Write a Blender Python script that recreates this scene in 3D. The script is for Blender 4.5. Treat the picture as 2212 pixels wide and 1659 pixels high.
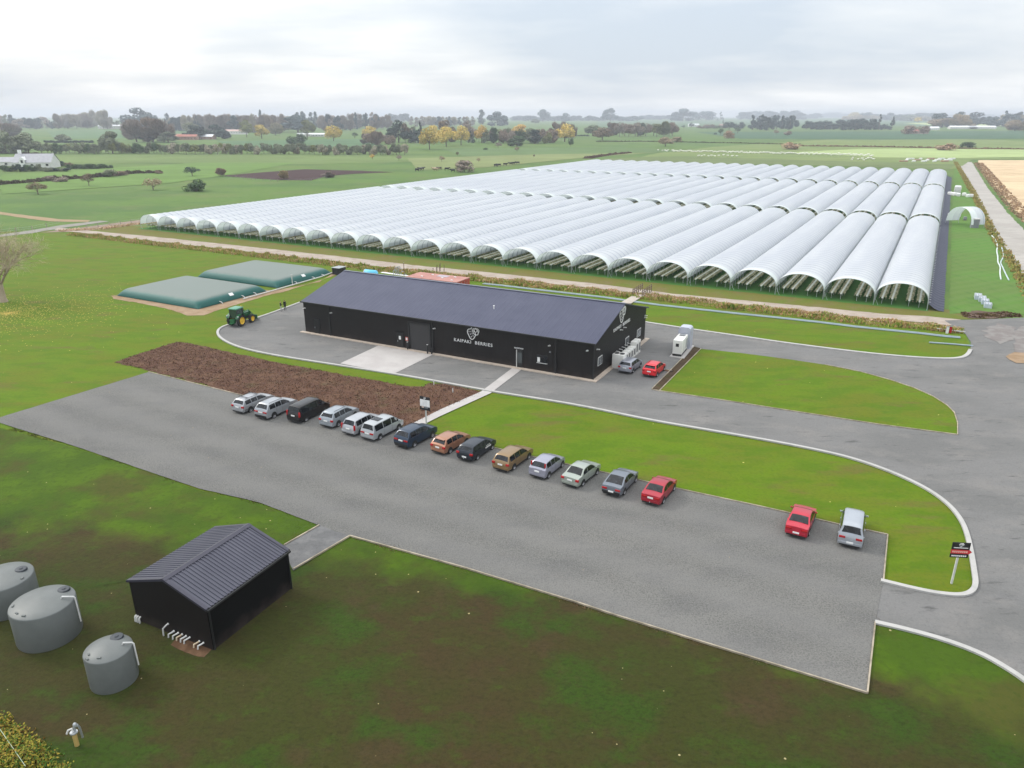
import bpy, bmesh, math, random
from mathutils import Vector, Matrix, noise
random.seed(7)
R = math.radians
S = bpy.context.scene
C = S.collection
for o in list(bpy.data.objects): bpy.data.objects.remove(o)

# ------------------------------------------------------------------ camera, sky, sun, exposure
CAMH = 30.0; FPX = 1595.0; HORY = 248.0; CX = 1106.0; CY = 829.5
PITCH = math.atan((CY - HORY) / FPX)
cam_d = bpy.data.cameras.new("camera"); cam = bpy.data.objects.new("camera", cam_d); C.objects.link(cam)
cam_d.sensor_width = 36; cam_d.lens = 36 * FPX / 2212
cam.location = (0, 0, CAMH); cam.rotation_euler = (R(90) - PITCH, 0, 0)
cam_d.clip_start = 0.5; cam_d.clip_end = 40000
S.camera = cam

SUN_EL, SUN_AZ = R(38), R(-62)          # azimuth measured from +Y (camera heading), negative = left
world = bpy.data.worlds.new("World"); S.world = world; world.use_nodes = True
wt = world.node_tree; wn = wt.nodes; wl = wt.links; wn.clear()
def N(t, typ, **kw):
    n = t.nodes.new(typ)
    for k, v in kw.items(): setattr(n, k, v)
    return n
wo = N(wt, 'ShaderNodeOutputWorld'); bg = N(wt, 'ShaderNodeBackground'); bg.inputs['Strength'].default_value = 0.12
sky = N(wt, 'ShaderNodeTexSky', sky_type='NISHITA'); sky.sun_disc = False
sky.sun_elevation = SUN_EL; sky.sun_rotation = SUN_AZ; sky.air_density = 1.2; sky.dust_density = 2.0
tc = N(wt, 'ShaderNodeTexCoord'); sep = N(wt, 'ShaderNodeSeparateXYZ'); wl.new(tc.outputs['Generated'], sep.inputs[0])
def M2(t, op, a, b=None, clamp=False):
    n = t.nodes.new('ShaderNodeMath'); n.operation = op; n.use_clamp = clamp
    for i, v in enumerate((a, b)):
        if v is None: continue
        if isinstance(v, (int, float)): n.inputs[i].default_value = v
        else: t.links.new(v, n.inputs[i])
    return n.outputs[0]
zz = M2(wt, 'ADD', M2(wt, 'MAXIMUM', sep.outputs[2], 0.0), 0.15)
px_ = M2(wt, 'DIVIDE', sep.outputs[0], zz); py_ = M2(wt, 'DIVIDE', sep.outputs[1], zz)
comb = N(wt, 'ShaderNodeCombineXYZ'); wl.new(px_, comb.inputs[0]); wl.new(py_, comb.inputs[1])
def wnoise(scale, det, sx, sy, off):
    mp = N(wt, 'ShaderNodeMapping'); mp.inputs['Scale'].default_value = (sx, sy, 1); mp.inputs['Location'].default_value = (off, off * .7, 0)
    wl.new(comb.outputs[0], mp.inputs[0])
    n = N(wt, 'ShaderNodeTexNoise'); n.inputs['Scale'].default_value = scale; n.inputs['Detail'].default_value = det; n.inputs['Roughness'].default_value = .5
    wl.new(mp.outputs[0], n.inputs['Vector']); return n.outputs[0]
n1 = wnoise(0.42, 6, 1, 1.15, 5.1); n2 = wnoise(1.3, 5, .7, 1, 9.1)
cl = M2(wt, 'ADD', M2(wt, 'MULTIPLY', n1, 0.72), M2(wt, 'MULTIPLY', n2, 0.28))
ramp = N(wt, 'ShaderNodeValToRGB'); wl.new(cl, ramp.inputs[0])
cr = ramp.color_ramp; cr.elements[0].position = .39; cr.elements[0].color = (4.05, 4.55, 5.2, 1); cr.elements[1].position = .60; cr.elements[1].color = (6.9, 6.95, 7.0, 1)
e = cr.elements.new(.5); e.color = (5.35, 5.6, 5.9, 1)
mixw = N(wt, 'ShaderNodeMix', data_type='RGBA'); mixw.inputs[0].default_value = .88
wl.new(sky.outputs[0], mixw.inputs[6]); 
zen = N(wt, 'ShaderNodeMapRange', interpolation_type='SMOOTHSTEP'); zen.inputs[1].default_value = .02; zen.inputs[2].default_value = .85; zen.inputs[3].default_value = 1.0; zen.inputs[4].default_value = 1.95   # an overcast sky is brightest overhead
wl.new(sep.outputs[2], zen.inputs[0]); vm = N(wt, 'ShaderNodeVectorMath', operation='SCALE'); wl.new(ramp.outputs[0], vm.inputs[0]); wl.new(zen.outputs[0], vm.inputs['Scale']); wl.new(vm.outputs[0], mixw.inputs[7])
wl.new(mixw.outputs[2], bg.inputs['Color']); wl.new(bg.outputs[0], wo.inputs[0])

sun_d = bpy.data.lights.new("sun", 'SUN'); sun_d.energy = 1.3; sun_d.angle = R(14); sun_d.color = (1, .95, .87)
sun = bpy.data.objects.new("sun", sun_d); C.objects.link(sun)
d = Vector((math.sin(SUN_AZ) * math.cos(SUN_EL), math.cos(SUN_AZ) * math.cos(SUN_EL), math.sin(SUN_EL)))
sun.rotation_euler = d.to_track_quat('Z', 'Y').to_euler(); sun.location = d * 200
S.render.engine = 'CYCLES'
S.view_settings.view_transform = 'Standard'; S.view_settings.look = 'None'
S.view_settings.exposure = 0.50; S.view_settings.gamma = 1
S.render.resolution_x = 1024; S.render.resolution_y = 768

# ------------------------------------------------------------------ surveying: picture point -> place in the world
cp, sp_ = math.cos(PITCH), math.sin(PITCH)
def ray(x, y):
    dx, dy, dz = x - CX, FPX, -(y - CY)
    return Vector((dx, dy * cp + dz * sp_, -dy * sp_ + dz * cp))
def G(x, y, z=0.0):
    r = ray(x, y); t = (CAMH - z) / -r.z
    return Vector((r.x * t, r.y * t, z))
def proj_y(X, Y, Z):
    yy = Y * cp - (Z - CAMH) * sp_; zz_ = Y * sp_ + (Z - CAMH) * cp
    return CY - FPX * zz_ / yy
def height_at(p, ytop):
    lo, hi = 0, 60
    for _ in range(40):
        m = (lo + hi) / 2
        if proj_y(p.x, p.y, m) > ytop: lo = m
        else: hi = m
    return lo
def Z(x0, y0, f, X, Y): return ((x0 + X / f) / 1.1573, (y0 + Y / f) / 1.1573)
def wall_hit(p0, dirv, x, y):
    """along-wall distance and height where the sight line meets a vertical wall"""
    n = Vector((-dirv.y, dirv.x, 0)); r = ray(x, y); o = Vector((0, 0, CAMH))
    t = (p0 - o).dot(n) / r.dot(n); q = o + r * t
    return (q - p0).dot(dirv), q.z

# ------------------------------------------------------------------ materials
def srgb(r, g, b):
    f = lambda c: (c / 255 / 12.92) if c / 255 <= .04045 else ((c / 255 + .055) / 1.055) ** 2.4
    return (f(r), f(g), f(b), 1)
def mat(name, c1, c2=None, scale=4.0, rough=.7, metal=0.0, spec=.5, bump=0.0, bscale=None, coord='Object', detail=5, objcol=False, lo=.35, hi=.65, dist=.02):
    m = bpy.data.materials.new(name); m.use_nodes = True; t = m.node_tree; b = t.nodes['Principled BSDF']
    b.inputs['Roughness'].default_value = rough; b.inputs['Metallic'].default_value = metal
    b.inputs['Specular IOR Level'].default_value = spec
    c1 = tuple(c1)[:3] + (1,); c2 = (tuple(c2)[:3] + (1,)) if c2 else tuple(x * .86 for x in c1[:3]) + (1,)
    if coord == 'Position':
        g = N(t, 'ShaderNodeNewGeometry'); vec = g.outputs['Position']
    else:
        g = N(t, 'ShaderNodeTexCoord'); vec = g.outputs[coord]
    n = N(t, 'ShaderNodeTexNoise'); n.inputs['Scale'].default_value = scale; n.inputs['Detail'].default_value = detail; n.inputs['Roughness'].default_value = .6
    t.links.new(vec, n.inputs['Vector'])
    r = N(t, 'ShaderNodeValToRGB'); r.color_ramp.elements[0].position = lo; r.color_ramp.elements[1].position = hi
    r.color_ramp.elements[0].color = c1; r.color_ramp.elements[1].color = c2
    t.links.new(n.outputs[0], r.inputs[0]); col = r.outputs[0]
    if objcol:
        oi = N(t, 'ShaderNodeObjectInfo'); mx = N(t, 'ShaderNodeMix', data_type='RGBA', blend_type='MULTIPLY'); mx.inputs[0].default_value = 1
        t.links.new(col, mx.inputs[6]); t.links.new(oi.outputs['Color'], mx.inputs[7]); col = mx.outputs[2]
    t.links.new(col, b.inputs['Base Color'])
    if bump:
        n2_ = N(t, 'ShaderNodeTexNoise'); n2_.inputs['Scale'].default_value = bscale or scale * 4; n2_.inputs['Detail'].default_value = 4
        t.links.new(vec, n2_.inputs['Vector'])
        bp = N(t, 'ShaderNodeBump'); bp.inputs['Strength'].default_value = bump; bp.inputs['Distance'].default_value = dist
        t.links.new(n2_.outputs[0], bp.inputs['Height']); t.links.new(bp.outputs[0], b.inputs['Normal'])
    return m

def layered_ground(name, base, layers, rough=.95, bump=.3, bscale=3, speck=None, stripes=None, second=None):
    """base colour + list of (colour, noise scale, lo, hi, amount, stretch(x,y), rot)"""
    m = bpy.data.materials.new(name); m.use_nodes = True; t = m.node_tree; b = t.nodes['Principled BSDF']
    b.inputs['Roughness'].default_value = rough; b.inputs['Specular IOR Level'].default_value = .15
    g = N(t, 'ShaderNodeNewGeometry'); pos = g.outputs['Position']
    def stack(base, layers, ofs):
        rgb = N(t, 'ShaderNodeRGB'); rgb.outputs[0].default_value = tuple(base)[:3] + (1,); col = rgb.outputs[0]
        for i, (c, sc, lo, hi, amt, st, rot) in enumerate(layers):
            mp = N(t, 'ShaderNodeMapping'); mp.inputs['Scale'].default_value = (st[0], st[1], 1); mp.inputs['Rotation'].default_value = (0, 0, R(rot)); mp.inputs['Location'].default_value = (17.3 * i + 5 + ofs, 7.7 * i, 0)
            t.links.new(pos, mp.inputs[0])
            n = N(t, 'ShaderNodeTexNoise'); n.inputs['Scale'].default_value = sc; n.inputs['Detail'].default_value = 6; n.inputs['Roughness'].default_value = .62
            t.links.new(mp.outputs[0], n.inputs['Vector'])
            mr = N(t, 'ShaderNodeMapRange'); mr.inputs[1].default_value = lo; mr.inputs[2].default_value = hi; mr.inputs[3].default_value = 0; mr.inputs[4].default_value = amt
            t.links.new(n.outputs[0], mr.inputs[0])
            mx = N(t, 'ShaderNodeMix', data_type='RGBA'); t.links.new(mr.outputs[0], mx.inputs[0]); t.links.new(col, mx.inputs[6]); mx.inputs[7].default_value = tuple(c)[:3] + (1,)
            col = mx.outputs[2]
        return col
    col = stack(base, layers, 0)
    if second:                              # established turf gives way to thin new grass with a ragged front
        col2 = stack(second[0], second[1], 40); sx = N(t, 'ShaderNodeSeparateXYZ'); t.links.new(pos, sx.inputs[0]); X, Y = sx.outputs[0], sx.outputs[1]
        w = M2(t, 'ADD', M2(t, 'MULTIPLY', X, .5), M2(t, 'MULTIPLY', Y, .866))
        thr = M2(t, 'MINIMUM', M2(t, 'ADD', M2(t, 'MULTIPLY', M2(t, 'ADD', X, 18.0), .34), 31.0), 39.0)
        nz = N(t, 'ShaderNodeTexNoise'); nz.inputs['Scale'].default_value = .22; nz.inputs['Detail'].default_value = 7; nz.inputs['Roughness'].default_value = .6; t.links.new(pos, nz.inputs['Vector'])
        dlt = M2(t, 'ADD', M2(t, 'SUBTRACT', w, thr), M2(t, 'MULTIPLY', M2(t, 'SUBTRACT', nz.outputs[0], .5), 14.0))
        mr = N(t, 'ShaderNodeMapRange', interpolation_type='SMOOTHSTEP'); mr.inputs[1].default_value = -2.2; mr.inputs[2].default_value = 2.8; t.links.new(dlt, mr.inputs[0])
        mx = N(t, 'ShaderNodeMix', data_type='RGBA'); t.links.new(mr.outputs[0], mx.inputs[0]); t.links.new(col, mx.inputs[6]); t.links.new(col2, mx.inputs[7]); col = mx.outputs[2]
    if stripes:
        c, sc, rot, amt = stripes
        mp = N(t, 'ShaderNodeMapping'); mp.inputs['Rotation'].default_value = (0, 0, R(rot)); t.links.new(pos, mp.inputs[0])
        w = N(t, 'ShaderNodeTexWave'); w.inputs['Scale'].default_value = sc; w.inputs['Distortion'].default_value = 3; w.inputs['Detail'].default_value = 3; w.inputs['Detail Scale'].default_value = .6
        t.links.new(mp.outputs[0], w.inputs[0])
        mx = N(t, 'ShaderNodeMix', data_type='RGBA'); t.links.new(M2(t, 'MULTIPLY', w.outputs[1], amt), mx.inputs[0]); t.links.new(col, mx.inputs[6]); mx.inputs[7].default_value = tuple(c)[:3] + (1,); col = mx.outputs[2]
    if speck:
        c, sc, thr = speck
        v = N(t, 'ShaderNodeTexVoronoi'); v.inputs['Scale'].default_value = sc; t.links.new(pos, v.inputs['Vector'])
        nn = N(t, 'ShaderNodeTexNoise'); nn.inputs['Scale'].default_value = .12; t.links.new(pos, nn.inputs['Vector'])
        a = M2(t, 'LESS_THAN', v.outputs['Distance'], M2(t, 'MULTIPLY', thr, M2(t, 'MULTIPLY', M2(t, 'SUBTRACT', nn.outputs[0], .3, True), 4)))
        mx = N(t, 'ShaderNodeMix', data_type='RGBA'); t.links.new(a, mx.inputs[0]); t.links.new(col, mx.inputs[6]); mx.inputs[7].default_value = tuple(c)[:3] + (1,); col = mx.outputs[2]
    t.links.new(col, b.inputs['Base Color'])
    if bump:
        n2_ = N(t, 'ShaderNodeTexNoise'); n2_.inputs['Scale'].default_value = bscale; n2_.inputs['Detail'].default_value = 5; t.links.new(pos, n2_.inputs['Vector'])
        bp = N(t, 'ShaderNodeBump'); bp.inputs['Strength'].default_value = bump; bp.inputs['Distance'].default_value = .06
        t.links.new(n2_.outputs[0], bp.inputs['Height']); t.links.new(bp.outputs[0], b.inputs['Normal'])
    return m

UD = 62.56            # yard grid heading
M_PASTURE = layered_ground('pasture_grass', (.095, .165, .034), [((.115, .165, .040), .006, .42, .58, .8, (1, 1), 0), ((.060, .118, .032), .02, .45, .6, .6, (1, 1.6), 25), ((.14, .155, .06), .05, .52, .68, .5, (1, 1), 10), ((.05, .10, .025), .35, .5, .7, .4, (1, 1), 0)], bump=.2)
M_LAWN = layered_ground('mown_lawn', (.094, .158, .004), [((.112, .128, .010), .07, .42, .58, .8, (1, 2.6), 28), ((.070, .134, .003), .20, .48, .60, .8, (1, 2.2), 28), ((.125, .092, .030), .13, .55, .67, .65, (1, 3), 28), ((.12, .155, .014), 1.4, .52, .72, .45, (1, 1.6), 28), ((.060, .105, .006), 3.5, .48, .70, .6, (1, 1), 0)], speck=((.50, .46, .16), .55, .034))
M_FORE = layered_ground('thin_grass_over_soil', (.036, .040, .007), [((.047, .031, .012), .075, .46, .60, .9, (1, 1.4), 28), ((.026, .056, .004), .12, .50, .60, .9, (1, 1.3), 28), ((.060, .036, .018), .22, .58, .68, .5, (1, 1), 0), ((.036, .066, .005), .5, .55, .67, .55, (1, 1.6), 28), ((.060, .046, .018), 1.4, .54, .70, .4, (1, 2), 28), ((.016, .018, .004), 2.6, .48, .70, .55, (1, 1.5), 28), ((.018, .019, .006), 9, .50, .70, .5, (1, 1), 0), ((.085, .070, .03), 13, .60, .74, .35, (1, 1), 0)], speck=((.40, .33, .18), .8, .045), bump=.8, bscale=6, second=((.060, .108, .004), [((.042, .080, .004), .16, .42, .56, .9, (1, 1.5), 28), ((.058, .050, .012), .11, .50, .62, .75, (1, 1.4), 28), ((.028, .052, .004), 2.0, .5, .72, .6, (1, 1), 0), ((.090, .10, .02), 7, .56, .76, .35, (1, 1), 0)]))
M_FIELDB = layered_ground('lush_paddock', (.085, .185, .028), [((.10, .15, .035), .03, .45, .6, .7, (1, 2), 60), ((.055, .125, .022), .2, .5, .65, .5, (4, 1), 60)], bump=.2, stripes=((.13, .18, .06), .12, 62, .3))
M_VERGE = layered_ground('worn_verge_grass', (.135, .125, .028), [((.105, .145, .018), .12, .45, .6, .8, (1, 1), 0), ((.16, .12, .06), .25, .52, .66, .6, (1, 1), 0), ((.09, .09, .02), 2, .5, .7, .4, (1, 1), 0)])
M_SUNF = layered_ground('sunlit_pasture', (.145, .195, .060), [((.20, .235, .085), .012, .42, .6, .7, (1, 3), 0), ((.10, .155, .05), .03, .5, .66, .7, (1, 3), 0)], bump=0)  # patch of sunshine on the far field, put into the grass colour
M_STUB = layered_ground('dry_stubble', (.52, .40, .25), [((.62, .48, .30), .03, .4, .6, .8, (1, 2), 20), ((.40, .28, .17), .06, .5, .65, .8, (1, 2), 30), ((.30, .22, .13), .3, .58, .75, .5, (1, 1), 0)], bump=.3, bscale=1)
M_PLOUGH = layered_ground('ploughed_soil', (.040, .018, .017), [((.055, .027, .025), .05, .4, .6, .8, (1, 4), 20)], stripes=((.05, .028, .026), .4, 10, .4))
M_GRAVEL = layered_ground('fine_gravel', (.148, .146, .136), [((.172, .168, .155), .06, .44, .60, .8, (1, 2.8), 28), ((.120, .119, .116), .22, .48, .64, .55, (1, 2), 28), ((.150, .138, .124), .5, .56, .70, .3, (1, 1), 0), ((.070, .069, .066), 9, .44, .66, .75, (1, 1), 0), ((.26, .255, .245), 12, .54, .72, .65, (1, 1), 0), ((.085, .084, .08), 1.1, .62, .74, .3, (1, 2), 28)], bump=.6, bscale=11, speck=((.33, .25, .15), .7, .03), stripes=((.195, .190, .182), .07, -60, .30))
M_ASPH = layered_ground('worn_asphalt', (.172, .169, .164), [((.140, .139, .134), .07, .44, .6, .85, (1, 3), 28), ((.205, .195, .183), .22, .50, .66, .7, (1, 1.5), 28), ((.080, .079, .077), .34, .59, .70, .85, (1, 3.6), 28), ((.110, .108, .104), 1.8, .58, .74, .5, (1, 2.2), 28), ((.11, .11, .105), 7, .5, .72, .6, (1, 1), 0), ((.30, .285, .26), 9, .58, .76, .4, (1, 1), 0)], bump=.5, bscale=10)
M_TRACK = layered_ground('farm_track_stone', (.33, .27, .225), [((.40, .345, .29), .3, .42, .6, .8, (1, 1), 0), ((.24, .195, .155), .6, .52, .68, .6, (1, 1), 0)], bump=.5, bscale=6)
M_LANE = layered_ground('right_lane_stone', (.34, .315, .285), [((.40, .375, .34), .1, .42, .6, .8, (1, 1), 0), ((.25, .24, .215), .2, .52, .68, .7, (1, 3), -30)], bump=.4)
M_MULCH = layered_ground('bark_mulch', (.088, .043, .027), [((.135, .075, .045), .5, .42, .6, .8, (1, 1), 0), ((.095, .050, .038), 1.2, .48, .66, .8, (1, 1.4), 0), ((.24, .15, .10), 5, .56, .72, .6, (1, 2), 40), ((.07, .07, .028), .25, .58, .7, .6, (1, 1), 0)], bump=.9, bscale=6)
M_SAND = layered_ground('sandy_fill', (.25, .17, .10), [((.33, .24, .16), .5, .4, .6, .8, (1, 1), 0), ((.24, .16, .1), 1.5, .55, .7, .6, (1, 1), 0)])
M_CONC = layered_ground('pale_concrete', (.39, .365, .35), [((.45, .43, .41), .3, .4, .6, .8, (1, 1), 0), ((.34, .33, .31), .8, .55, .72, .5, (1, 1), 0)], bump=.1, rough=.8)
M_KERB = layered_ground('kerb_concrete', (.42, .41, .39), [((.33, .33, .31), .7, .5, .66, .7, (1, 1), 0)], bump=.1, rough=.8)
M_TIMBER = mat('edging_timber', (.42, .36, .27), (.20, .17, .12), .9, .8, coord='Position')
M_DIRT = layered_ground('dark_soil', (.10, .065, .05), [((.15, .1, .07), .6, .4, .6, .8, (1, 1), 0)])

# ------------------------------------------------------------------ mesh helpers
class MB:
    def __init__(s): s.v = []; s.f = []; s.mi = []
    def poly(s, pts, mi=0):
        n = len(s.v); s.v += [tuple(p) for p in pts]; s.f.append(tuple(range(n, n + len(pts)))); s.mi.append(mi)
    def box(s, c, sz, rz=0, mi=0, M=None, taper=1.0):
        n = len(s.v); cr_, sr = math.cos(rz), math.sin(rz)
        for k in (0, 1):
            tp = taper if k else 1
            for (a, b) in ((-.5, -.5), (.5, -.5), (.5, .5), (-.5, .5)):
                x, y, z = a * sz[0] * tp, b * sz[1] * tp, (k - .5) * sz[2]
                p = Vector((c[0] + x * cr_ - y * sr, c[1] + x * sr + y * cr_, c[2] + z))
                if M: p = M @ p
                s.v.append(tuple(p))
        for f in ((3, 2, 1, 0), (4, 5, 6, 7), (0, 1, 5, 4), (1, 2, 6, 5), (2, 3, 7, 6), (3, 0, 4, 7)):
            s.f.append(tuple(n + i for i in f)); s.mi.append(mi)
    def tube(s, pts, r, seg=8, mi=0, cap=True):
        pts = [Vector(p) for p in pts]; rs = r if isinstance(r, (list, tuple)) else [r] * len(pts)
        n0 = len(s.v); prev = None
        for i, p in enumerate(pts):
            t = (pts[min(i + 1, len(pts) - 1)] - pts[max(i - 1, 0)]).normalized()
            if prev is None: a = t.orthogonal().normalized()
            else:
                a = prev - t * prev.dot(t)
                a = a.normalized() if a.length > 1e-5 else t.orthogonal().normalized()
            prev = a; b = t.cross(a)
            for k in range(seg):
                an = 2 * math.pi * k / seg; s.v.append(tuple(p + (a * math.cos(an) + b * math.sin(an)) * rs[i]))
        for i in range(len(pts) - 1):
            for k in range(seg):
                a0 = n0 + i * seg + k; a1 = n0 + i * seg + (k + 1) % seg
                s.f.append((a0, a1, a1 + seg, a0 + seg)); s.mi.append(mi)
        if cap:
            s.f.append(tuple(n0 + k for k in reversed(range(seg)))); s.mi.append(mi)
            e0 = n0 + (len(pts) - 1) * seg; s.f.append(tuple(e0 + k for k in range(seg))); s.mi.append(mi)
    def prism(s, pts, z0, z1, mi=0):
        n = len(s.v); k = len(pts)
        s.v += [(p[0], p[1], z0) for p in pts] + [(p[0], p[1], z1) for p in pts]
        s.f.append(tuple(n + k + i for i in range(k))); s.mi.append(mi)
        s.f.append(tuple(n + i for i in reversed(range(k)))); s.mi.append(mi)
        for i in range(k):
            j = (i + 1) % k; s.f.append((n + i, n + j, n + k + j, n + k + i)); s.mi.append(mi)
    def lathe(s, prof, seg=24, c=(0, 0, 0), mi=0):
        n = len(s.v); k = len(prof)
        for j in range(seg):
            a = 2 * math.pi * j / seg
            for (r, z) in prof: s.v.append((c[0] + r * math.cos(a), c[1] + r * math.sin(a), c[2] + z))
        for j in range(seg):
            for i in range(k - 1):
                a0 = n + j * k + i; b0 = n + ((j + 1) % seg) * k + i
                s.f.append((a0, b0, b0 + 1, a0 + 1)); s.mi.append(mi)
    def build(s, name, mats, parent=None, smooth=None, M=None):
        me = bpy.data.meshes.new(name); me.from_pydata(s.v, [], s.f)
        if not isinstance(mats, (list, tuple)): mats = [mats]
        for m in mats: me.materials.append(m)
        if len(mats) > 1: me.polygons.foreach_set('material_index', s.mi)
        me.validate(); me.update()
        if smooth is not None:
            me.polygons.foreach_set('use_smooth', [True] * len(me.polygons))
            if smooth < 180: me.set_sharp_from_angle(angle=R(smooth))
        o = bpy.data.objects.new(name, me); C.objects.link(o)
        if parent: o.parent = parent
        if M is not None: o.matrix_local = M
        return o
def fixn(o):
    bm = bmesh.new(); bm.from_mesh(o.data); bmesh.ops.recalc_face_normals(bm, faces=bm.faces); bm.to_mesh(o.data); bm.free()
    return o
def tag(o, label=None, cat=None, group=None, kind=None):
    if label: o['label'] = label
    if cat: o['category'] = cat
    if group: o['group'] = group
    if kind: o['kind'] = kind
    return o
def thing(name, label, cat, loc=(0, 0, 0), rz=0, group=None):
    o = bpy.data.objects.new(name, None); C.objects.link(o); o.empty_display_size = .2
    o.location = loc; o.rotation_euler = (0, 0, rz)
    return tag(o, label, cat, group)
def copy_tree(o, parent=None):
    c = o.copy(); C.objects.link(c); c.parent = parent
    for ch in o.children: copy_tree(ch, c)
    return c
def box(name, c, sz, m, parent=None, rz=0, bevel=0.0):
    bm = bmesh.new(); bmesh.ops.create_cube(bm, size=1)
    for v in bm.verts: v.co = Vector((v.co.x * sz[0], v.co.y * sz[1], v.co.z * sz[2]))
    if bevel: bmesh.ops.bevel(bm, geom=list(bm.edges), offset=bevel, segments=2, affect='EDGES', profile=.6)
    bmesh.ops.rotate(bm, verts=bm.verts, cent=(0, 0, 0), matrix=Matrix.Rotation(rz, 3, 'Z'))
    bmesh.ops.translate(bm, verts=bm.verts, vec=c)
    me = bpy.data.meshes.new(name); bm.to_mesh(me); bm.free(); me.materials.append(m)
    if bevel: me.polygons.foreach_set('use_smooth', [True] * len(me.polygons)); me.set_sharp_from_angle(angle=R(50))
    o = bpy.data.objects.new(name, me); C.objects.link(o)
    if parent: o.parent = parent
    return o
def smoothline(pts, it=2, closed=False):
    for _ in range(it):
        q = []
        n = len(pts)
        if not closed: q.append(pts[0])
        for i in range(n if closed else n - 1):
            a, b = pts[i], pts[(i + 1) % n]; q.append(a.lerp(b, .25)); q.append(a.lerp(b, .75))
        if not closed: q.append(pts[-1])
        pts = q
    return pts
def jag(pts, amp, step):
    """ragged natural edge"""
    out = []
    for i in range(len(pts)):
        a, b = pts[i], pts[(i + 1) % len(pts)]; L = (b - a).length; k = max(1, int(L / step))
        for j in range(k):
            p = a.lerp(b, j / k); v = noise.noise_vector(p * .9) * amp; out.append(Vector((p.x + v.x, p.y + v.y, 0)))
    return out
def sheet(name, pts, z, m, edge=None, kind='structure'):
    """flat ground sheet from a world outline"""
    if edge: pts = jag(pts, *edge)
    from mathutils.geometry import tessellate_polygon
    fl = [Vector((p.x, p.y, 0)) for p in pts]; tr_ = []
    for t3 in tessellate_polygon([fl]):
        a, b_, c = (fl[i] for i in t3); tr_.append(tuple(t3) if (b_ - a).cross(c - a).z > 0 else tuple(reversed(t3)))
    me = bpy.data.meshes.new(name); me.from_pydata([tuple(p) for p in fl], [], tr_); me.update(); me.materials.append(m)
    o = bpy.data.objects.new(name, me); C.objects.link(o); o.location.z = z; tag(o, kind=kind); return o
def P2(*a): return [G(x, y) for x, y in a]
def strip_line(name, line, w, z0, z1, m, side=0, kind='structure', jo=True):
    """raised strip (kerb, timber) following a line; side -1/0/1 shifts to the left/centre/right"""
    b = MB(); n = len(line); L = []; Rr = []
    for i, p in enumerate(line):
        t = (line[min(i + 1, n - 1)] - line[max(i - 1, 0)]); t.z = 0; t.normalize(); nn = Vector((-t.y, t.x, 0))
        c = p + nn * (side * w / 2); L.append(c + nn * w / 2); Rr.append(c - nn * w / 2)
    for i in range(n - 1):
        a, b_, c, d_ = Rr[i], Rr[i + 1], L[i + 1], L[i]
        up = lambda q, z: (q.x, q.y, z)
        b.poly([up(a, z1), up(b_, z1), up(c, z1), up(d_, z1)]); b.poly([up(a, z0), up(b_, z0), up(b_, z1), up(a, z1)]); b.poly([up(d_, z1), up(c, z1), up(c, z0), up(d_, z0)])
    b.poly([(L[0].x, L[0].y, z0), (Rr[0].x, Rr[0].y, z0), (Rr[0].x, Rr[0].y, z1), (L[0].x, L[0].y, z1)])
    b.poly([(Rr[-1].x, Rr[-1].y, z0), (L[-1].x, L[-1].y, z0), (L[-1].x, L[-1].y, z1), (Rr[-1].x, Rr[-1].y, z1)])
    o = b.build(name, m)
    if kind: tag(o, kind=kind)
    return o

# ------------------------------------------------------------------ ground sheets
gb = MB(); SZ = 9500
gb.poly([(-SZ, -400, 0), (SZ, -400, 0), (SZ, SZ, 0), (-SZ, SZ, 0)]); tag(gb.build('ground', M_PASTURE), kind='structure')

# tunnel block frame
TG0 = G(304.7, 493.9); TG1 = G(2001.3, 670.2); TU = (TG1 - TG0).normalized(); TLEN = (TG1 - TG0).length
TA = R(60.56); TV = Vector((math.cos(TA), math.sin(TA), 0)); TX = Vector((math.sin(TA), -math.cos(TA), 0))
def TW(u, v): return TG0 + TU * u + TV * v        # u along the front, v into the block

# lawns round the yard (bounded by the farm track)
track_up = P2((125, 492), (175, 497), (325, 511), (553, 535), (728, 553.7), (890, 573), (1037, 587), (1168, 601), (1310, 616), (1452, 635), (1728, 660.7), (1900, 678), (2000, 684), (2075, 690), (2140, 690), (2212, 687))
track_lo = P2((118, 497), (175, 503), (325, 521), (553, 546), (728, 566), (890, 584), (1037, 597.6), (1168, 611), (1310, 626), (1452, 641), (1728, 671.7), (1900, 690), (2000, 698), (2080, 707))
sheet('lawn', [G(-900, 520), G(118, 498)] + track_lo[1:] + [G(2100, 760), G(2600, 1400), Vector((60, 20, 0)), Vector((-60, 20, 0)), Vector((-260, 90, 0))], .02, M_LAWN)
sheet('rough_ground', P2((0, 930), (170, 972), (320, 1022), (430, 1060), (560, 1090), (690, 1137), (756, 1160), (1000, 1228), (1640, 1428), (1873, 1500), (1890, 1347), (1960, 1363), (2040, 1385), (2120, 1415), (2212, 1470), (2800, 1800)) + [Vector((60, 8, 0)), Vector((-60, 8, 0)), G(-400, 1200)], .035, M_FORE, edge=(.1, .6))
sheet('rough_ground', P2((-60, 905), (0, 925), (170, 970), (320, 1021), (430, 1059), (560, 1089), (690, 1137), (600, 1180), (480, 1140), (300, 1250), (200, 1270), (90, 1240), (0, 1220), (-300, 1200)), .05, M_FORE, edge=(.1, .6))
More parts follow.
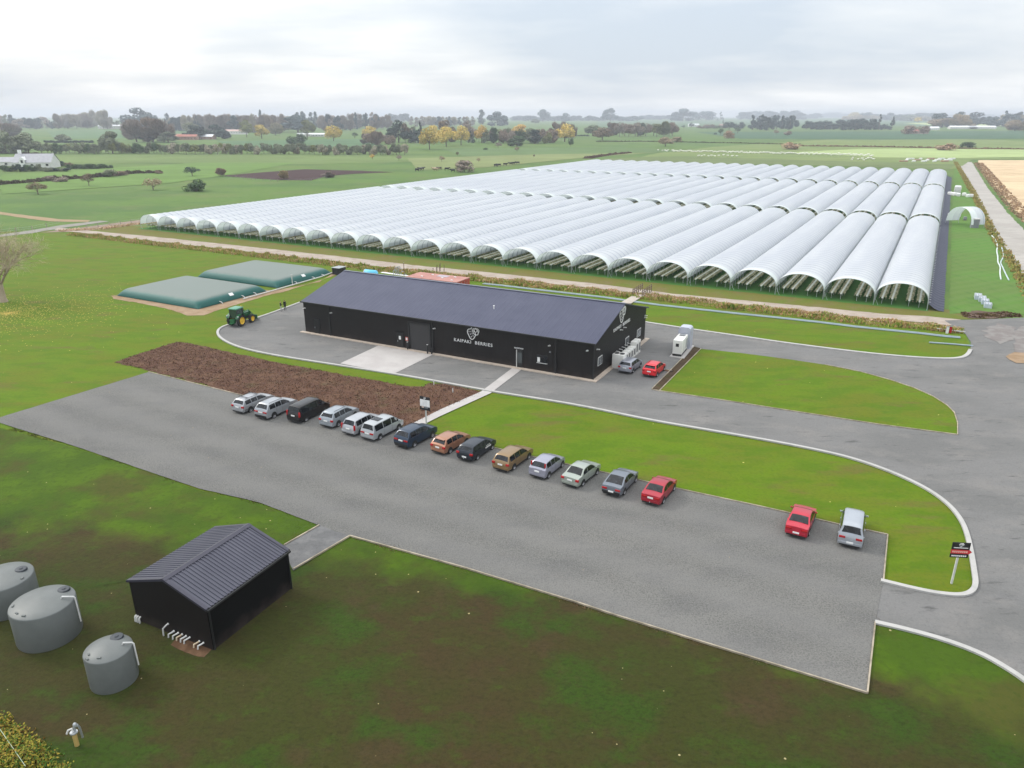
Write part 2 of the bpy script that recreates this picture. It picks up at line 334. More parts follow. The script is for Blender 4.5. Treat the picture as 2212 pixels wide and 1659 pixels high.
# verge between track and tunnels, floor inside the tunnels
sheet('verge', [TW(-14, -12)] + track_up[2:-1] + [G(2212, 672), G(2100, 668), TW(TLEN + 8, 0), TW(TLEN, 3), TW(0, 3), TW(-11, 2)], .03, M_VERGE, edge=(.3, 2))
sheet('tunnel_floor', [TW(-.6, -.8), TW(TLEN + .3, -.8), TW(TLEN + .3, 0) + TV * 314, TW(-.6, 0) + TV * 314], .045,
      layered_ground('tunnel_floor_grass', (.055, .16, .03), [((.08, .17, .03), .5, .45, .6, .7, (1, 1), 0), ((.09, .075, .04), .7, .58, .7, .5, (1, 1), 0)]), edge=(.25, 1.5))
# right-hand paddocks
rl = [Z(2340, 400, 5.53, *p) for p in ((130, 1020), (800, 1035))]
RE = lambda v, off: TW(TLEN, 0) + TV * v + TX * off
lane_l = P2((2066, 350), (2085, 381), (2109, 422), (2149, 500), (2212, 597), (2290, 700))
lane_r = P2((2600, 700), (2400, 610), (2212, 497), (2174, 457), (2134, 407), (2099, 350))
sheet('paddock', [RE(-1, 3.2), RE(0, 3.2), RE(312, 3.2)] + [G(x, y) for x, y in ((2062, 356), (2078, 384), (2100, 425), (2140, 503), (2203, 600), (2260, 690))] + [G(2200, 678), G(2110, 674)], .05, M_FIELDB, edge=(.3, 3))
sheet('lane', lane_l + lane_r, .06, M_LANE, edge=(.5, 3))
sheet('stubble_field', P2((2112, 346), (2400, 346), (3200, 400), (3000, 560), (2420, 560), (2212, 478), (2180, 440), (2140, 395), (2122, 368)), .07, M_STUB, edge=(1.2, 5))
# field roads on the left
sheet('farm_lane', [TW(-17, -18), TW(-9.5, -12), TW(-6.5, 0) + TV * 330, TW(-11, 0) + TV * 330], .055, layered_ground('lane_stone_pink', (.25, .185, .145), [((.16, .14, .07), .15, .5, .64, .7, (1, 1), 0)]), edge=(.5, 3))
sheet('farm_lane', P2((-200, 528), (0, 507.5), (60, 499), (130, 487), (215, 477), (235, 479), (140, 492), (70, 504), (0, 512), (-200, 534)), .065, layered_ground('lane_stone_grey', (.25, .24, .21), [((.17, .15, .1), .2, .5, .64, .7, (1, 1), 0)]), edge=(.4, 3))
sheet('farm_lane', P2((-200, 434), (0, 458), (60, 466), (130, 474), (195, 476), (190, 480), (112, 479), (50, 471), (0, 463.5), (-200, 440)), .06, layered_ground('lane_stone_tan', (.30, .22, .13), [((.2, .18, .08), .2, .5, .64, .7, (1, 1), 0)]), edge=(.4, 3))
# far fields
sheet('ploughed_field', P2((479, 380), (553, 373.6), (658, 365.7), (778, 369), (848, 372), (760, 376), (703, 381), (673, 390), (600, 389), (553, 386)), .09, M_PLOUGH, edge=(1, 6))
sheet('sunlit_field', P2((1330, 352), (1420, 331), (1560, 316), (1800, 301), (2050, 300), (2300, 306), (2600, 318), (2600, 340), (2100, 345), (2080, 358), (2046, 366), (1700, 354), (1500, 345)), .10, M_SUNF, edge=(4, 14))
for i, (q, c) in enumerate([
    (((1700, 330), (1850, 322), (2080, 320), (2300, 324), (2300, 338), (2090, 341), (1900, 340)), (.30, .37, .15)),  # narrow band of sunlight on the grass, put into the colour
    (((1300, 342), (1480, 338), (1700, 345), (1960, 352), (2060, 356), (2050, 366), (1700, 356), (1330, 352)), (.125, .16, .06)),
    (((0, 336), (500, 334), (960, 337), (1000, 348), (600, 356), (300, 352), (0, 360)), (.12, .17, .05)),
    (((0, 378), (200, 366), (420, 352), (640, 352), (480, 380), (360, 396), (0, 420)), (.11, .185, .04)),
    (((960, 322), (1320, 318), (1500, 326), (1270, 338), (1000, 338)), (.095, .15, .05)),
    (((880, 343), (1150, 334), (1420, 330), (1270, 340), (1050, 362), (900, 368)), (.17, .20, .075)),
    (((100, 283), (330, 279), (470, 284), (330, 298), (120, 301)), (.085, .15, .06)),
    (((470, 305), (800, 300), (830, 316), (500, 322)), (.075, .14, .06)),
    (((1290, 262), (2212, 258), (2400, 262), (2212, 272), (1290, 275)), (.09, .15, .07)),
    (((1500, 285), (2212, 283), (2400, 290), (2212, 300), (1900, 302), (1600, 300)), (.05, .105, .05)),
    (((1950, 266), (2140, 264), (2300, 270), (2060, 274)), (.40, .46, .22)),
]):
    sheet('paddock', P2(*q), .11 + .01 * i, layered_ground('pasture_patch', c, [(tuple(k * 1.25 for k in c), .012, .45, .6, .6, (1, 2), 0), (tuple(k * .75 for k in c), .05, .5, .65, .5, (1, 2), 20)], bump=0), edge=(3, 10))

# yard asphalt, car park, kerbs
kerbA = smoothline(P2((655, 652), (556, 689), (508, 699), (480, 707), (469, 717), (473, 729), (492, 742), (530, 756), (600, 770.5), (740, 792), (855, 810), (930, 823), (1060, 847), (1110, 855), (1250, 877), (1400, 909), (1500, 926), (1640, 950), (1750, 971), (1830, 989), (1900, 1012), (1960, 1037), (2010, 1063), (2050, 1093), (2075, 1124), (2088, 1154), (2098, 1200), (2104, 1240), (2107, 1262), (2103, 1277), (2088, 1287), (2060, 1289), (2000, 1281), (1902, 1257)), 2)
kerbN = smoothline(P2((1385, 696), (1500, 714), (1600, 728), (1700, 743), (1850, 762), (1950, 772), (2040, 777), (2076, 775), (2090, 768), (2096, 757)), 2)
park = P2((0, 903), (321, 805), (516, 854), (700, 891), (878, 925), (944, 943), (1071, 970.4), (1161, 991), (1294, 1020.5), (1521, 1070.4), (1642, 1096.4), (1808, 1134.4), (1917, 1157.5), (1908, 1255), (1890, 1347), (1873, 1500), (1640, 1428), (1330, 1332), (1240, 1302), (1000, 1228), (756, 1160), (690, 1137), (560, 1087), (430, 1057), (320, 1020), (170, 968), (0, 915), (-25, 909))
asph = kerbA + P2((1890, 1347), (1960, 1363), (2040, 1385), (2120, 1415), (2180, 1450), (2212, 1472), (2300, 1540), (2900, 1500)) + P2((2500, 700), (2212, 687), (2140, 690), (2075, 692), (2040, 693), (2060, 706), (2085, 722), (2097, 740)) + list(reversed(kerbN)) + [G(655, 652) + Vector((6, -3, 0))]
sheet('road', asph, .07, M_ASPH)
sheet('gravel_car_park', park, .09, M_GRAVEL, edge=(.05, .8))
sheet('farm_track', track_up[:-3] + [G(2075, 691)] + list(reversed(track_lo)), .066, M_TRACK, edge=(.3, 1.5))
strip_line('kerb', kerbA, .34, .05, .20, M_KERB, side=0)
strip_line('kerb', kerbN, .46, .05, .20, M_KERB, side=0)
kr = smoothline(P2((1890, 1347), (1960, 1363), (2040, 1385), (2120, 1415), (2180, 1450), (2212, 1472), (2300, 1540)), 2)
strip_line('kerb', kr, .35, .05, .18, M_KERB)
def edging(*q): return strip_line('timber_edging', P2(*q), .09, .05, .17, M_TIMBER)
edging((321, 805), (516, 854), (700, 891), (878, 925)); edging((905, 932), (944, 943), (1071, 970.4), (1161, 991), (1294, 1020.5), (1521, 1070.4), (1642, 1096.4), (1808, 1134.4), (1917, 1157.5))
edging((1917, 1157.5), (1908, 1255)); edging((1890, 1347), (1873, 1500)); edging((1873, 1500), (1640, 1428), (1330, 1332), (1240, 1302), (1000, 1228), (756, 1160)); edging((756, 1160), (634, 1232)); edging((690, 1137), (614, 1180))
# lawn island with its bark strip
isl = P2((1514, 755), (1600, 764), (1700, 777), (1780, 789), (1860, 805), (1925, 823), (1975, 840), (2015, 858), (2045, 877), (2061, 893), (2068, 915), (2068, 941), (2000, 932), (1900, 919), (1700, 888), (1560, 866), (1424, 846))
sheet('lawn', isl, .10, M_LAWN)
edging((1514, 755), (1424, 846)); edging((1408, 843), (1424, 846), (1560, 866), (1700, 888), (1900, 919), (2000, 932), (2068, 941)); edging((2068, 941), (2068, 915), (2061, 893), (2045, 877), (2015, 858), (1975, 840), (1925, 823), (1860, 805), (1780, 789))
M_STRIPB = layered_ground('damp_bark', (.055, .036, .020), [((.08, .055, .03), .8, .45, .6, .8, (1, 1), 0), ((.05, .06, .015), .5, .54, .68, .7, (1, 1), 0)], bump=.6, bscale=6)
sheet('bark_strip', P2((1500, 750), (1514, 754), (1424, 845), (1408, 842)), .095, M_STRIPB)
edging((1498, 751), (1408, 842)); edging((1434, 800), (1452, 803))
sheet('bark_strip', P2((1400, 795), (1455, 801), (1452, 805), (1398, 799)), .095, M_MULCH)
# bark bed, apron, footpaths
mul = P2((249, 783), (300, 765), (382, 739), (404, 741), (485, 759), (601, 785), (691, 800), (754, 813), (830, 826), (885, 836), (915, 836), (930, 828), (965, 830), (1042, 848), (878, 923), (700, 889), (516, 852), (330, 803))
sheet('bark_bed', mul, .06, M_MULCH, edge=(.45, .6))
sheet('concrete_apron', P2((821.8, 745.8), (935.3, 767.3), (851.9, 808.6), (734.7, 786.5)), .10, M_CONC)
sheet('footpath', P2((1107, 796.4), (1129, 798.2), (1060, 851), (950.5, 901), (913, 920), (898, 930), (876, 925), (899, 912.4), (950.5, 886.7), (1040, 847)), .11, M_CONC)
sheet('shed_path', P2((690, 1137), (756, 1160), (634, 1234), (608, 1184)), .095, layered_ground('dark_gravel', (.13, .13, .13), [((.19, .188, .185), .6, .45, .65, .8, (1, 1), 0), ((.08, .08, .08), 5, .5, .7, .5, (1, 1), 0)], bump=.5, bscale=12), edge=(.1, .6))
sheet('sand_patch', P2((2170, 772), (2190, 763), (2240, 763), (2240, 786), (2195, 786)), .135, M_SAND, edge=(.3, 1))
sheet('soil_heap_patch', P2((2085, 676), (2110, 671), (2135, 674), (2160, 676), (2190, 678), (2150, 688), (2095, 689)), .09, M_DIRT, edge=(.6, 1))
for q in (((2150, 700), (2195, 708), (2185, 735), (2160, 744), (2130, 730), (2125, 716)), ((2190, 716), (2230, 700), (2240, 770), (2200, 765), (2185, 740))):
    sheet('mud_patch', P2(*q), .105 + .012 * (q[0][0] > 2160), layered_ground('mud', (.185, .165, .155), [((.24, .23, .215), .5, .45, .6, .8, (1, 1), 0)]), edge=(1.0, 1))

# ------------------------------------------------------------------ common materials
M_BLACKW = mat('black_cladding', (.014, .0125, .013), (.019, .017, .0175), .6, .55, spec=.35)
M_BLACKT = mat('black_trim', (.008, .008, .009), (.012, .012, .012), 2, .5)
M_WHITE = mat('white_paint', (.80, .80, .78), (.70, .70, .68), 3, .5)
M_WHITEP = mat('white_pvc', (.62, .62, .60), (.48, .48, .46), 3, .4)
M_GLASS = mat('dark_glass', (.003, .004, .006), (.022, .026, .032), 2.2, .12, spec=.45, lo=.45, hi=.7)
M_GREYP = mat('grey_plastic', (.20, .21, .22), (.17, .18, .19), 2, .5)
M_STEEL = mat('galvanised_steel', (.42, .44, .45), (.33, .35, .36), 5, .4, metal=.6)
M_GSTEEL = mat('green_grey_hoop', (.36, .40, .39), (.44, .47, .46), 3, .5, metal=.3)
M_RUBBER = mat('rubber', (.012, .012, .012), (.02, .019, .018), 6, .85)
M_RED = mat('red_lens', (.45, .012, .015), (.35, .01, .012), 4, .2)
M_CLEAR = mat('clear_lens', (.65, .66, .66), (.5, .5, .52), 4, .15)
M_ALLOY = mat('alloy_wheel', (.50, .50, .52), (.38, .38, .4), 8, .35, metal=.6)

def ribbed(name, c1, c2, per, axis, rough, spec=.5, depth=.03, metal=0.0, sharp=.75):
    """profiled steel sheet: ribs run across `axis` of the object's own coordinates"""
    m = mat(name, c1, c2, .35, rough, spec=spec, metal=metal); t = m.node_tree; b = t.nodes['Principled BSDF']
    tcn = N(t, 'ShaderNodeTexCoord'); sx = N(t, 'ShaderNodeSeparateXYZ'); t.links.new(tcn.outputs['Object'], sx.inputs[0])
    fr = M2(t, 'FRACT', M2(t, 'DIVIDE', sx.outputs[axis], per))
    tri = M2(t, 'ABSOLUTE', M2(t, 'SUBTRACT', fr, .5))
    if 'wall' in name:                       # paler foot: light reflected off the ground, put into the wall colour
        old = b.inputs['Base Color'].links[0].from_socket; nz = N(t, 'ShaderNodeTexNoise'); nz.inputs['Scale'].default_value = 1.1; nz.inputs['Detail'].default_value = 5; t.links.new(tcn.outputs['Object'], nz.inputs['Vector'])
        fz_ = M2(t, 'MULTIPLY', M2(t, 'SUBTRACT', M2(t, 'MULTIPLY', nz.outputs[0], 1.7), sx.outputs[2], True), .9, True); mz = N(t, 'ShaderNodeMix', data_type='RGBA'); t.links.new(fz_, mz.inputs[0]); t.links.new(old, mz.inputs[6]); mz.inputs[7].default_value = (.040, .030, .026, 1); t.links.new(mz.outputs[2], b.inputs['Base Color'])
    h = M2(t, 'MULTIPLY', M2(t, 'SUBTRACT', tri, .5 - (1 - sharp), True), 1 / (1 - sharp), True)
    bp = N(t, 'ShaderNodeBump'); bp.inputs['Strength'].default_value = .8; bp.inputs['Distance'].default_value = depth
    t.links.new(h, bp.inputs['Height']); t.links.new(bp.outputs[0], b.inputs['Normal'])
    return m

# ------------------------------------------------------------------ main packhouse
A0 = G(661, 718); A1 = G(1281, 822.6); A2 = G(1390.4, 733.6)
BL = (A1 - A0).length; BW = (A2 - A1).length; BA = math.atan2(A1.y - A0.y, A1.x - A0.x); BH = 4.70; BR = 7.35
DL = (A1 - A0).normalized(); DW = Vector((-DL.y, DL.x, 0))
bld = thing('packhouse', 'long black steel packhouse with blue-grey roof and white berry logo', 'building', A0, BA)
WB = MB()
pf = [(0, 0), (BL, 0), (BL, BW), (0, BW)]
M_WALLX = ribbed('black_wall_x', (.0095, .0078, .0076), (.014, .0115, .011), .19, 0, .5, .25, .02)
M_WALLY = ribbed('black_wall_y_shaded', (.0055, .0050, .0050), (.008, .0072, .0072), .19, 1, .5, .2, .02)  # same cladding as the long walls; the gables' shade is put into the colour
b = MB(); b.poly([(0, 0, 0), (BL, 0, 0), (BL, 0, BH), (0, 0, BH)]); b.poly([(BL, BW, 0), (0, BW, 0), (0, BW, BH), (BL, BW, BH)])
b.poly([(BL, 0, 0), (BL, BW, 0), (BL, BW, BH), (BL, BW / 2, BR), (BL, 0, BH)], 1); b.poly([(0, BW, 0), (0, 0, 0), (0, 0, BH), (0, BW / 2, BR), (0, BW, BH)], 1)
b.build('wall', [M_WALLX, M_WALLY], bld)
M_ROOF = ribbed('slate_roof_sheet', (.046, .050, .086), (.058, .062, .100), .76, 0, .48, .3, .03, 0.0, .9)
rb = MB(); ov = .25
def roofpt(x, y): return (x, y, BH + .06 + (BR - BH) * (1 - abs(y - BW / 2) / (BW / 2)))
y0, y1 = -ov, BW + ov
for (ya, yb) in ((y0, BW / 2), (BW / 2, y1)):
    p = [roofpt(-ov, ya), roofpt(BL + ov, ya), roofpt(BL + ov, yb), roofpt(-ov, yb)]
    rb.poly(p); rb.poly([(q[0], q[1], q[2] - .12) for q in reversed(p)])
for xx in (-ov, BL + ov):
    for (ya, yb) in ((y0, BW / 2), (BW / 2, y1)):
        p, q = roofpt(xx, ya), roofpt(xx, yb); rb.poly([p, q, (q[0], q[1], q[2] - .12), (p[0], p[1], p[2] - .12)])
rf = rb.build('roof', M_ROOF, bld)
r2 = MB(); r2.box((BL / 2, BW / 2, BR + .085), (BL + 2 * ov, .42, .05)); r2.build('ridge_cap', mat('ridge_flashing', (.12, .13, .17), None, 1, .4), rf)
g2 = MB(); g2.box((BL / 2, -ov - .07, BH - .05), (BL + 2 * ov, .14, .16)); g2.build('gutter', M_BLACKT, rf)
g2 = MB(); g2.box((BL / 2, BW + ov + .07, BH - .05), (BL + 2 * ov, .14, .16)); g2.build('gutter', M_BLACKT, rf)
vb = MB(); s_, z_ = 0, 0
q = G(1067, 661, 7.0); ql = (q - A0); vb.lathe([(.0, .5), (.10, .48), (.13, .40), (.06, .36), (.06, 0)], 12, (ql.dot(DL), ql.dot(DW), 6.6)); vb.build('roof_vent', M_WHITE, bld, smooth=40)
bs = MB(); bs.box((BL / 2, -.32, .1), (BL + 1.2, .6, .16)); bs.box((BL + .32, BW / 2 + .25, .1), (.6, BW + .4, .16)); bs.build('plinth_strip', mat('sandy_concrete', (.52, .43, .35), (.42, .35, .28), 1, .9), bld)
def fw(x, y): return wall_hit(A0, DL, x, y)                       # front wall
def fz(X, Y): return fw(*Z(720, 620, 4.608, X, Y))
def fz2(X, Y): return fw(*Z(1200, 620, 4.608, X, Y))
def gz(X, Y): return wall_hit(A1, (A2 - A1).normalized(), *Z(1200, 620, 4.608, X, Y))
# downpipes
for X, Y in ((472, 700), (1662, 860)):
    s, _ = fz(X, Y); bb = MB(); bb.box((s, -.08, BH / 2), (.16, .12, BH - .1)); bb.build('downpipe', M_BLACKT, bld)
s, _ = fz2(880, 1100); bb = MB(); bb.box((s, -.08, BH / 2), (.16, .12, BH - .1)); bb.build('downpipe', M_BLACKT, bld)
bb = MB(); bb.box((BL + .01, -.01, BH / 2), (.14, .14, BH)); bb.build('corner_flashing', M_BLACKT, bld)
# doors
def door(s, w, h, mname='door'):
    fr = MB(); fr.box((s, -.03, h / 2 + .1), (w + .16, .06, h + .12)); f_ = fr.build(mname, M_BLACKT, bld)
    pn = MB(); pn.box((s, -.075, h / 2 + .08), (w, .03, h)); pn.build('door_panel', mat('door_black', (.006, .006, .0065), None, 2, .3), f_)
    hd = MB(); hd.box((s - w * .36, -.12, 1.05), (.05, .06, .22)); hd.build('handle', M_STEEL, f_)
    cn = MB(); cn.box((s, -.16, h + .22), (w + .4, .3, .05)); cn.build('hood', M_BLACKT, f_); return f_
sA, _ = fz(342, 950); door(sA, .95, 2.1); sB, _ = fz(1296, 1100); d2 = door(sB, .95, 2.1)
sg = MB(); sg.box((sB + .02, -.1, 1.55), (.34, .02, .5)); sg.build('notice', M_WHITE, d2)
s, _ = fz(1370, 1068); sg = MB(); sg.box((s, -.02, 1.5), (.42, .03, .55)); n_ = sg.build('notice', mat('red_notice', (.5, .07, .04), None, 4, .5), bld)
sg = MB(); sg.box((s, -.045, 1.5), (.26, .02, .34)); sg.build('notice_face', M_WHITE, n_)
sl, _ = fz(1412, 1150); sr_, _ = fz(1638, 1150)
rdm = ribbed('roller_shutter', (.030, .029, .030), (.034, .032, .033), .09, 2, .45, .4, .015)
rd = MB(); rd.box(((sl + sr_) / 2, -.02, 1.9), (sr_ - sl, .05, 3.8)); rdo = rd.build('roller_door', rdm, bld)
for s in (sl - .12, sr_ + .12):
    bb = MB(); bb.box((s, -.06, 1.95), (.2, .14, 3.95)); bb.build('door_jamb', M_BLACKT, rdo)
bb = MB(); bb.box(((sl + sr_) / 2, -.06, 3.95), (sr_ - sl + .44, .14, .2)); bb.build('door_head', M_BLACKT, rdo)
# wall lights
def wall_light(s, z, gable=False):
    bb = MB()
    if gable: bb.box((BL + .2, s, z), (.4, .18, .07)); bb.box((BL + .04, s, z - .03), (.08, .2, .15))
    else: bb.box((s, -.2, z), (.2, .4, .07)); bb.box((s, -.04, z - .03), (.2, .08, .15))
    bb.build('wall_light', M_WHITEP, bld)
for X, Y in ((198, 690), (503, 743), (1692, 923)): s, z = fz(X, Y); wall_light(s, min(z, 4.3))
for X, Y in ((805, 1120), (1242, 1178)): s, z = fz2(X, Y); wall_light(s, min(z, 4.3))
for X, Y in ((1345, 1165), (1650, 912), (1610, 940), (1890, 775), (1885, 797)): s, z = gz(X, Y); wall_light(s, z, True)
# reception door with canopy and glass
fr_ = lambda X, Y: fw(*Z(1270, 860, 18.43, X, Y))
s0, _ = fr_(400, 800); s1, _ = fr_(655, 800); zt = 2.35
rc = MB(); rc.box(((s0 + s1) / 2, -.04, zt / 2 + .1), (s1 - s0, .08, zt)); rco = rc.build('reception_door', M_BLACKT, bld)
gg = MB(); gg.box(((s0 + s1) / 2 + .1, -.095, 1.45), (.62, .03, 1.35)); gg.build('glass', mat('door_glass', (.10, .11, .11), (.06, .07, .07), 1, .1), rco)
gg = MB(); gg.box((s0 + .04, -.12, zt / 2 + .1), (.09, .08, zt)); gg.build('door_frame', M_WHITEP, rco)
sc0, zc0 = fr_(330, 350); sc1, zc1 = fr_(730, 420)
# window of reception
w0, zt_ = fr_(1360, 590); w1, zb_ = fr_(1812, 850); zw = (1.25, 2.15)
wn_ = MB(); wn_.box(((w0 + w1) / 2, -.02, sum(zw) / 2), (w1 - w0 + .12, .05, zw[1] - zw[0] + .12)); wno = wn_.build('window', M_BLACKT, bld)
wn_ = MB(); wn_.box(((w0 + w1) / 2, -.055, sum(zw) / 2), (w1 - w0, .03, zw[1] - zw[0])); wn_.build('pane', M_GLASS, wno)
wn_ = MB(); wn_.box((w0 + .2, -.08, 1.6), (.34, .02, .6)); wn_.build('notice', M_WHITE, wno)
wn_ = MB(); wn_.box(((w0 + w1) / 2, -.12, zw[0] - .04), (w1 - w0 + .1, .14, .05)); wn_.build('sill', M_WHITEP, wno)
s, z = fr_(1960, 370); bb = MB(); bb.lathe([(0, .12), (.1, .1), (.12, 0), (0, 0)], 12, (s, -.15, z)); bb.build('camera_dome', M_GREYP, bld, smooth=40)
# gable windows
for (X0, X1, Y) in ((1355, 1402, 1315), (1668, 1706, 1085), (1800, 1840, 990)):
    a0, z = gz(X0, Y); a1, _ = gz(X1, Y); a1 = max(a1, a0 + 1.1)
    q = MB(); q.box((BL + .02, (a0 + a1) / 2, z), (.05, a1 - a0, 1.1)); wo_ = q.build('window', M_WHITEP, bld)
    for k in (.27, .73):
        q = MB(); q.box((BL + .055, a0 + (a1 - a0) * k, z), (.03, (a1 - a0) * .38, .92)); q.build('pane', mat('window_glass', (.05, .055, .06), (.25, .27, .28), 1.4, .08), wo_)
# writing
def text_obj(name, body, size, parent, Mx, m, extrude=.02, align='LEFT', spacing=1.0, width=None):
    cu = bpy.data.curves.new(name, 'FONT'); cu.body = body; cu.size = size; cu.extrude = extrude; cu.align_x = align; cu.space_character = spacing; cu.offset = 0
    to = bpy.data.objects.new(name + '_curve', cu); C.objects.link(to)
    me = bpy.data.meshes.new_from_object(to.evaluated_get(bpy.context.evaluated_depsgraph_get())); bpy.data.objects.remove(to)
    if width:
        xs = [v.co.x for v in me.vertices]; k = width / (max(xs) - min(xs)); x0 = min(xs)
        for v in me.vertices: v.co.x = (v.co.x - x0) * k
    me.materials.clear(); me.materials.append(m)
    o = bpy.data.objects.new(name, me); C.objects.link(o); o.parent = parent; o.matrix_local = Mx; return o
MS = mat('sign_white', (.85, .85, .84), (.80, .80, .79), 3, .4)
FRONT = lambda s, z, y=-.04: Matrix.Translation((s, y, z)) @ Matrix.Rotation(R(90), 4, 'X')
GABLE = lambda s, z: Matrix.Translation((BL + .04, s, z)) @ Matrix.Rotation(R(90), 4, 'Z') @ Matrix.Rotation(R(90), 4, 'X')
ta, tz = fw(*Z(960, 840, 10.05, 1768, 128)); tb, tz2 = fw(*Z(1160, 800, 13.825, 987, 922))
ta_, tzt = fw(*Z(960, 840, 10.05, 1768, 50))
TH = max(.35, (tzt - tz)); tzm = (tz + tz2) / 2
wd = tb - ta
text_obj('lettering', 'KAIPAKI', TH * 1.42, bld, FRONT(ta, tzm), MS, spacing=1.2, width=wd * .445)
text_obj('lettering', 'BERRIES', TH * 1.42, bld, FRONT(ta + wd * .555, tzm), MS, spacing=1.2, width=wd * .445)
ga, gzb = gz(1533, 962); gb_, gzt = gz(1718, 850)
wd = max(gb_ - ga, 4.5)
text_obj('lettering', 'KAIPAKI', TH * 1.42, bld, GABLE(ga, (gzb + gzt) / 2), MS, spacing=1.2, width=wd * .445)
text_obj('lettering', 'BERRIES', TH * 1.42, bld, GABLE(ga + wd * .555, (gzb + gzt) / 2), MS, spacing=1.2, width=wd * .445)
text_obj('lettering', 'RECEPTION', .24, bld, FRONT(sc0, 2.62, -.2), MS, spacing=1.1, width=sc1 - sc0)
def ribbon(b, pts, w, closed=False, t=.05, z=0.0):
    n = len(pts); L = []; Rr = []
    for i in range(n):
        p0 = pts[(i - 1) % n] if closed else pts[max(i - 1, 0)]; p1 = pts[(i + 1) % n] if closed else pts[min(i + 1, n - 1)]
        tx, ty = p1[0] - p0[0], p1[1] - p0[1]; l = math.hypot(tx, ty) or 1; nx, ny = -ty / l * w / 2, tx / l * w / 2
        L.append((pts[i][0] + nx, pts[i][1] + ny)); Rr.append((pts[i][0] - nx, pts[i][1] - ny))
    for i in range(n if closed else n - 1):
        j = (i + 1) % n
        for zz2 in (z + t,): b.poly([(Rr[i][0], Rr[i][1], zz2), (Rr[j][0], Rr[j][1], zz2), (L[j][0], L[j][1], zz2), (L[i][0], L[i][1], zz2)])
        b.poly([(L[i][0], L[i][1], z), (L[i][0], L[i][1], z + t), (L[j][0], L[j][1], z + t), (L[j][0], L[j][1], z)])
        b.poly([(Rr[i][0], Rr[i][1], z + t), (Rr[i][0], Rr[i][1], z), (Rr[j][0], Rr[j][1], z), (Rr[j][0], Rr[j][1], z + t)])
def logo(width, Mx, parent, name='berry_emblem'):
    k = width / 415.0
    T = lambda x, y: ((x - 125) * k, -((y - .17 * (x - 330)) - 680) * k)
    b = MB()
    def sm(q, closed=True): return [(v.x, v.y) for v in smoothline([Vector((*T(*p), 0)) for p in q], 2, closed)]
    ribbon(b, sm([(235, 348), (165, 340), (128, 400), (140, 470), (185, 560), (225, 635), (275, 672), (335, 658), (385, 590), (412, 520)], False), 20 * k)
    b0 = b; b = MB()
    ribbon(b, sm([(300, 345), (350, 335), (420, 345), (480, 345), (530, 400), (525, 455), (500, 475), (495, 530), (455, 545), (400, 525), (350, 500), (320, 440), (298, 390)]), 16 * k)
    ribbon(b, [(T(415 + 48 * math.cos(a), 405 + 48 * math.sin(a))) for a in [i * math.pi / 9 for i in range(18)]], 12 * k, True, z=.003)
    ribbon(b, sm([(350, 345), (345, 400), (370, 450)], False), 12 * k, z=.006); ribbon(b, sm([(470, 365), (485, 420), (500, 460)], False), 12 * k, z=.009); ribbon(b, sm([(390, 460), (410, 500), (400, 525)], False), 12 * k, z=.012)
    b1_ = b; b = b0
    for (x, y) in ((185, 420), (252, 425), (228, 500), (290, 490), (262, 580), (322, 560)):
        sd_ = MB(); ribbon(sd_, [T(x, y - 20), T(x + 2, y + 20)], 13 * k); ss_ = sd_.build('seed_mark', MS, parent); ss_.matrix_local = Mx
    ribbon(b, [T(240, 348), T(262, 330), T(285, 292)], 26 * k, z=.015); ribbon(b1_, [T(400, 345), T(418, 312), T(436, 345)], 16 * k, z=.015)
    o = b0.build('strawberry_outline', MS, parent); o.matrix_local = Mx; o = b1_.build('raspberry_outline', MS, parent); o.matrix_local = Mx
la, _ = fw(*Z(1160, 800, 13.825, 125, 600)); lb, lz = fw(*Z(1160, 800, 13.825, 540, 600)); _, lzb = fw(*Z(1160, 800, 13.825, 300, 672)); _, lzt = fw(*Z(1160, 800, 13.825, 300, 300))
logo(lb - la, FRONT(la, lzb), bld)
la, _ = gz(1600, 800); lb, _ = gz(1666, 780); _, gzl = gz(1622, 858)
logo(max(lb - la, 2.2), GABLE(la, gzl), bld)
# bollards by the roller door
for i, (X, Y) in enumerate(((1397, 1172), (1636, 1218), (1683, 1225))):
    s, _ = fz(X, Y); p = A0 + DL * s - DW * (.55 if i else .35)
    bo = thing('bollard', ['black steel bollard left of the roller door', 'black bollard with white top right of the roller door', 'short black bollard with white foot beside the downpipe'][i], 'bollard', (p.x, p.y, .1), BA, 'bollards by the roller door')
    q = MB(); h = (1.1, 1.25, .9)[i]; q.lathe([(0, h), (.09, h - .01), (.1, h - .06), (.1, 0)], 14); q.build('post', M_BLACKT, bo, smooth=40)
    q = MB(); q.lathe([(0, .035), (.11, .03), (.11, 0)], 14, (0, 0, h - .01 if i < 2 else .0)); q.build('cap' if i < 2 else 'foot', M_WHITE, bo, smooth=40)

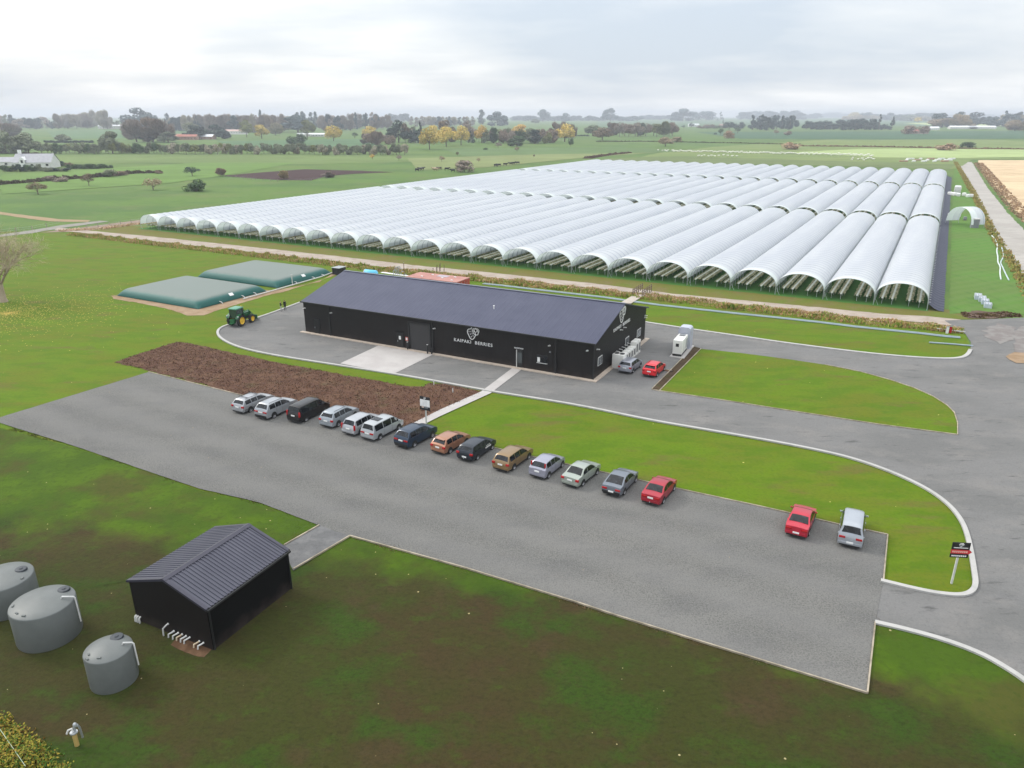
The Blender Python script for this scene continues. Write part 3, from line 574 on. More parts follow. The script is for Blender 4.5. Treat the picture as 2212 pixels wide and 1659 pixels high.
# ------------------------------------------------------------------ refrigeration cabinets on the gable wall
cb, _ = gz(1560, 1330)
def gl(s, off): return A0 + DL * (BL + off) + DW * s
M_CAB = mat('cabinet_white', (.78, .77, .72), (.70, .69, .65), 1.5, .45)
s_start = (G(*Z(1200, 620, 4.608, 1545, 1395)) - A1).dot(DW)
sg_end = (G(*Z(1200, 620, 4.608, 1790, 1190)) - A1).dot(DW)
kk = max(sg_end - s_start, 7)
c0 = thing('cold_store_cabinet', 'tall cream condenser cabinet, largest of the row at the front end', 'cabinet', gl(s_start + .55, 1.15), BA, 'white cabinets along the gable wall')
box('casing', (0, 0, 1.02), (1.5, 1.15, 1.85), M_CAB, c0, bevel=.03)
q = MB(); q.lathe([(.33, .03), (.33, 0)], 20, (-.35, 0, 1.97)); q.lathe([(0, .02), (.3, .02)], 20, (-.35, 0, 1.96)); q.lathe([(.33, .03), (.33, 0)], 20, (.35, 0, 1.97)); q.lathe([(0, .02), (.3, .02)], 20, (.35, 0, 1.96)); q.build('fan_grille', M_BLACKT, c0)
q = MB(); q.box((0, 0, .1), (1.6, 1.25, .1)); q.build('plinth', M_CONC, c0)
n_c = 7; st = (kk - 1.3) / n_c
lab = ['second', 'third', 'fourth', 'fifth', 'sixth', 'seventh', 'eighth']
for i in range(n_c):
    big = i >= n_c - 2
    cc = thing('condenser_unit', ('%s white cabinet counted from the front end of the gable row' % lab[i]) if not big else ('taller white cabinet, %s of the two ending the gable row' % ('nearer' if i == n_c - 2 else 'farther')), 'condenser', gl(s_start + 1.35 + st * (i + .5), .95), BA, 'white cabinets along the gable wall')
    h = 1.75 if big else 1.3
    box('casing', (0, 0, h / 2 + .1), (.8, st * .82, h), M_CAB, cc, bevel=.02)
    q = MB(); q.box((.415, 0, h / 2 + .1), (.03, st * .5, h * .62)); q.build('grille', mat('grille_dark', (.10, .10, .10), (.2, .2, .2), 9, .6), cc)
    q = MB(); q.box((0, 0, .06), (.95, st * .9, .1)); q.build('plinth', M_CONC, cc)
    if not big:
        q = MB(); q.tube([(-.2, 0, h + .08), (-.2, 0, h + .45), (-.7, 0, h + .5)], .05, 6); q.build('pipe', M_WHITEP, cc)

# ------------------------------------------------------------------ generator and silver tank on their slab
gp = G(1461, 772); ga_ = R(65)
gd = Vector((math.cos(ga_), math.sin(ga_), 0)); gn = Vector((gd.y, -gd.x, 0))
gbase = G(1451.5, 771.3)
sl_ = MB(); sl_.box((0, 0, .06), (1.9, 6.2, .12))
slab = sl_.build('concrete_slab', M_CONC); cc_ = gbase + gd * 2.7 + gn * .72; slab.location = (cc_.x, cc_.y, .075); slab.rotation_euler.z = ga_ - R(90); tag(slab, 'white concrete slab under the generator at the bark strip', 'slab')
p = gbase + gd * 1.7 + gn * .6
gen = thing('generator', 'white generator cabinet on a black base beside the silver tank', 'generator', (p.x, p.y, .2), ga_ - R(90))
box('base', (0, 0, .16), (1.16, 3.3, .3), M_BLACKT, gen); box('canopy', (0, 0, 1.22), (1.2, 3.35, 1.85), M_CAB, gen, bevel=.03)
box('vent', (-.02, -1.69, 1.5), (.4, .04, .42), mat('vent_black', (.01, .01, .01), None, 9, .6), gen); box('exhaust', (0, .95, 2.2), (.7, .7, .12), M_GREYP, gen); box('side_louvre', (.61, 1.1, 1.15), (.03, .7, 1.2), mat('louvre_grey', (.35, .36, .36), None, 9, .5), gen)
for yy in (-.6, .3): box('door_seam', (.605, yy, 1.2), (.012, .025, 1.6), M_GREYP, gen)
p = gbase + gd * 4.6 + gn * .62
tk = thing('silver_tank', 'silver upright tank with rounded top behind the white generator', 'tank', (p.x, p.y, .2), ga_ - R(90))
M_SIL = mat('silver_sheet', (.55, .57, .66), (.45, .47, .55), 1, .35, metal=.35)
b = MB(); prof = [(-.85, 0), (-.85, 2.5), (-.75, 2.8), (-.5, 2.95), (.5, 2.95), (.75, 2.8), (.85, 2.5), (.85, 0)]
for i in range(len(prof) - 1):
    (a, c), (d_, e_) = prof[i], prof[i + 1]; b.poly([(a, -.8, c), (d_, -.8, e_), (d_, .8, e_), (a, .8, c)])
b.poly([(x, -.8, z) for x, z in prof]); b.poly([(x, .8, z) for x, z in reversed(prof)]); fixn(b.build('shell', M_SIL, tk, smooth=50))
for xx in (-.45, 0, .45):
    q = MB(); q.tube([(xx, -.84, .3), (xx, -.84, 1.9)], .05, 6); q.build('pipe', M_STEEL, tk)

# ------------------------------------------------------------------ small black shed
s0 = Vector((-23.69, 38.71, 0)); s1 = Vector((-17.79, 35.88, 0)); s2 = Vector((-14.66, 42.0, 0))
shA = math.atan2(s1.y - s0.y, s1.x - s0.x); SWd = (s1 - s0).length; SLn = (s2 - s1).length; SH = 2.95; SRd = 4.0
shed = thing('shed', 'small black gable shed with ribbed grey roof beside the water tanks', 'shed', s0, shA)
mwx = ribbed('shed_wall_x', (.0070, .0050, .0046), (.009, .0068, .0064), .085, 0, .6, .2, .012, 0, .5); mwy = ribbed('shed_wall_y_shaded', (.0028, .0026, .0026), (.004, .0036, .0036), .085, 1, .7, .1, .012, 0, .5)  # one cladding; the long sides are coloured darker for their shade
b = MB(); b.poly([(0, 0, 0), (SWd, 0, 0), (SWd, 0, SH), (SWd / 2, 0, SRd), (0, 0, SH)]); b.poly([(SWd, SLn, 0), (0, SLn, 0), (0, SLn, SH), (SWd / 2, SLn, SRd), (SWd, SLn, SH)])
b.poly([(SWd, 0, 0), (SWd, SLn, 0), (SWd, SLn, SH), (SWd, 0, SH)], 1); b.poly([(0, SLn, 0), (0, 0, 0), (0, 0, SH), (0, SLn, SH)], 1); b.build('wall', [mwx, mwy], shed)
# real trapezoid ribs on the shed roof
M_SHR = mat('shed_roof_sheet', (.060, .060, .082), (.074, .074, .098), .5, .36, spec=.4)
rb = MB(); o_ = .07; n_r = 28
def rib_slope(sgn):
    x_e = -o_ if sgn < 0 else SWd + o_; xs = SWd / 2
    ys = []; yy = -o_; L_ = SLn + 2 * o_; pit = L_ / n_r
    for i in range(n_r):
        a = -o_ + i * pit; ys += [(a, 0), (a + pit * .52, 0), (a + pit * .62, .06), (a + pit * .90, .06)]
    ys.append((-o_ + L_, 0))
    for i in range(len(ys) - 1):
        (ya, ha), (yb, hb) = ys[i], ys[i + 1]
        ze = SH + .04 - (SRd - SH) / (SWd / 2) * o_
        q_ = [(x_e, ya, ze + ha), (x_e, yb, ze + hb), (xs, yb, SRd + .04 + hb), (xs, ya, SRd + .04 + ha)]
        rb.poly(q_ if sgn > 0 else list(reversed(q_)))
rib_slope(-1); rib_slope(1); fixn(rb.build('roof', M_SHR, shed)); sroof = shed.children[-1]
M_FL = mat('shed_flashing', (.038, .036, .056), None, 2, .4)
b = MB()
for sgn in (-1, 1):
    xe = SWd / 2 + sgn * .24; b.poly([(SWd / 2, -o_ - .02, SRd + .13), (xe, -o_ - .02, SRd + .13 - .085), (xe, SLn + o_ + .02, SRd + .13 - .085), (SWd / 2, SLn + o_ + .02, SRd + .13)])
b.build('ridge_cap', M_FL, sroof)
for y_ in (-o_, SLn + o_):
    for sgn in (-1, 1):
        xe = SWd / 2 + sgn * (SWd / 2 + o_); ze = SH + .1 - (SRd - SH) / (SWd / 2) * o_; ya, yb = y_ - (.03 if y_ < 0 else .2), y_ + (.2 if y_ < 0 else .03)
        b = MB(); b.poly([(SWd / 2, ya, SRd + .105), (xe, ya, ze), (xe, yb, ze), (SWd / 2, yb, SRd + .105)]); yo = ya if y_ < 0 else yb
        b.poly([(SWd / 2, yo, SRd + .105), (xe, yo, ze), (xe, yo, ze - .16), (SWd / 2, yo, SRd - .06)]); b.build('barge_flashing', M_FL, sroof)
q = MB(); q.box((SWd + o_ + .06, SLn / 2, SH - .06), (.13, SLn + 2 * o_, .12)); q.build('gutter', M_BLACKT, sroof)
q = MB(); q.box((-o_ - .06, SLn / 2, SH - .06), (.13, SLn + 2 * o_, .12)); q.build('gutter', M_BLACKT, sroof)
for xx in (SWd + .06, ):
    for yy in (.1, SLn - .1): q = MB(); q.tube([(xx, yy, SH - .15), (xx, yy, .02)], .05, 8); q.build('downpipe', M_BLACKT, shed)
def shed_pt(X, Y):
    s, z = wall_hit(s0, (s1 - s0).normalized(), *Z(320, 1480, 9.217, X, Y)); return s, z
# white pipework at the foot of the gable wall
pm = 0
for i, (X, Y) in enumerate(((200, 520), (245, 545), (300, 575))):
    s, z = shed_pt(X, Y); o = thing('pipe_stub', '%s white pipe elbow of the cluster near the shed corner by the tanks' % ('leftmost', 'middle', 'rightmost')[i], 'pipe', (s0 + (s1 - s0).normalized() * s), shA, 'white pipe elbows at the shed')
    q = MB(); q.tube([(0, -.15, 0), (0, -.15, .34), (0, -.12, .42), (0, -.02, .44)], .055, 10); q.build('elbow', M_WHITEP, o, smooth=40)
    q = MB(); q.tube([(0, -.15, .1), (0, -.15, .17)], .07, 10); q.build('collar', M_WHITEP, o, smooth=40)
for i, (X, Y) in enumerate(((990, 1000), (1100, 1040), (1200, 1080), (1290, 1120), (1380, 1150), (1460, 1170), (1680, 1250), (1780, 1320))):
    s, z = shed_pt(X, Y); tall = .75 if i == 0 else .36
    o = thing('pipe_stub', ['tall white bent pipe standing against the shed gable', 'white pipe elbow just right of the tall bent pipe at the shed', 'third pipe elbow right of the tall bent pipe', 'fourth elbow right of the tall bent pipe, tan stained', 'fifth elbow right of the tall bent pipe', 'sixth elbow right of the tall bent pipe', 'lone stained elbow between the pipe cluster and shed corner', 'white pipe elbow nearest the front corner of the shed'][i], 'pipe', (s0 + (s1 - s0).normalized() * s), shA, 'white pipe elbows at the shed')
    q = MB(); q.tube([(-.2, -.34, 0), (-.2, -.3, tall * .7), (-.02, -.14, tall), (.02, -.02, tall + .03)], .05, 10); q.build('elbow', M_WHITEP if i not in (3, 6) else mat('stained_pvc', (.55, .42, .26), (.6, .55, .45), 3, .5), o, smooth=40)
    q = MB(); q.tube([(0, -.08, tall + .01), (.02, -.02, tall + .03)], .068, 10); q.build('collar', M_WHITEP, o, smooth=40)
sheet('clay_patch', [s0 + (s1 - s0) * t + DW * k for t, k in ((.55, .1), (.98, .1), (1.0, -.7), (.8, -.9), (.6, -.7))], .055, layered_ground('clay', (.10, .055, .03), [((.16, .095, .055), 1.2, .45, .6, .8, (1, 1), 0)]), edge=(.15, .3))

# ------------------------------------------------------------------ water tanks
M_TANK = mat('tank_grey_plastic', (.135, .145, .140), (.112, .122, .117), .8, .48, spec=.4, bump=.1, bscale=3)
def water_tank(cx, cy, r, h, label, hat, pipe, lugs):
    o = thing('water_tank', label, 'water tank', (cx, cy, .04), 0, 'grey plastic water tanks by the shed')
    b = MB(); b.lathe([(r * .985, 0), (r, .1), (r, h - .06), (r * .985, h), (r * .97, h + .02), (r * .6, h + .16), (.25, h + .26), (0, h + .27)], 64); b.build('shell', M_TANK, o, smooth=40)
    a, d_ = hat; hx, hy = math.cos(a) * d_ * r, math.sin(a) * d_ * r; zt2 = h + .27 - .27 * d_
    b = MB(); b.lathe([(.36, -.06), (.36, .07), (.33, .12), (.12, .13), (.1, .17), (0, .17)], 24, (hx, hy, zt2)); b.build('lid', mat('lid_dark', (.020, .026, .032), (.03, .036, .044), 3, .4), o, smooth=40)
    for (a, d_) in lugs:
        lx, ly = math.cos(a) * d_ * r, math.sin(a) * d_ * r
        q = MB(); q.box((lx, ly, h + .27 - .27 * d_ + .03), (.1, .2, .12), rz=a); q.build('lifting_lug', M_TANK, o)
    if pipe is not None:
        u = Vector((math.cos(pipe), math.sin(pipe), 0))
        q = MB(); q.tube([u * (r * .62) + Vector((0, 0, h + .12)), u * (r * .66) + Vector((0, 0, h + .26)), u * (r + .02) + Vector((0, 0, h + .2)), u * (r + .1) + Vector((0, 0, h + .12)), u * (r + .12) + Vector((0, 0, .75)), ], .045, 10); q.build('overflow_pipe', M_WHITEP, o, smooth=40)
    return o
water_tank(-28.35, 37.35, 1.78, 2.35, 'middle grey water tank with a white overflow pipe and dark lid', (R(55), .72), R(8), [(R(200), .85), (R(238), .8), (R(262), .82)])
water_tank(-22.45, 33.5, 1.25, 2.1, 'smallest grey water tank, nearest the camera, with white overflow pipe', (R(80), .62), R(12), [(R(220), .75), (R(270), .72), (R(235), .9)])
water_tank(-32.65, 40.2, 1.75, 2.15, 'grey water tank cut by the left edge, its lid near the rim', (R(35), .6), None, [(R(350), .85)])

# ------------------------------------------------------------------ green pillow tanks
M_PILT = mat('pillow_top', (.24, .245, .235), (.27, .275, .26), .25, .55, coord='Object'); 
def pillow_mat():
    m = bpy.data.materials.new('pillow_tank_fabric'); m.use_nodes = True; t = m.node_tree; b = t.nodes['Principled BSDF']; b.inputs['Roughness'].default_value = .6; b.inputs['Specular IOR Level'].default_value = .3
    tcn = N(t, 'ShaderNodeTexCoord'); sx = N(t, 'ShaderNodeSeparateXYZ'); t.links.new(tcn.outputs['Object'], sx.inputs[0])
    nn = N(t, 'ShaderNodeTexNoise'); nn.inputs['Scale'].default_value = .6; t.links.new(tcn.outputs['Object'], nn.inputs['Vector'])
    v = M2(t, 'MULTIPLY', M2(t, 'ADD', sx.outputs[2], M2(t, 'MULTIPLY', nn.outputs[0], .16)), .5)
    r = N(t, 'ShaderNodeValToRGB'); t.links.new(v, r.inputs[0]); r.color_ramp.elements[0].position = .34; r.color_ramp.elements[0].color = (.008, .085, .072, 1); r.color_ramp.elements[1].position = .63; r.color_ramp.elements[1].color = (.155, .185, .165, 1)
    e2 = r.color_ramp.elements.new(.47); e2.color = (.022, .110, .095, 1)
    t.links.new(r.outputs[0], b.inputs['Base Color']); return m       # teal on the sides, turning grey towards the top
M_PIL = pillow_mat()
def pillow(corner, du, dv, Lu, Lv, label, h=1.2):
    o = thing('pillow_tank', label, 'pillow tank', (corner.x, corner.y, .12), math.atan2(du.y, du.x), 'green pillow tanks on the lawn')
    nb = 48; b = MB(); k = nb + 1
    def prof(t):
        dd = min(t, 1 - t); return dd
    for i in range(k):
        for j in range(k):
            u, v = i / nb, j / nb
            # concentrate samples near the rim
            u = .5 - .5 * math.cos(math.pi * u); v = .5 - .5 * math.cos(math.pi * v)
            dx = min(u, 1 - u) * Lu; dy = min(v, 1 - v) * Lv
            e = 1.9
            fx = min(1, dx / e); fy = min(1, dy / e); z = h * (1 - (1 - fx) ** 2.4) ** .7 * (1 - (1 - fy) ** 2.4) ** .7 + .10 * math.sin(math.pi * u) * math.sin(math.pi * v)
            b.v.append((u * Lu, v * Lv, z))
    for i in range(nb):
        for j in range(nb):
            a = i * k + j; b.f.append((a, a + k, a + k + 1, a + 1)); b.mi.append(0)
    b.build('bladder', M_PIL, o, smooth=180)
    return o
b1, b2, b3 = G(252.2, 639.6), G(428.3, 669.2), G(577, 629.8); c1, c2, c3 = G(426.2, 599.2), G(599, 623.2), G(716.8, 591.2)
for (a, b_, c, lb_) in ((b1, b2, b3, 'nearer green pillow tank with grey top, in front of the other'), (c1, c2, c3, 'farther green pillow tank, behind the nearer one beside the pipe')):
    du = (b_ - a); Lu = du.length; du.normalize(); Lv = (c - b_).length; dv = Vector((-du.y, du.x, 0))
    o = pillow(a, du, dv, Lu, Lv, lb_)
    q = MB(); q.box((Lu - .95, Lv * .5, 1.0), (.6, .9, .03), taper=.95); pl = q.build('label_patch', M_WHITE, o); 
    pl.rotation_euler = (0, R(42), 0); pl.location = (Lu - .95 - (Lu - .95) * math.cos(R(42)) - 1.0 * math.sin(R(42)) + .38, 0, 1.0 + (Lu - .95) * math.sin(R(42)) - 1.0 * math.cos(R(42)) - .12)
    for t in (.3, .62, .8):
        q = MB(); q.tube([(Lu - .1, Lv * t, .3), (Lu + .35, Lv * t, .25), (Lu + .6, Lv * t, 0)], .07, 8); q.build('valve', M_WHITEP, o, smooth=40)
pad = P2((240, 640), (290, 634), (398, 612), (590, 628), (690, 610), (722, 588), (728, 594), (610, 632), (586, 636), (470, 671), (440, 682), (405, 682), (370, 670), (300, 655), (245, 646))
sheet('sand_pad', pad, .055, M_SAND, edge=(.3, .8))
q = MB(); pts = P2((525.7, 648.4), (575, 634.5), (640, 616), (691, 601.3), (722, 590)); q.tube([p + Vector((0, 0, .25)) for p in pts], .11, 8); tag(q.build('supply_pipe', M_WHITEP, smooth=60), 'long white pipe lying beside the green pillow tanks', 'pipe')
vp = G(632, 615); st_ = thing('standpipe', 'white vertical pipe between the two pillow tanks', 'pipe', (vp.x, vp.y, 0)); q = MB(); q.tube([(0, 0, 0), (0, 0, 1.9)], .09, 8); q.build('riser', M_WHITEP, st_); q = MB(); q.lathe([(.0, .1), (.13, .08), (.13, 0)], 10, (0, 0, 1.88)); q.build('cap', M_WHITEP, st_)

# ------------------------------------------------------------------ polythene tunnels
def film_mat():
    m = bpy.data.materials.new('tunnel_film'); m.use_nodes = True; t = m.node_tree; b = t.nodes['Principled BSDF']; out = t.nodes['Material Output']
    tcn = N(t, 'ShaderNodeTexCoord'); sx = N(t, 'ShaderNodeSeparateXYZ'); t.links.new(tcn.outputs['Object'], sx.inputs[0])
    y = sx.outputs[1]
    fr = M2(t, 'ABSOLUTE', M2(t, 'SUBTRACT', M2(t, 'FRACT', M2(t, 'DIVIDE', y, 2.0)), .5))
    hoop = M2(t, 'MULTIPLY', M2(t, 'GREATER_THAN', fr, .40), .72)                   # steel hoops showing through the film every 2 m
    band = M2(t, 'MULTIPLY', hoop, M2(t, 'GREATER_THAN', y, 2.4))
    nn = N(t, 'ShaderNodeTexNoise'); nn.inputs['Scale'].default_value = .35; nn.inputs['Detail'].default_value = 5
    mp = N(t, 'ShaderNodeMapping'); mp.inputs['Scale'].default_value = (1, .15, .6); t.links.new(tcn.outputs['Object'], mp.inputs[0]); t.links.new(mp.outputs[0], nn.inputs['Vector'])
    oi = N(t, 'ShaderNodeObjectInfo')
    r = N(t, 'ShaderNodeValToRGB'); t.links.new(M2(t, 'ADD', nn.outputs[0], M2(t, 'MULTIPLY', M2(t, 'SUBTRACT', oi.outputs['Random'], .5), .12)), r.inputs[0])
    r.color_ramp.elements[0].position = .3; r.color_ramp.elements[0].color = (.58, .60, .65, 1); r.color_ramp.elements[1].position = .7; r.color_ramp.elements[1].color = (.69, .705, .73, 1)
    mx = N(t, 'ShaderNodeMix', data_type='RGBA'); t.links.new(band, mx.inputs[0]); t.links.new(r.outputs[0], mx.inputs[6]); mx.inputs[7].default_value = (.37, .40, .49, 1)
    m2 = N(t, 'ShaderNodeMix', data_type='RGBA'); t.links.new(M2(t, 'LESS_THAN', y, 2.0), m2.inputs[0]); t.links.new(mx.outputs[2], m2.inputs[6]); m2.inputs[7].default_value = (.80, .84, .83, 1)
    t.links.new(m2.outputs[2], b.inputs['Base Color']); b.inputs['Roughness'].default_value = .42; b.inputs['Specular IOR Level'].default_value = .35
    tr = N(t, 'ShaderNodeBsdfTranslucent'); tr.inputs['Color'].default_value = (.72, .80, .80, 1)
    ms = N(t, 'ShaderNodeMixShader'); ms.inputs[0].default_value = .30; t.links.new(b.outputs[0], ms.inputs[1]); t.links.new(tr.outputs[0], ms.inputs[2]); t.links.new(ms.outputs[0], out.inputs['Surface'])
    return m
M_FILM = film_mat()
TWID = TLEN / 25; LEGH = 1.33; RISE = 2.72
def arch(th): return (TWID / 2 - TWID / 2 * math.cos(th) * (abs(math.cos(th)) ** .0), LEGH + RISE * math.sin(th) ** .86)
def cover_mesh(L, seed):
    b = MB(); na = 22; step = .5; nl = int(L / step); rnd = random.Random(seed)
    for j in range(nl + 1):
        y = j * L / nl; ph = abs(((y / 2.0) % 1) - 0)        # hoops at whole multiples of 2 m
        sag = .10 * math.sin(math.pi * ph) ** .7 * (1 if y > 2 else .4); 
        for i in range(na + 1):
            th = math.pi * i / na; x, z = arch(th); k = 1 - sag / 3.9 * (1 + .5 * rnd.random() * (i % 3 == 0))
            b.v.append((TWID / 2 + (x - TWID / 2) * k * .998, y, LEGH + (z - LEGH) * k))
    w = na + 1
    for j in range(nl):
        for i in range(na): a = j * w + i; b.f.append((a, a + 1, a + w + 1, a + w)); b.mi.append(0)
    return b
hoop_b = MB(); hoop_b.tube([(0.03, 0, 0)] + [(arch(math.pi * i / 20)[0] * .985 + .06, 0, arch(math.pi * i / 20)[1] - .03) for i in range(21)] + [(TWID - .03, 0, 0)], .032, 6)
SEG = [(0, 99.8), (104.2, 210.2), (214.8, 313.3)]
leaf_t = mat('strawberry_leaf', (.22, .22, .10), (.58, .50, .32), 2.2, .8, lo=.4, hi=.6)
M_TROUGH = mat('trough_white', (.85, .84, .78), (.72, .70, .62), 1.5, .6)
def row_parts(L):
    t = MB(); t.box((0, L / 2, 1.06), (.30, L, .14)); 
    f = MB(); rnd = random.Random(3); n = int(L / .5)
    for side in (-1, 1):
        prev = None
        for j in range(n + 1):
            y = .25 + j * (L - .5) / n; a = side * .10; o_ = side * (.46 + rnd.random() * .22); z0 = 1.10 + rnd.random() * .08; z1 = .93 + rnd.random() * .12
            cur = [(a, y, 1.09), ((a + o_) / 2, y, z0 + .04), (o_, y, z1), (o_ * .8, y, z1 - .18)]
            if prev:
                for k in range(3): f.poly([prev[k], cur[k], cur[k + 1], prev[k + 1]])
            prev = cur
    return t, f
post_me = None
first_cover = {}; hoop_me = None; row_first = {}
seg_word = ['front', 'middle', 'far']
def tunnel_u(i):
    s = i / 25.0; return TLEN * (s - .022 * s * (1 - s))
ordn = ['first', 'second', 'third', 'fourth', 'fifth', 'sixth', 'seventh', 'eighth', 'ninth', 'tenth', 'eleventh', 'twelfth', 'thirteenth', 'fourteenth', 'fifteenth', 'sixteenth', 'seventeenth', 'eighteenth', 'nineteenth', 'twentieth', 'twenty-first', 'twenty-second', 'twenty-third', 'twenty-fourth', 'twenty-fifth']
def link_obj(name, me, parent, loc=(0, 0, 0)):
    o = bpy.data.objects.new(name, me); C.objects.link(o); o.parent = parent; o.location = loc; return o
hoop_o = hoop_b.build('hoop', M_GSTEEL); hoop_me = hoop_o.data; bpy.data.objects.remove(hoop_o)
pb = MB(); pb.tube([(0, 0, 0), (0, 0, LEGH)], .035, 6); po = pb.build('leg', M_GSTEEL); leg_me = po.data; bpy.data.objects.remove(po)
bb_ = MB(); bb_.tube([(.0, -.05, 1.5), (.75, -.05, .02)], .03, 6); bo_ = bb_.build('brace', M_GSTEEL); brace_me = bo_.data; bpy.data.objects.remove(bo_)
cb_ = MB(); cb_.box((.12, 0, 1.22), (.34, .08, .06)); cb_.box((.0, 0, 1.1), (.05, .05, .3)); co_ = cb_.build('clip', M_WHITEP); clip_me = co_.data; bpy.data.objects.remove(co_)
rows_me = {}
for k, (v0, v1) in enumerate(SEG):
    co = cover_mesh(v1 - v0, k).build('cover', M_FILM, smooth=70); cme = co.data; bpy.data.objects.remove(co)
    t_, f_ = row_parts(v1 - v0 - 2.6); to = t_.build('trough', M_TROUGH); tme = to.data; bpy.data.objects.remove(to)
    fo = f_.build('plants', leaf_t, smooth=180); fme = fo.data; bpy.data.objects.remove(fo)
    rpo = MB(); rpo.tube([(0, 0, 0), (0, 0, .95)], .03, 5); rq = rpo.build('post', M_WHITEP); rpm = rq.data; bpy.data.objects.remove(rq)
    for i in range(25):
        u0, u1 = tunnel_u(i), tunnel_u(i + 1); base = TW(u0, v0); sc = (u1 - u0) / TWID
        lab_ = '%s white tunnel from the %s in the %s block' % ((ordn[24 - i], 'right edge', seg_word[k]) if i >= 12 else (ordn[i], 'left edge', seg_word[k]))
        tn = thing('polytunnel', lab_, 'tunnel', base, TA - R(90), 'white polythene tunnels of the %s block' % seg_word[k])
        tn.scale = (sc * 1.006, 1, 1 + .004 * ((i * 7) % 3))
        link_obj('cover', cme, tn); link_obj('hoop', hoop_me, tn, (0, .02, 0))
        for q in range(1, 6 if k == 0 else 1): link_obj('hoop', hoop_me, tn, (0, 2.0 * q, 0))
        if k == 0:
            link_obj('brace', brace_me, tn)
        if i == 24:
            for q in range(0, int((v1 - v0) / 2) + 1):
                link_obj('leg', leg_me, tn, (TWID + .02, q * 2.0, 0))
                if k < 2: link_obj('clip', clip_me, tn, (TWID + .03, q * 2.0 + 1, 0))
        for r_i, x in enumerate((1.15, 2.62, 5.12, 6.62)):
            wp = base + TX * (x * sc) + TV * 1.2
            rw = thing('growing_row', '%s table row of strawberry plants under the %s tunnel from the %s, %s block' % (('leftmost', 'second', 'third', 'rightmost')[r_i], ordn[24 - i] if i >= 12 else ordn[i], 'right' if i >= 12 else 'left', seg_word[k]), 'growing row', wp, TA - R(90), 'table rows of plants in the %s block' % seg_word[k])
            link_obj('trough', tme, rw); link_obj('plants', fme, rw)
            if k == 0:
                for q in range(5): link_obj('post', rpm, rw, (0, .3 + 3.2 * q, 0))
# dark shade cloth along the right side
M_CLOTH = ribbed('shade_cloth', (.045, .048, .075), (.055, .058, .085), 2.0, 1, .7, .3, .12)
b = MB(); rnd = random.Random(5); pv = None
for j in range(0, 158):
    y = j * 2.0; w = 2.3 + rnd.random() * .12; cur = [(.12, y, 1.12), (.9, y, .5), (1.7, y, .16), (w + .1, y, .07)]
    if pv:
        for q in range(3): b.poly([pv[q], pv[q + 1], cur[q + 1], cur[q]])
    pv = cur
cl_ = b.build('shade_cloth', M_CLOTH, smooth=180); p = TW(TLEN, 0); cl_.location = p; cl_.rotation_euler.z = TA - R(90); tag(cl_, 'dark shade cloth sloping along the right side of the tunnels', 'cloth')
# crates and film at the right
b = MB(); rnd = random.Random(8)
stk = G(2122, 664)
for i, (x, y) in enumerate(((2112, 645), (2121, 650), (2127, 656), (2133, 664))):
    p = G(x, y); o = box('pallet', (0, 0, .35), (1.1, 2.6 - .3 * i, .7), mat('pale_blue_plastic', (.42, .48, .55), (.55, .6, .65), 3, .5)); o.location = p; o.rotation_euler.z = TA - R(90)
    for k_ in range(3): box('slat', (-.4 + .4 * k_, 0, .73), (.22, 2.4 - .3 * i, .05), M_STEEL, o)
    tag(o, 'pale blue plastic pallet stack, %s from the tunnel end beside the shade cloth' % ordn[i], 'pallet', 'pale pallet stacks by the last tunnel')
# loose hoop tunnel on the right paddock
hp0 = G(2042, 483); hp1 = G(2096, 493); hw = (hp1 - hp0).length; hu = (hp1 - hp0).normalized(); hv = Vector((-hu.y, hu.x, 0))
ht = thing('hoop_shelter', 'single white hoop shelter open at both ends on the right paddock', 'shelter', hp0, math.atan2(hu.y, hu.x))
hh = height_at((hp0 + hp1) / 2, 447)
b = MB(); 
for j in range(5):
    for i in range(25):
        th = math.pi * i / 24; b.v.append((hw / 2 - hw / 2 * math.cos(th), j * 1.1, .9 + (hh - .9) * math.sin(th) ** .9))
for j in range(4):
    for i in range(24): a = j * 25 + i; b.f.append((a, a + 1, a + 26, a + 25)); b.mi.append(0)
b.build('cover', M_FILM, ht, smooth=90)
for xx in (0, hw):
    for yy in (0, 4.4): q = MB(); q.tube([(xx, yy, 0), (xx, yy, 1.0)], .05, 6); q.build('leg', M_GSTEEL, ht)
p = G(2104, 492); tw_ = thing('tank_cabinet', 'small grey cylinder tank with white lid beside the hoop shelter', 'tank', p); q = MB(); q.lathe([(1.1, 0), (1.1, 2.3), (1.0, 2.4)], 20); q.build('shell', M_GREYP, tw_, smooth=40); q = MB(); q.lathe([(1.15, 0), (1.1, .25), (0, .4)], 20, (0, 0, 2.4)); q.build('lid', M_WHITEP, tw_, smooth=40)
p = G(2067, 418); tw_ = thing('white_tank', 'white oblong tank standing on the paddock beyond the hoop shelter', 'tank', p, TA); box('shell', (0, 0, 1.5), (7, 2.4, 3), M_WHITEP, tw_, bevel=.5); box('skid', (0, 0, .1), (6.5, 2, .2), M_STEEL, tw_)
rnd = random.Random(4)
for i, (x, y) in enumerate(((2052, 421), (2058, 422), (2064, 423), (2070, 424), (2082, 423), (2091, 426), (2096, 426))):
    p = G(x, y); o = thing('wrapped_bundle', 'white plastic wrapped bundle in the row beyond the hoop shelter', 'bundle', p, rnd.random(), 'white bundles beyond the hoop shelter'); box('wrap', (0, 0, .6), (1.6 + rnd.random(), 1.2, 1.2), M_WHITE, o, bevel=.25); box('pallet', (0, 0, .05), (1.5, 1.2, .1), M_TIMBER, o)
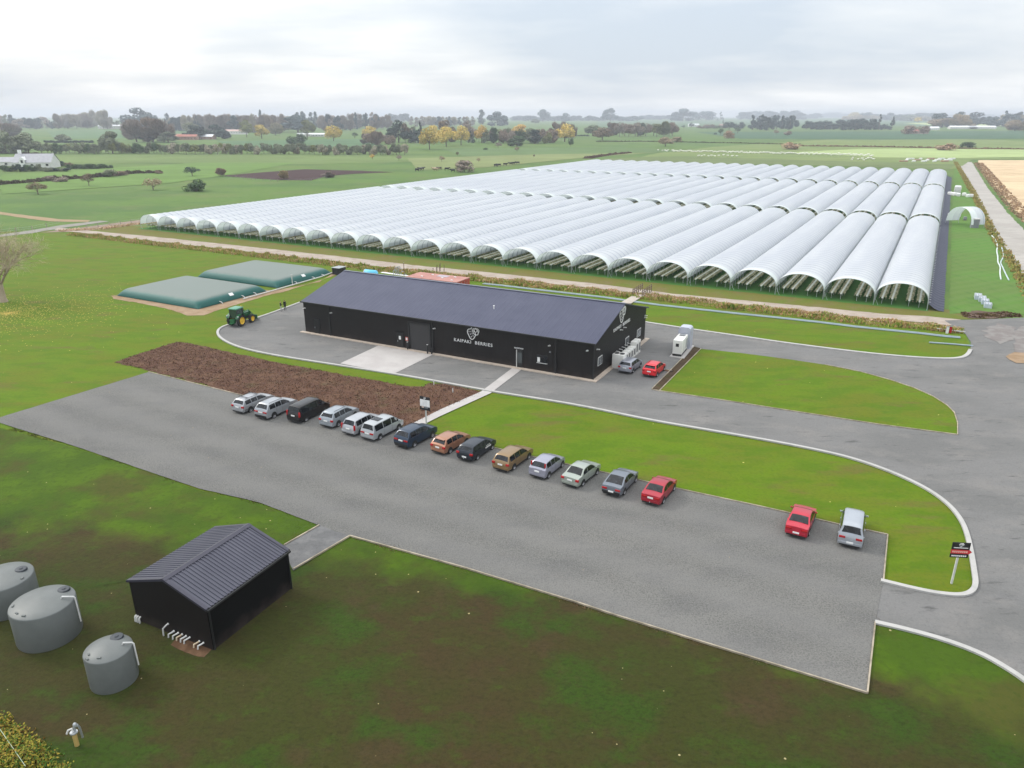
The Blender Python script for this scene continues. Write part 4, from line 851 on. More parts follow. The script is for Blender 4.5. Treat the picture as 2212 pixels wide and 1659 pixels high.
for i, (x, y) in enumerate(((2050, 468), (2055, 472), (2061, 470), (2066, 474), (2071, 469), (2084, 476))):
    p = G(x, y); o = thing('drum', 'small pale container standing inside the hoop shelter' if i < 5 else 'grey barrel at the right end under the hoop shelter', 'drum', p, 0, 'containers under the hoop shelter'); q = MB(); q.lathe([(.45, 0), (.5, .1), (.5, 1.0), (.42, 1.1), (0, 1.12)], 14); q.build('shell', M_WHITEP if i < 5 else M_GREYP, o, smooth=40); q = MB(); q.lathe([(.53, 0), (.53, .08)], 14, (0, 0, .5)); q.build('band', M_STEEL, o)

# ------------------------------------------------------------------ cars
def paint(name, c, rough=.28, metal=.35): 
    m = mat(name, c, tuple(k * .93 for k in c[:3]), 1.5, rough, metal=metal, spec=.6); m.node_tree.nodes['Principled BSDF'].inputs['Coat Weight'].default_value = .35; return m
PROF = {
 'hatch': [(0, .42, .42, .90), (.006, .62, .62, .97), (.02, .92, .94, .98), (.05, .98, 1.06, .99), (.125, .97, 'r-.10', 1), (.17, .97, 'r-.02', 1), (.30, .96, 'r', 1), (.45, .95, 'r', 1), (.56, .95, 'r-.07', 1), (.66, .94, 1.22, 1), (.755, .93, .96, 1), (.88, .84, .87, .98), (.96, .70, .74, .93), (.99, .55, .58, .86), (1, .42, .42, .80)],
 'wagon': [(0, .42, .42, .90), (.006, .62, .62, .96), (.018, .92, .94, .97), (.035, .97, 1.04, .98), (.095, .96, 'r-.10', 1), (.13, .96, 'r-.02', 1), (.28, .95, 'r', 1), (.50, .94, 'r', 1), (.58, .94, 'r-.07', 1), (.67, .93, 1.20, 1), (.755, .92, .94, 1), (.88, .82, .85, .98), (.96, .68, .72, .93), (.99, .54, .57, .86), (1, .42, .42, .80)],
 'sedan': [(0, .42, .42, .88), (.006, .62, .62, .94), (.02, .90, .92, .95), (.06, .94, .97, .97), (.165, .95, .99, .99), (.24, .95, 1.22, 1), (.30, .95, 'r-.07', 1), (.37, .94, 'r', 1), (.50, .93, 'r', 1), (.57, .93, 'r-.05', 1), (.66, .92, 1.16, 1), (.74, .91, .93, 1), (.88, .80, .83, .98), (.96, .66, .70, .93), (.99, .52, .55, .86), (1, .42, .42, .80)],
 'coupe': [(0, .42, .42, .86), (.006, .66, .66, .93), (.025, .90, .92, .94), (.06, .92, .95, .97), (.12, .93, .98, .99), (.22, .93, 1.22, 1), (.31, .93, 'r-.05', 1), (.38, .92, 'r', 1), (.47, .92, 'r', 1), (.55, .91, 'r-.06', 1), (.64, .90, 1.12, 1), (.71, .89, .91, 1), (.88, .78, .80, .98), (.96, .62, .66, .92), (.99, .50, .52, .84), (1, .40, .40, .78)],
 'suv': [(0, .45, .45, .92), (.006, .66, .66, .97), (.018, 1.0, 1.02, .98), (.04, 1.06, 1.16, .99), (.11, 1.06, 'r-.10', 1), (.15, 1.05, 'r-.02', 1), (.30, 1.04, 'r', 1), (.48, 1.03, 'r', 1), (.57, 1.03, 'r-.07', 1), (.67, 1.02, 1.30, 1), (.755, 1.01, 1.03, 1), (.88, .94, .97, .98), (.96, .80, .84, .94), (.99, .60, .64, .88), (1, .45, .45, .84)],
 'van': [(0, .42, .42, .92), (.005, .62, .62, .97), (.014, 1.02, 1.04, .98), (.03, 1.04, 1.16, .99), (.065, 1.03, 'r-.10', 1), (.10, 1.03, 'r-.02', 1), (.25, 1.02, 'r', 1), (.60, 1.01, 'r', 1), (.68, 1.01, 'r-.07', 1), (.78, 1.0, 1.40, 1), (.87, .98, 1.02, 1), (.93, .88, .90, .97), (.97, .74, .76, .93), (.99, .58, .60, .87), (1, .44, .44, .82)],
}
# glass spans: (rear glass from/to), (side windows list), (windscreen from/to) given as station fractions
GL = {'hatch': ((.053, .123), [(.13, .30), (.32, .47), (.485, .70)], (.575, .745)), 'wagon': ((.04, .092), [(.11, .27), (.285, .45), (.465, .70)], (.59, .745)),
      'sedan': ((.172, .298), [(.25, .40), (.415, .68)], (.58, .73)), 'coupe': ((.128, .305), [(.25, .40), (.42, .66)], (.56, .70)),
      'suv': ((.045, .108), [(.125, .29), (.305, .46), (.475, .70)], (.58, .745)), 'van': ((.034, .063), [(.085, .32), (.34, .58), (.60, .80)], (.69, .862))}
def make_car(kind, L, W, H, color, label, p, heading, wb=2.6, sill=None, tails='side', extras=(), cat='car', name='parked_car'):
    prof = PROF[kind]; ztr = H
    root = thing(name, label, cat, (p.x, p.y, .09), heading, 'cars and vans parked on the gravel' if 'yard' not in extras else 'cars parked beside the packhouse')
    kz = H / (1.85 if kind == 'van' else 1.68 if kind == 'suv' else 1.47)
    fx = lambda v: v * (kz if kind in ('van', 'suv') else 1)
    st = []
    for t, zb, zt2, wf in prof:
        zt3 = (ztr + (float(zt2[1:]) if len(zt2) > 1 else 0)) if isinstance(zt2, str) else fx(zt2)
        st.append((t, fx(zb), zt3, wf))
    hw = W / 2
    def sec(t):
        for a, b_ in zip(st, st[1:]):
            if a[0] <= t <= b_[0]: break
        f = (t - a[0]) / (b_[0] - a[0]) if b_[0] > a[0] else 0
        zb, zt2, wf = (a[i] + (b_[i] - a[i]) * f for i in (1, 2, 3)); w = hw * wf
        g = max(0, zt2 - zb); wt_ = w * (1 - .24 * min(1, g / .52)); x = (t - .5) * L; zl = .22 + (.1 if t < .01 or t > .985 else 0)
        m = lambda a, b2, k: a + (b2 - a) * k
        return [Vector((x, w * .86, zl)), Vector((x, w * .985, zl + .07)), Vector((x, w, m(zl, zb, .45))), Vector((x, w * .995, m(zl, zb, .82))), Vector((x, w * .965, zb)),
                Vector((x, wt_ + (w * .965 - wt_) * .06, m(zb, zt2, .90))), Vector((x, wt_ * .86, zt2 - .005)), Vector((x, wt_ * .45, zt2 + .022)), Vector((x, 0, zt2 + .03))]
    # body shell
    ts = sorted(set([s[0] for s in st] + [.2, .4, .5, .62, .7, .82, .92])); b = MB(); nsec = 17
    for t in ts:
        s = sec(t); full = s + [Vector((v.x, -v.y, v.z)) for v in reversed(s[:-1])]; b.v += [tuple(v) for v in full]
    for i in range(len(ts) - 1):
        for j in range(nsec - 1): a = i * nsec + j; b.f.append((a, a + 1, a + nsec + 1, a + nsec)); b.mi.append(0)
    b.f.append(tuple(range(nsec))); b.mi.append(0); b.f.append(tuple((len(ts) - 1) * nsec + k for k in reversed(range(nsec)))); b.mi.append(0)
    pm_ = paint('paint', color) if not isinstance(color, bpy.types.Material) else color
    body = fixn(b.build('body', pm_, root, smooth=32))
    if sill:
        b = MB()
        for sgn in (-1, 1):
            for (ta_, tb_) in ((.05, .5), (.5, .95)):
                n = 8; pts = []
                for k in range(n + 1):
                    s = sec(ta_ + (tb_ - ta_) * k / n); pts.append((s[1], s[2]))
                for k in range(n):
                    q = [pts[k][0], pts[k + 1][0], pts[k + 1][1], pts[k][1]]; b.poly([(v.x, sgn * (v.y + .006), v.z) for v in q])
        fixn(b.build('lower_cladding', sill, root))
    # glass
    def panel(nm, quad_rows, off, m=M_GLASS):
        b = MB(); n = len(quad_rows); mcols = len(quad_rows[0])
        for r_ in quad_rows: b.v += [tuple(v) for v in r_]
        for i in range(n - 1):
            for j in range(mcols - 1): a = i * mcols + j; b.f.append((a, a + 1, a + mcols + 1, a + mcols)); b.mi.append(0)
        o = b.build(nm, m, root, smooth=60); return o
    (r0, r1), sides, (f0, f1) = GL[kind]
    for nm, (a0, a1) in (('rear_window', (r0, r1)), ('windscreen', (f0, f1))):
        rows = []
        for k in range(5):
            t = a0 + (a1 - a0) * k / 4; s = sec(t); row = []
            sn = -1 if nm == 'rear_window' else 1
            for yf in (-1, -.5, 0, .5, 1):
                yy = s[6].y * .99 * abs(yf); z = s[6].z if abs(yf) == 1 else (s[7].z if abs(yf) == .5 else s[8].z)
                row.append(Vector((s[6].x + sn * .012, math.copysign(yy, yf) if yf else 0, z + .014)))
            rows.append(row)
        panel(nm, rows, 0)
    for (a0, a1) in sides:
        for sgn in (-1, 1):
            rows = []
            for k in range(6):
                t = a0 + (a1 - a0) * k / 5; s = sec(t); lo, hi = s[4], s[5]
                if hi.z - lo.z < .06: continue
                rows.append([Vector((v.x, sgn * (v.y + .010), v.z)) for v in (lo.lerp(hi, .10), lo.lerp(hi, .93))])
            if len(rows) > 1: panel('side_window', rows, 0)
    # lamps, plate, mirrors, wheels
    sR = sec(.004); sF = sec(.985)
    zl_ = sec(.02)[4].z
    for sgn in (-1, 1):
        if tails == 'tall': box('tail_light', (-L / 2 + .11, sgn * hw * .915, zl_ + .02), (.18, .13, .52), M_RED, root, bevel=.02)
        elif tails == 'pillar': box('tail_light', (-L / 2 + .30, sgn * hw * .80, zl_ + .32), (.12, .10, .55), M_RED, root, bevel=.02)
        elif tails == 'wide': box('tail_light', (-L / 2 + .035, sgn * hw * .66, zl_ - .13), (.07, hw * .5, .15), M_RED, root, bevel=.01)
        else: box('tail_light', (-L / 2 + .085, sgn * hw * .83, zl_ - .10), (.17, .30, .20), M_RED, root, bevel=.03)
        xh = L / 2 - .18; sh = sec(.955); box('headlight', (xh + .02, sgn * hw * .70, sh[4].z - .085), (.20, .30, .12), M_CLEAR, root, bevel=.04)
        sm_ = sec(f1 - .03); box('mirror', (sm_[4].x - .05, sgn * (hw + .07), sm_[4].z + .05), (.10, .17, .12), pm_, root, bevel=.03)
    box('number_plate', (-L / 2 + .0, 0, .50 if 'lowplate' in extras else zl_ - .17), (.05, .46, .13), M_WHITE, root)
    box('rear_bumper', (-L / 2 + .06, 0, .42), (.16, W * .90, .22), pm_ if 'darkbump' not in extras else M_BLACKT, root, bevel=.05)
    sb_ = MB(); hb_ = MB()
    for (a0, a1) in sides:
        for sgn in (-1, 1):
            t = a1 + .008; s5 = sec(t); s6 = sec(t + .004)
            for k in range(1, 4): sb_.poly([(s5[k].x, sgn * (s5[k].y + .004), s5[k].z), (s6[k].x, sgn * (s6[k].y + .004), s6[k].z), (s6[k + 1].x, sgn * (s6[k + 1].y + .004), s6[k + 1].z), (s5[k + 1].x, sgn * (s5[k + 1].y + .004), s5[k + 1].z)])
            sh2 = sec(a0 + .03); hb_.box((sh2[3].x, sgn * (sh2[3].y + .02), sh2[3].z + .03), (.17, .04, .035))
    sb_.build('door_seam', M_BLACKT, root); hb_.build('door_handle', pm_, root)
    box('underbody', (0, 0, .22), (L * .86, W * .80, .10), M_BLACKT, root)
    box('rear_valance', (-L / 2 + .05, 0, .27), (.14, W * .80, .12), M_BLACKT, root, bevel=.02); box('front_grille', (L / 2 - .03, 0, .45), (.10, W * .55, .16), M_BLACKT, root)
    for sgn in (-1, 1): box('sill', (0, sgn * (hw * .955), .245), (wb - .75, .10, .08), M_BLACKT, root)
    if 'rails' in extras:
        for sgn in (-1, 1):
            q = MB(); sa, sb = sec(.16), sec(.55); q.tube([(sa[6].x, sgn * sa[6].y * .98, sa[6].z + .02), (sa[6].x + .12, sgn * sa[6].y * .98, sa[6].z + .075), (sb[6].x - .12, sgn * sb[6].y * .98, sb[6].z + .075), (sb[6].x, sgn * sb[6].y * .98, sb[6].z + .01)], .018, 6); q.build('roof_rail', M_BLACKT, root)
    if 'crossbars' in extras:
        for t in (.22, .5): s = sec(t); box('roof_bar', (s[6].x, 0, s[8].z + .07), (.07, W * .72, .04), M_BLACKT, root)
    if 'spoiler' in extras: s = sec(r1); box('spoiler', (s[6].x - .1, 0, s[6].z + .04), (.26, W * .66, .04), pm_, root, bevel=.015)
    if 'sunroof' in extras: s = sec(.3); box('sunroof', (s[6].x + .15, 0, s[8].z + .005), (.8, W * .5, .02), M_GLASS, root)
    if 'towbar' in extras: q = MB(); q.tube([(-L / 2 + .1, 0, .35), (-L / 2 - .1, 0, .35), (-L / 2 - .1, 0, .45)], .03, 6); q.build('towbar', M_STEEL, root)
    if 'logo' in extras:
        q = MB(); sd = sec(.62)
        for k in range(7): q.box((sd[4].x - .42 + .14 * k, -(hw + .004), .66 + .015 * (k % 2)), (.10, .012, .14))
        for k in range(5): q.box((sd[4].x - .3 + .14 * k, -(hw + .004), .84), (.08, .012, .05))
        q.build('door_lettering', M_WHITE, root)
    wr = .335 if kind in ('suv',) else .31
    for ax in (-wb / 2 - .02, wb / 2 - .02):
        for sgn in (-1, 1):
            ar = MB(); 
            for k in range(20):
                a1, a2 = math.pi * (k / 20 * 1.16 - .08), math.pi * ((k + 1) / 20 * 1.16 - .08); rr = wr + .055
                ar.poly([(ax, sgn * (hw + .006), wr), (ax + rr * math.cos(a1), sgn * (hw + .006), max(.2, wr + rr * math.sin(a1))), (ax + rr * math.cos(a2), sgn * (hw + .006), max(.2, wr + rr * math.sin(a2)))])
            ar.build('wheel_arch', M_BLACKT, root)
            wh = bpy.data.objects.new('wheel', None); C.objects.link(wh); wh.parent = root; wh.location = (ax, sgn * (hw - .095), wr); wh.rotation_euler = (R(90) * sgn * -1, 0, 0); wh.empty_display_size = .1
            ty = MB(); ty.lathe([(wr * .66, -.1), (wr * .93, -.105), (wr, -.07), (wr, .07), (wr * .93, .118), (wr * .66, .112)], 22); ty.build('tyre', M_RUBBER, wh, smooth=35)
            rm = MB(); rm.lathe([(wr * .68, .112), (wr * .64, .09), (wr * .60, .075)], 22); rm.lathe([(wr * .2, .10), (0, .11)], 10)
            for k in range(6 if kind != 'van' else 8):
                a = 2 * math.pi * k / (6 if kind != 'van' else 8); rm.box((math.cos(a) * wr * .36, math.sin(a) * wr * .36, .085), (wr * .62, .065, .025), rz=a)
            rm.lathe([(wr * .64, .055), (0, .055)], 22, mi=1)
            rm.build('rim', [M_ALLOY, M_BLACKT], wh, smooth=35)
    return root
hd0 = R(60)
def car_at(rear_right_wheel, wb, W, heading):
    """centre of a car from the ground contact of its rear right wheel"""
    p = G(*rear_right_wheel); f = Vector((math.cos(heading), math.sin(heading), 0)); l = Vector((-f.y, f.x, 0)); return p + f * (wb / 2 + .02) + l * (W / 2)
SIL = (.46, .47, .49); SIL2 = (.36, .39, .42)
cars = [
 ('wagon', 4.7, 1.75, 1.50, (.36, .37, .385), (542.5, 891.9), 2.65, 62, 'silver station wagon with roof bars, leftmost in the car row', 'side', ('rails', 'crossbars'), mat('clad_grey', (.16, .16, .165), None, 2, .5)),
 ('suv', 4.7, 1.86, 1.66, (.34, .355, .375), (593.3, 905), 2.7, 62, 'pale silver SUV second from the left, thin red tail lights', 'wide', ('rails', 'darkbump'), None),
 ('van', 4.8, 1.80, 1.80, (.006, .005, .006), (662.2, 912.6), 2.9, 62, 'black people-mover van with tinted windows by the bark bed', 'tall', (), None),
 ('suv', 4.5, 1.80, 1.62, (.30, .33, .36), (732.2, 923.6), 2.65, 63, 'silver-blue SUV parked just right of the black van', 'side', ('rails', 'spoiler'), None),
 ('wagon', 4.6, 1.75, 1.62, (.40, .41, .43), (780.3, 940), 2.7, 60, 'pale silver wagon squeezed left of the long silver van', 'tall', (), None),
 ('van', 4.7, 1.76, 1.74, (.40, .42, .435), (821.8, 951.6), 2.85, 58.5, 'silver people-mover van with sunroof by the footpath end', 'wide', ('sunroof',), None),
 ('suv', 4.65, 1.84, 1.68, (.016, .035, .065), (896.2, 967.8), 2.7, 57, 'dark blue SUV parked in front of the footpath sign', 'wide', ('darkbump',), None),
 ('hatch', 4.25, 1.72, 1.53, (.36, .17, .10), (972.9, 981.6), 2.5, 56, 'metallic copper hatchback between two dark cars', 'side', ('spoiler',), None),
 ('wagon', 4.5, 1.75, 1.48, (.010, .016, .026), (1032, 995.7), 2.6, 60, 'black wagon with white lettering on its front door', 'side', ('logo', 'towbar', 'lowplate'), None),
 ('wagon', 4.7, 1.74, 1.55, (.24, .155, .07), (1110.7, 1017.5), 2.65, 58.5, 'golden brown station wagon with red tail lights', 'side', (), None),
 ('hatch', 4.0, 1.69, 1.55, (.31, .31, .375), (1186, 1035), 2.5, 58.5, 'lavender silver hatchback with tall red pillar lights', 'pillar', (), None),
 ('sedan', 4.45, 1.70, 1.47, (.33, .365, .32), (1259.6, 1052.1), 2.55, 56, 'pale green-silver sedan with clear rear window', 'side', (), None),
 ('coupe', 4.45, 1.77, 1.42, (.15, .17, .20), (1348.9, 1071.1), 2.6, 60, 'dark grey hatchback with sloping dark rear window', 'wide', ('lowplate', 'darkbump'), None),
 ('sedan', 4.45, 1.70, 1.41, (.36, .012, .028), (1433.3, 1090.1), 2.55, 59, 'dark red sedan at the right end of the long car row', 'wide', ('towbar',), None),
 ('sedan', 4.4, 1.69, 1.40, (.46, .012, .035), (1747.0, 1160.0), 2.55, 60, 'bright red sedan parked alone next to the last silver van', 'wide', ('lowplate',), None),
 ('van', 4.55, 1.72, 1.80, (.36, .385, .42), (1862, 1181), 2.7, 63, 'silver van with grey roof, rightmost on the gravel', 'wide', ('lowplate',), None),
]
for k, L, W, H, c, px, wb, hdg, lab_, tails, ex, sill in cars:
    hd = R(hdg); make_car(k, L, W, H, c, lab_, car_at(px, wb, W, hd), hd, wb, sill, tails, ex, cat='van' if k == 'van' else 'car', name='parked_van' if k == 'van' else 'parked_car')
make_car('wagon', 4.3, 1.72, 1.48, (.30, .31, .35), 'silver wagon parked beside the white cabinets at the packhouse', car_at((1368, 807.2), 2.5, 1.72, R(60)), R(60), 2.5, None, 'side', ('yard',))
make_car('hatch', 4.1, 1.71, 1.53, (.72, .015, .025), 'bright red hatchback parked at the packhouse gable end', car_at((1419.8, 815.3), 2.5, 1.71, R(60)), R(60), 2.5, None, 'side', ('yard', 'spoiler', 'towbar'))

# ------------------------------------------------------------------ tractor
tr0 = G(*Z(560, 740, 11.06, 505, 850)); hdT = R(70)
f = Vector((math.cos(hdT), math.sin(hdT), 0)); l = Vector((-f.y, f.x, 0)); pc = tr0 + l * .95
TG = mat('tractor_green', (.012, .115, .035), (.010, .095, .03), 2, .35); TY = mat('wheel_yellow', (.80, .52, .03), (.7, .44, .03), 2, .4); TGR = mat('roof_green', (.10, .30, .20), (.08, .25, .16), 2, .4)
tr = thing('tractor', 'green tractor with yellow wheels and a front loader', 'tractor', (pc.x, pc.y, .08), hdT)
def twheel(x, y, r, w):
    wh = bpy.data.objects.new('wheel', None); C.objects.link(wh); wh.parent = tr; wh.location = (x, y, r); wh.rotation_euler = (R(90) * (1 if y < 0 else -1), 0, 0)
    t = MB(); t.lathe([(r * .62, -w / 2), (r * .9, -w / 2), (r * .97, -w * .3), (r * .97, w * .3), (r * .9, w / 2), (r * .62, w / 2)], 28)
    for k in range(22):
        a = 2 * math.pi * k / 22; t.box((math.cos(a) * r * .975, math.sin(a) * r * .975, (w * .22) * (1 if k % 2 else -1)), (.08, .10, w * .5), rz=a)
    t.build('tyre', M_RUBBER, wh, smooth=35); q = MB(); q.lathe([(r * .64, w * .48), (r * .58, w * .3), (r * .3, w * .12), (r * .25, w * .3), (0, w * .32)], 24); q.lathe([(r * .64, -w * .48), (0, -w * .3)], 24); q.build('rim', TY, wh, smooth=35)
for sy in (-1, 1): twheel(0, sy * .88, .88, .46); twheel(2.45, sy * .86, .62, .38)
box('bonnet', (2.05, 0, 1.38), (1.75, .78, .62), TG, tr, bevel=.1); box('chassis', (1.3, 0, .88), (3.0, .5, .5), M_BLACKT, tr, bevel=.04); box('rear_frame', (-.75, 0, .85), (.5, .8, .6), TG, tr, bevel=.04)
for sy in (-1, 1):
    q = MB()
    for k in range(9):
        a1, a2 = R(20 + 15 * k), R(35 + 15 * k); rr = 1.0
        q.poly([(math.cos(a1) * rr, sy * .6, .88 + math.sin(a1) * rr), (math.cos(a2) * rr, sy * .6, .88 + math.sin(a2) * rr), (math.cos(a2) * rr, sy * 1.14, .88 + math.sin(a2) * rr), (math.cos(a1) * rr, sy * 1.14, .88 + math.sin(a1) * rr)])
    q.build('fender', TG if sy < 0 else TG, tr); box('tail_light', (-.72, sy * 1.0, 1.62), (.1, .22, .14), M_CLEAR, tr)
b = MB(); q = [(-.5, -.68), (.95, -.60), (.95, .60), (-.5, .68)]; z0, z1 = 1.25, 2.55
for k in range(4):
    a, c = q[k], q[(k + 1) % 4]; b.poly([(a[0], a[1], z0), (c[0], c[1], z0), (c[0] * .95, c[1] * .95, z1), (a[0] * .95, a[1] * .95, z1)])
cab = fixn(b.build('cab_glass', mat('cab_glass', (.015, .035, .03), (.03, .06, .05), 1, .06, spec=.9), tr))
for x, y in q: t = MB(); t.tube([(x, y, 1.1), (x * .96, y * .96, 2.6)], .055, 6); t.build('cab_pillar', M_BLACKT, tr)
box('cab_roof', (.2, 0, 2.68), (1.75, 1.45, .2), TGR, tr, bevel=.08)
t = MB(); t.tube([(1.15, -.45, 1.5), (1.15, -.45, 2.6)], .05, 8); t.build('exhaust', M_BLACKT, tr); t = MB(); t.lathe([(.08, 0), (.08, .14), (0, .16)], 10, (.9, -.45, 2.78)); t.build('beacon', mat('beacon_amber', (.7, .4, .08), None, 3, .3), tr)
for sy in (-1, 1):
    t = MB(); t.tube([(1.1, sy * .52, 1.9), (2.3, sy * .5, 1.95), (3.5, sy * .5, .75)], .085, 4); t.build('loader_arm', TG, tr); t = MB(); t.tube([(1.1, sy * .52, .9), (1.1, sy * .52, 1.95)], .1, 4); t.build('loader_post', TG, tr)
b = MB(); bp_ = [(3.45, .95), (3.5, .25), (4.1, .12), (4.15, .2), (3.62, .32), (3.56, .95)]
b.poly([(x, -1.0, z) for x, z in bp_]); b.poly([(x, 1.0, z) for x, z in reversed(bp_)])
for i in range(6): (a, c), (d_, e_) = bp_[i], bp_[(i + 1) % 6]; b.poly([(a, -1.0, c), (d_, -1.0, e_), (d_, 1.0, e_), (a, 1.0, c)])
fixn(b.build('bucket', TG, tr)); box('step', (.75, -.75, .7), (.4, .2, .06), M_BLACKT, tr); box('drawbar', (-1.1, 0, .6), (.5, .5, .12), TG, tr)

# ------------------------------------------------------------------ people
def person(p, rz, label, top, legs, skin, hair, h=1.72, arms='down', group=None, leg_skin=False, wide=.12):
    root = thing('person', label, 'person', (p.x, p.y, p.z if p.z else .08), rz, group); k = h / 1.75
    V = {'pel': (0, 0, .95, .135), 'waist': (0, 0, 1.08, .13), 'chest': (0, .01, 1.30, .165), 'sh': (0, 0, 1.43, .11), 'neck': (0, 0, 1.50, .058), 'head0': (0, .01, 1.58, .082), 'head': (0, .015, 1.67, .098), 'top': (0, 0, 1.73, .07)}
    for s, n in ((-1, 'l'), (1, 'r')):
        V['hip' + n] = (s * .09, 0, .88, .105); V['knee' + n] = (s * wide, .03, .48, .065); V['ank' + n] = (s * (wide + .01), -.01, .09, .045); V['toe' + n] = (s * (wide + .03), .15, .035, .035)
        V['shd' + n] = (s * .17, 0, 1.42, .062); 
        if arms == 'down': V['elb' + n] = (s * .235, -.02, 1.14, .045); V['wri' + n] = (s * .23, .08, .90, .032); V['hnd' + n] = (s * .22, .11, .83, .036)
        else: V['elb' + n] = (s * .24, .0, 1.14, .045); V['wri' + n] = (s * .10, .24, 1.12, .032); V['hnd' + n] = (s * .04, .27, 1.15, .036)
    E = [('pel', 'waist'), ('waist', 'chest'), ('chest', 'sh'), ('sh', 'neck'), ('neck', 'head0'), ('head0', 'head'), ('head', 'top')]
    for n in 'lr': E += [('pel', 'hip' + n), ('hip' + n, 'knee' + n), ('knee' + n, 'ank' + n), ('ank' + n, 'toe' + n), ('sh', 'shd' + n), ('shd' + n, 'elb' + n), ('elb' + n, 'wri' + n), ('wri' + n, 'hnd' + n)]
    names = list(V); me = bpy.data.meshes.new('body'); me.from_pydata([tuple(c * k for c in V[n][:3]) for n in names], [(names.index(a), names.index(b_)) for a, b_ in E], [])
    o = bpy.data.objects.new('body', me); C.objects.link(o); o.parent = root
    sk = o.modifiers.new('s', 'SKIN'); 
    for i, n in enumerate(names): r_ = V[n][3] * k; me.skin_vertices[0].data[i].radius = (r_ * (1.15 if n in ('chest', 'waist', 'pel') else 1), r_ * (.8 if n in ('chest', 'waist', 'pel') else 1))
    me.skin_vertices[0].data[0].use_root = True
    ss = o.modifiers.new('u', 'SUBSURF'); ss.levels = 1; ss.render_levels = 1
    dg = bpy.context.evaluated_depsgraph_get(); m2 = bpy.data.meshes.new_from_object(o.evaluated_get(dg)); o.modifiers.clear(); o.data = m2
    m2.materials.clear()
    for mm in (skin, top, legs, M_BLACKT, hair): m2.materials.append(mm)
    for pl in m2.polygons:
        z = pl.center.z / k; x = abs(pl.center.x) / k; y = pl.center.y / k
        if z > 1.68 or (z > 1.58 and y < -.01): mi = 4
        elif z > 1.49: mi = 0
        elif z < .10: mi = 3
        elif x > .19 and z < .93 and z > .7: mi = 0
        elif z > .93: mi = 1
        else: mi = 0 if (leg_skin and z < .55) else 2
        pl.material_index = mi; pl.use_smooth = True
    # hands and face
    for s, n in ((-1, 'l'), (1, 'r')):
        hb = MB(); c = Vector(V['hnd' + n][:3]) * k
        for q_, (dx, ln) in enumerate(((-.022, .07), (-.008, .08), (.008, .075), (.02, .06))): hb.tube([c + Vector((dx, .0, -.02)), c + Vector((dx, .012, -.02 - ln * .6)), c + Vector((dx, .035, -.02 - ln))], .008, 5)
        hb.tube([c + Vector((-s * .03, .01, .0)), c + Vector((-s * .045, .04, -.03))], .009, 5); hb.build('fingers', skin, o)
    fb = MB(); hc = Vector((0, .015, 1.655)) * k; fb.tube([hc + Vector((0, .085, .01)), hc + Vector((0, .118, -.018))], [.008, .014], 6)
    for s in (-1, 1): fb.tube([hc + Vector((s * .095, 0, .02)), hc + Vector((s * .105, -.01, -.03))], .016, 5)
    fb.build('nose_and_ears', skin, o); eb = MB()
    for s in (-1, 1): eb.box(tuple(hc + Vector((s * .033, .092, .018))), (.022, .01, .010))
    eb.box(tuple(hc + Vector((0, .092, -.048))), (.045, .01, .009)); eb.build('eyes_and_mouth', M_BLACKT, o)
    return root
M_SKIN = mat('skin', (.50, .29, .20), (.45, .26, .18), 5, .6); M_HAIR = mat('brown_hair', (.05, .03, .018), (.09, .05, .03), 9, .7); M_HAIR2 = mat('auburn_hair', (.22, .08, .04), (.16, .06, .03), 9, .7)
M_BTOP = mat('black_cloth', (.010, .011, .009), (.016, .016, .014), 6, .9); M_PTR = mat('pale_trousers', (.42, .42, .40), (.34, .34, .33), 5, .9); M_NAVY = mat('dark_trousers', (.012, .013, .016), None, 5, .9)
person(G(607.5, 673.5) + Vector((0, 0, .09)), R(-60), 'person in black top and pale trousers on the yard near the tractor', M_BTOP, M_PTR, M_SKIN, M_HAIR2, 1.68, 'front')
person(G(616.5, 672) + Vector((0, 0, .09)), R(40), 'person all in black standing on the yard beside the other', M_BTOP, M_NAVY, M_SKIN, M_HAIR, 1.78)
pp = G(*Z(680, 560, 3.072, 183, 146)); person(pp + Vector((0, 0, .06)), R(120), 'person in dark clothes at the mouth of a left tunnel', M_BTOP, M_NAVY, M_SKIN, M_HAIR, 1.75, 'front')

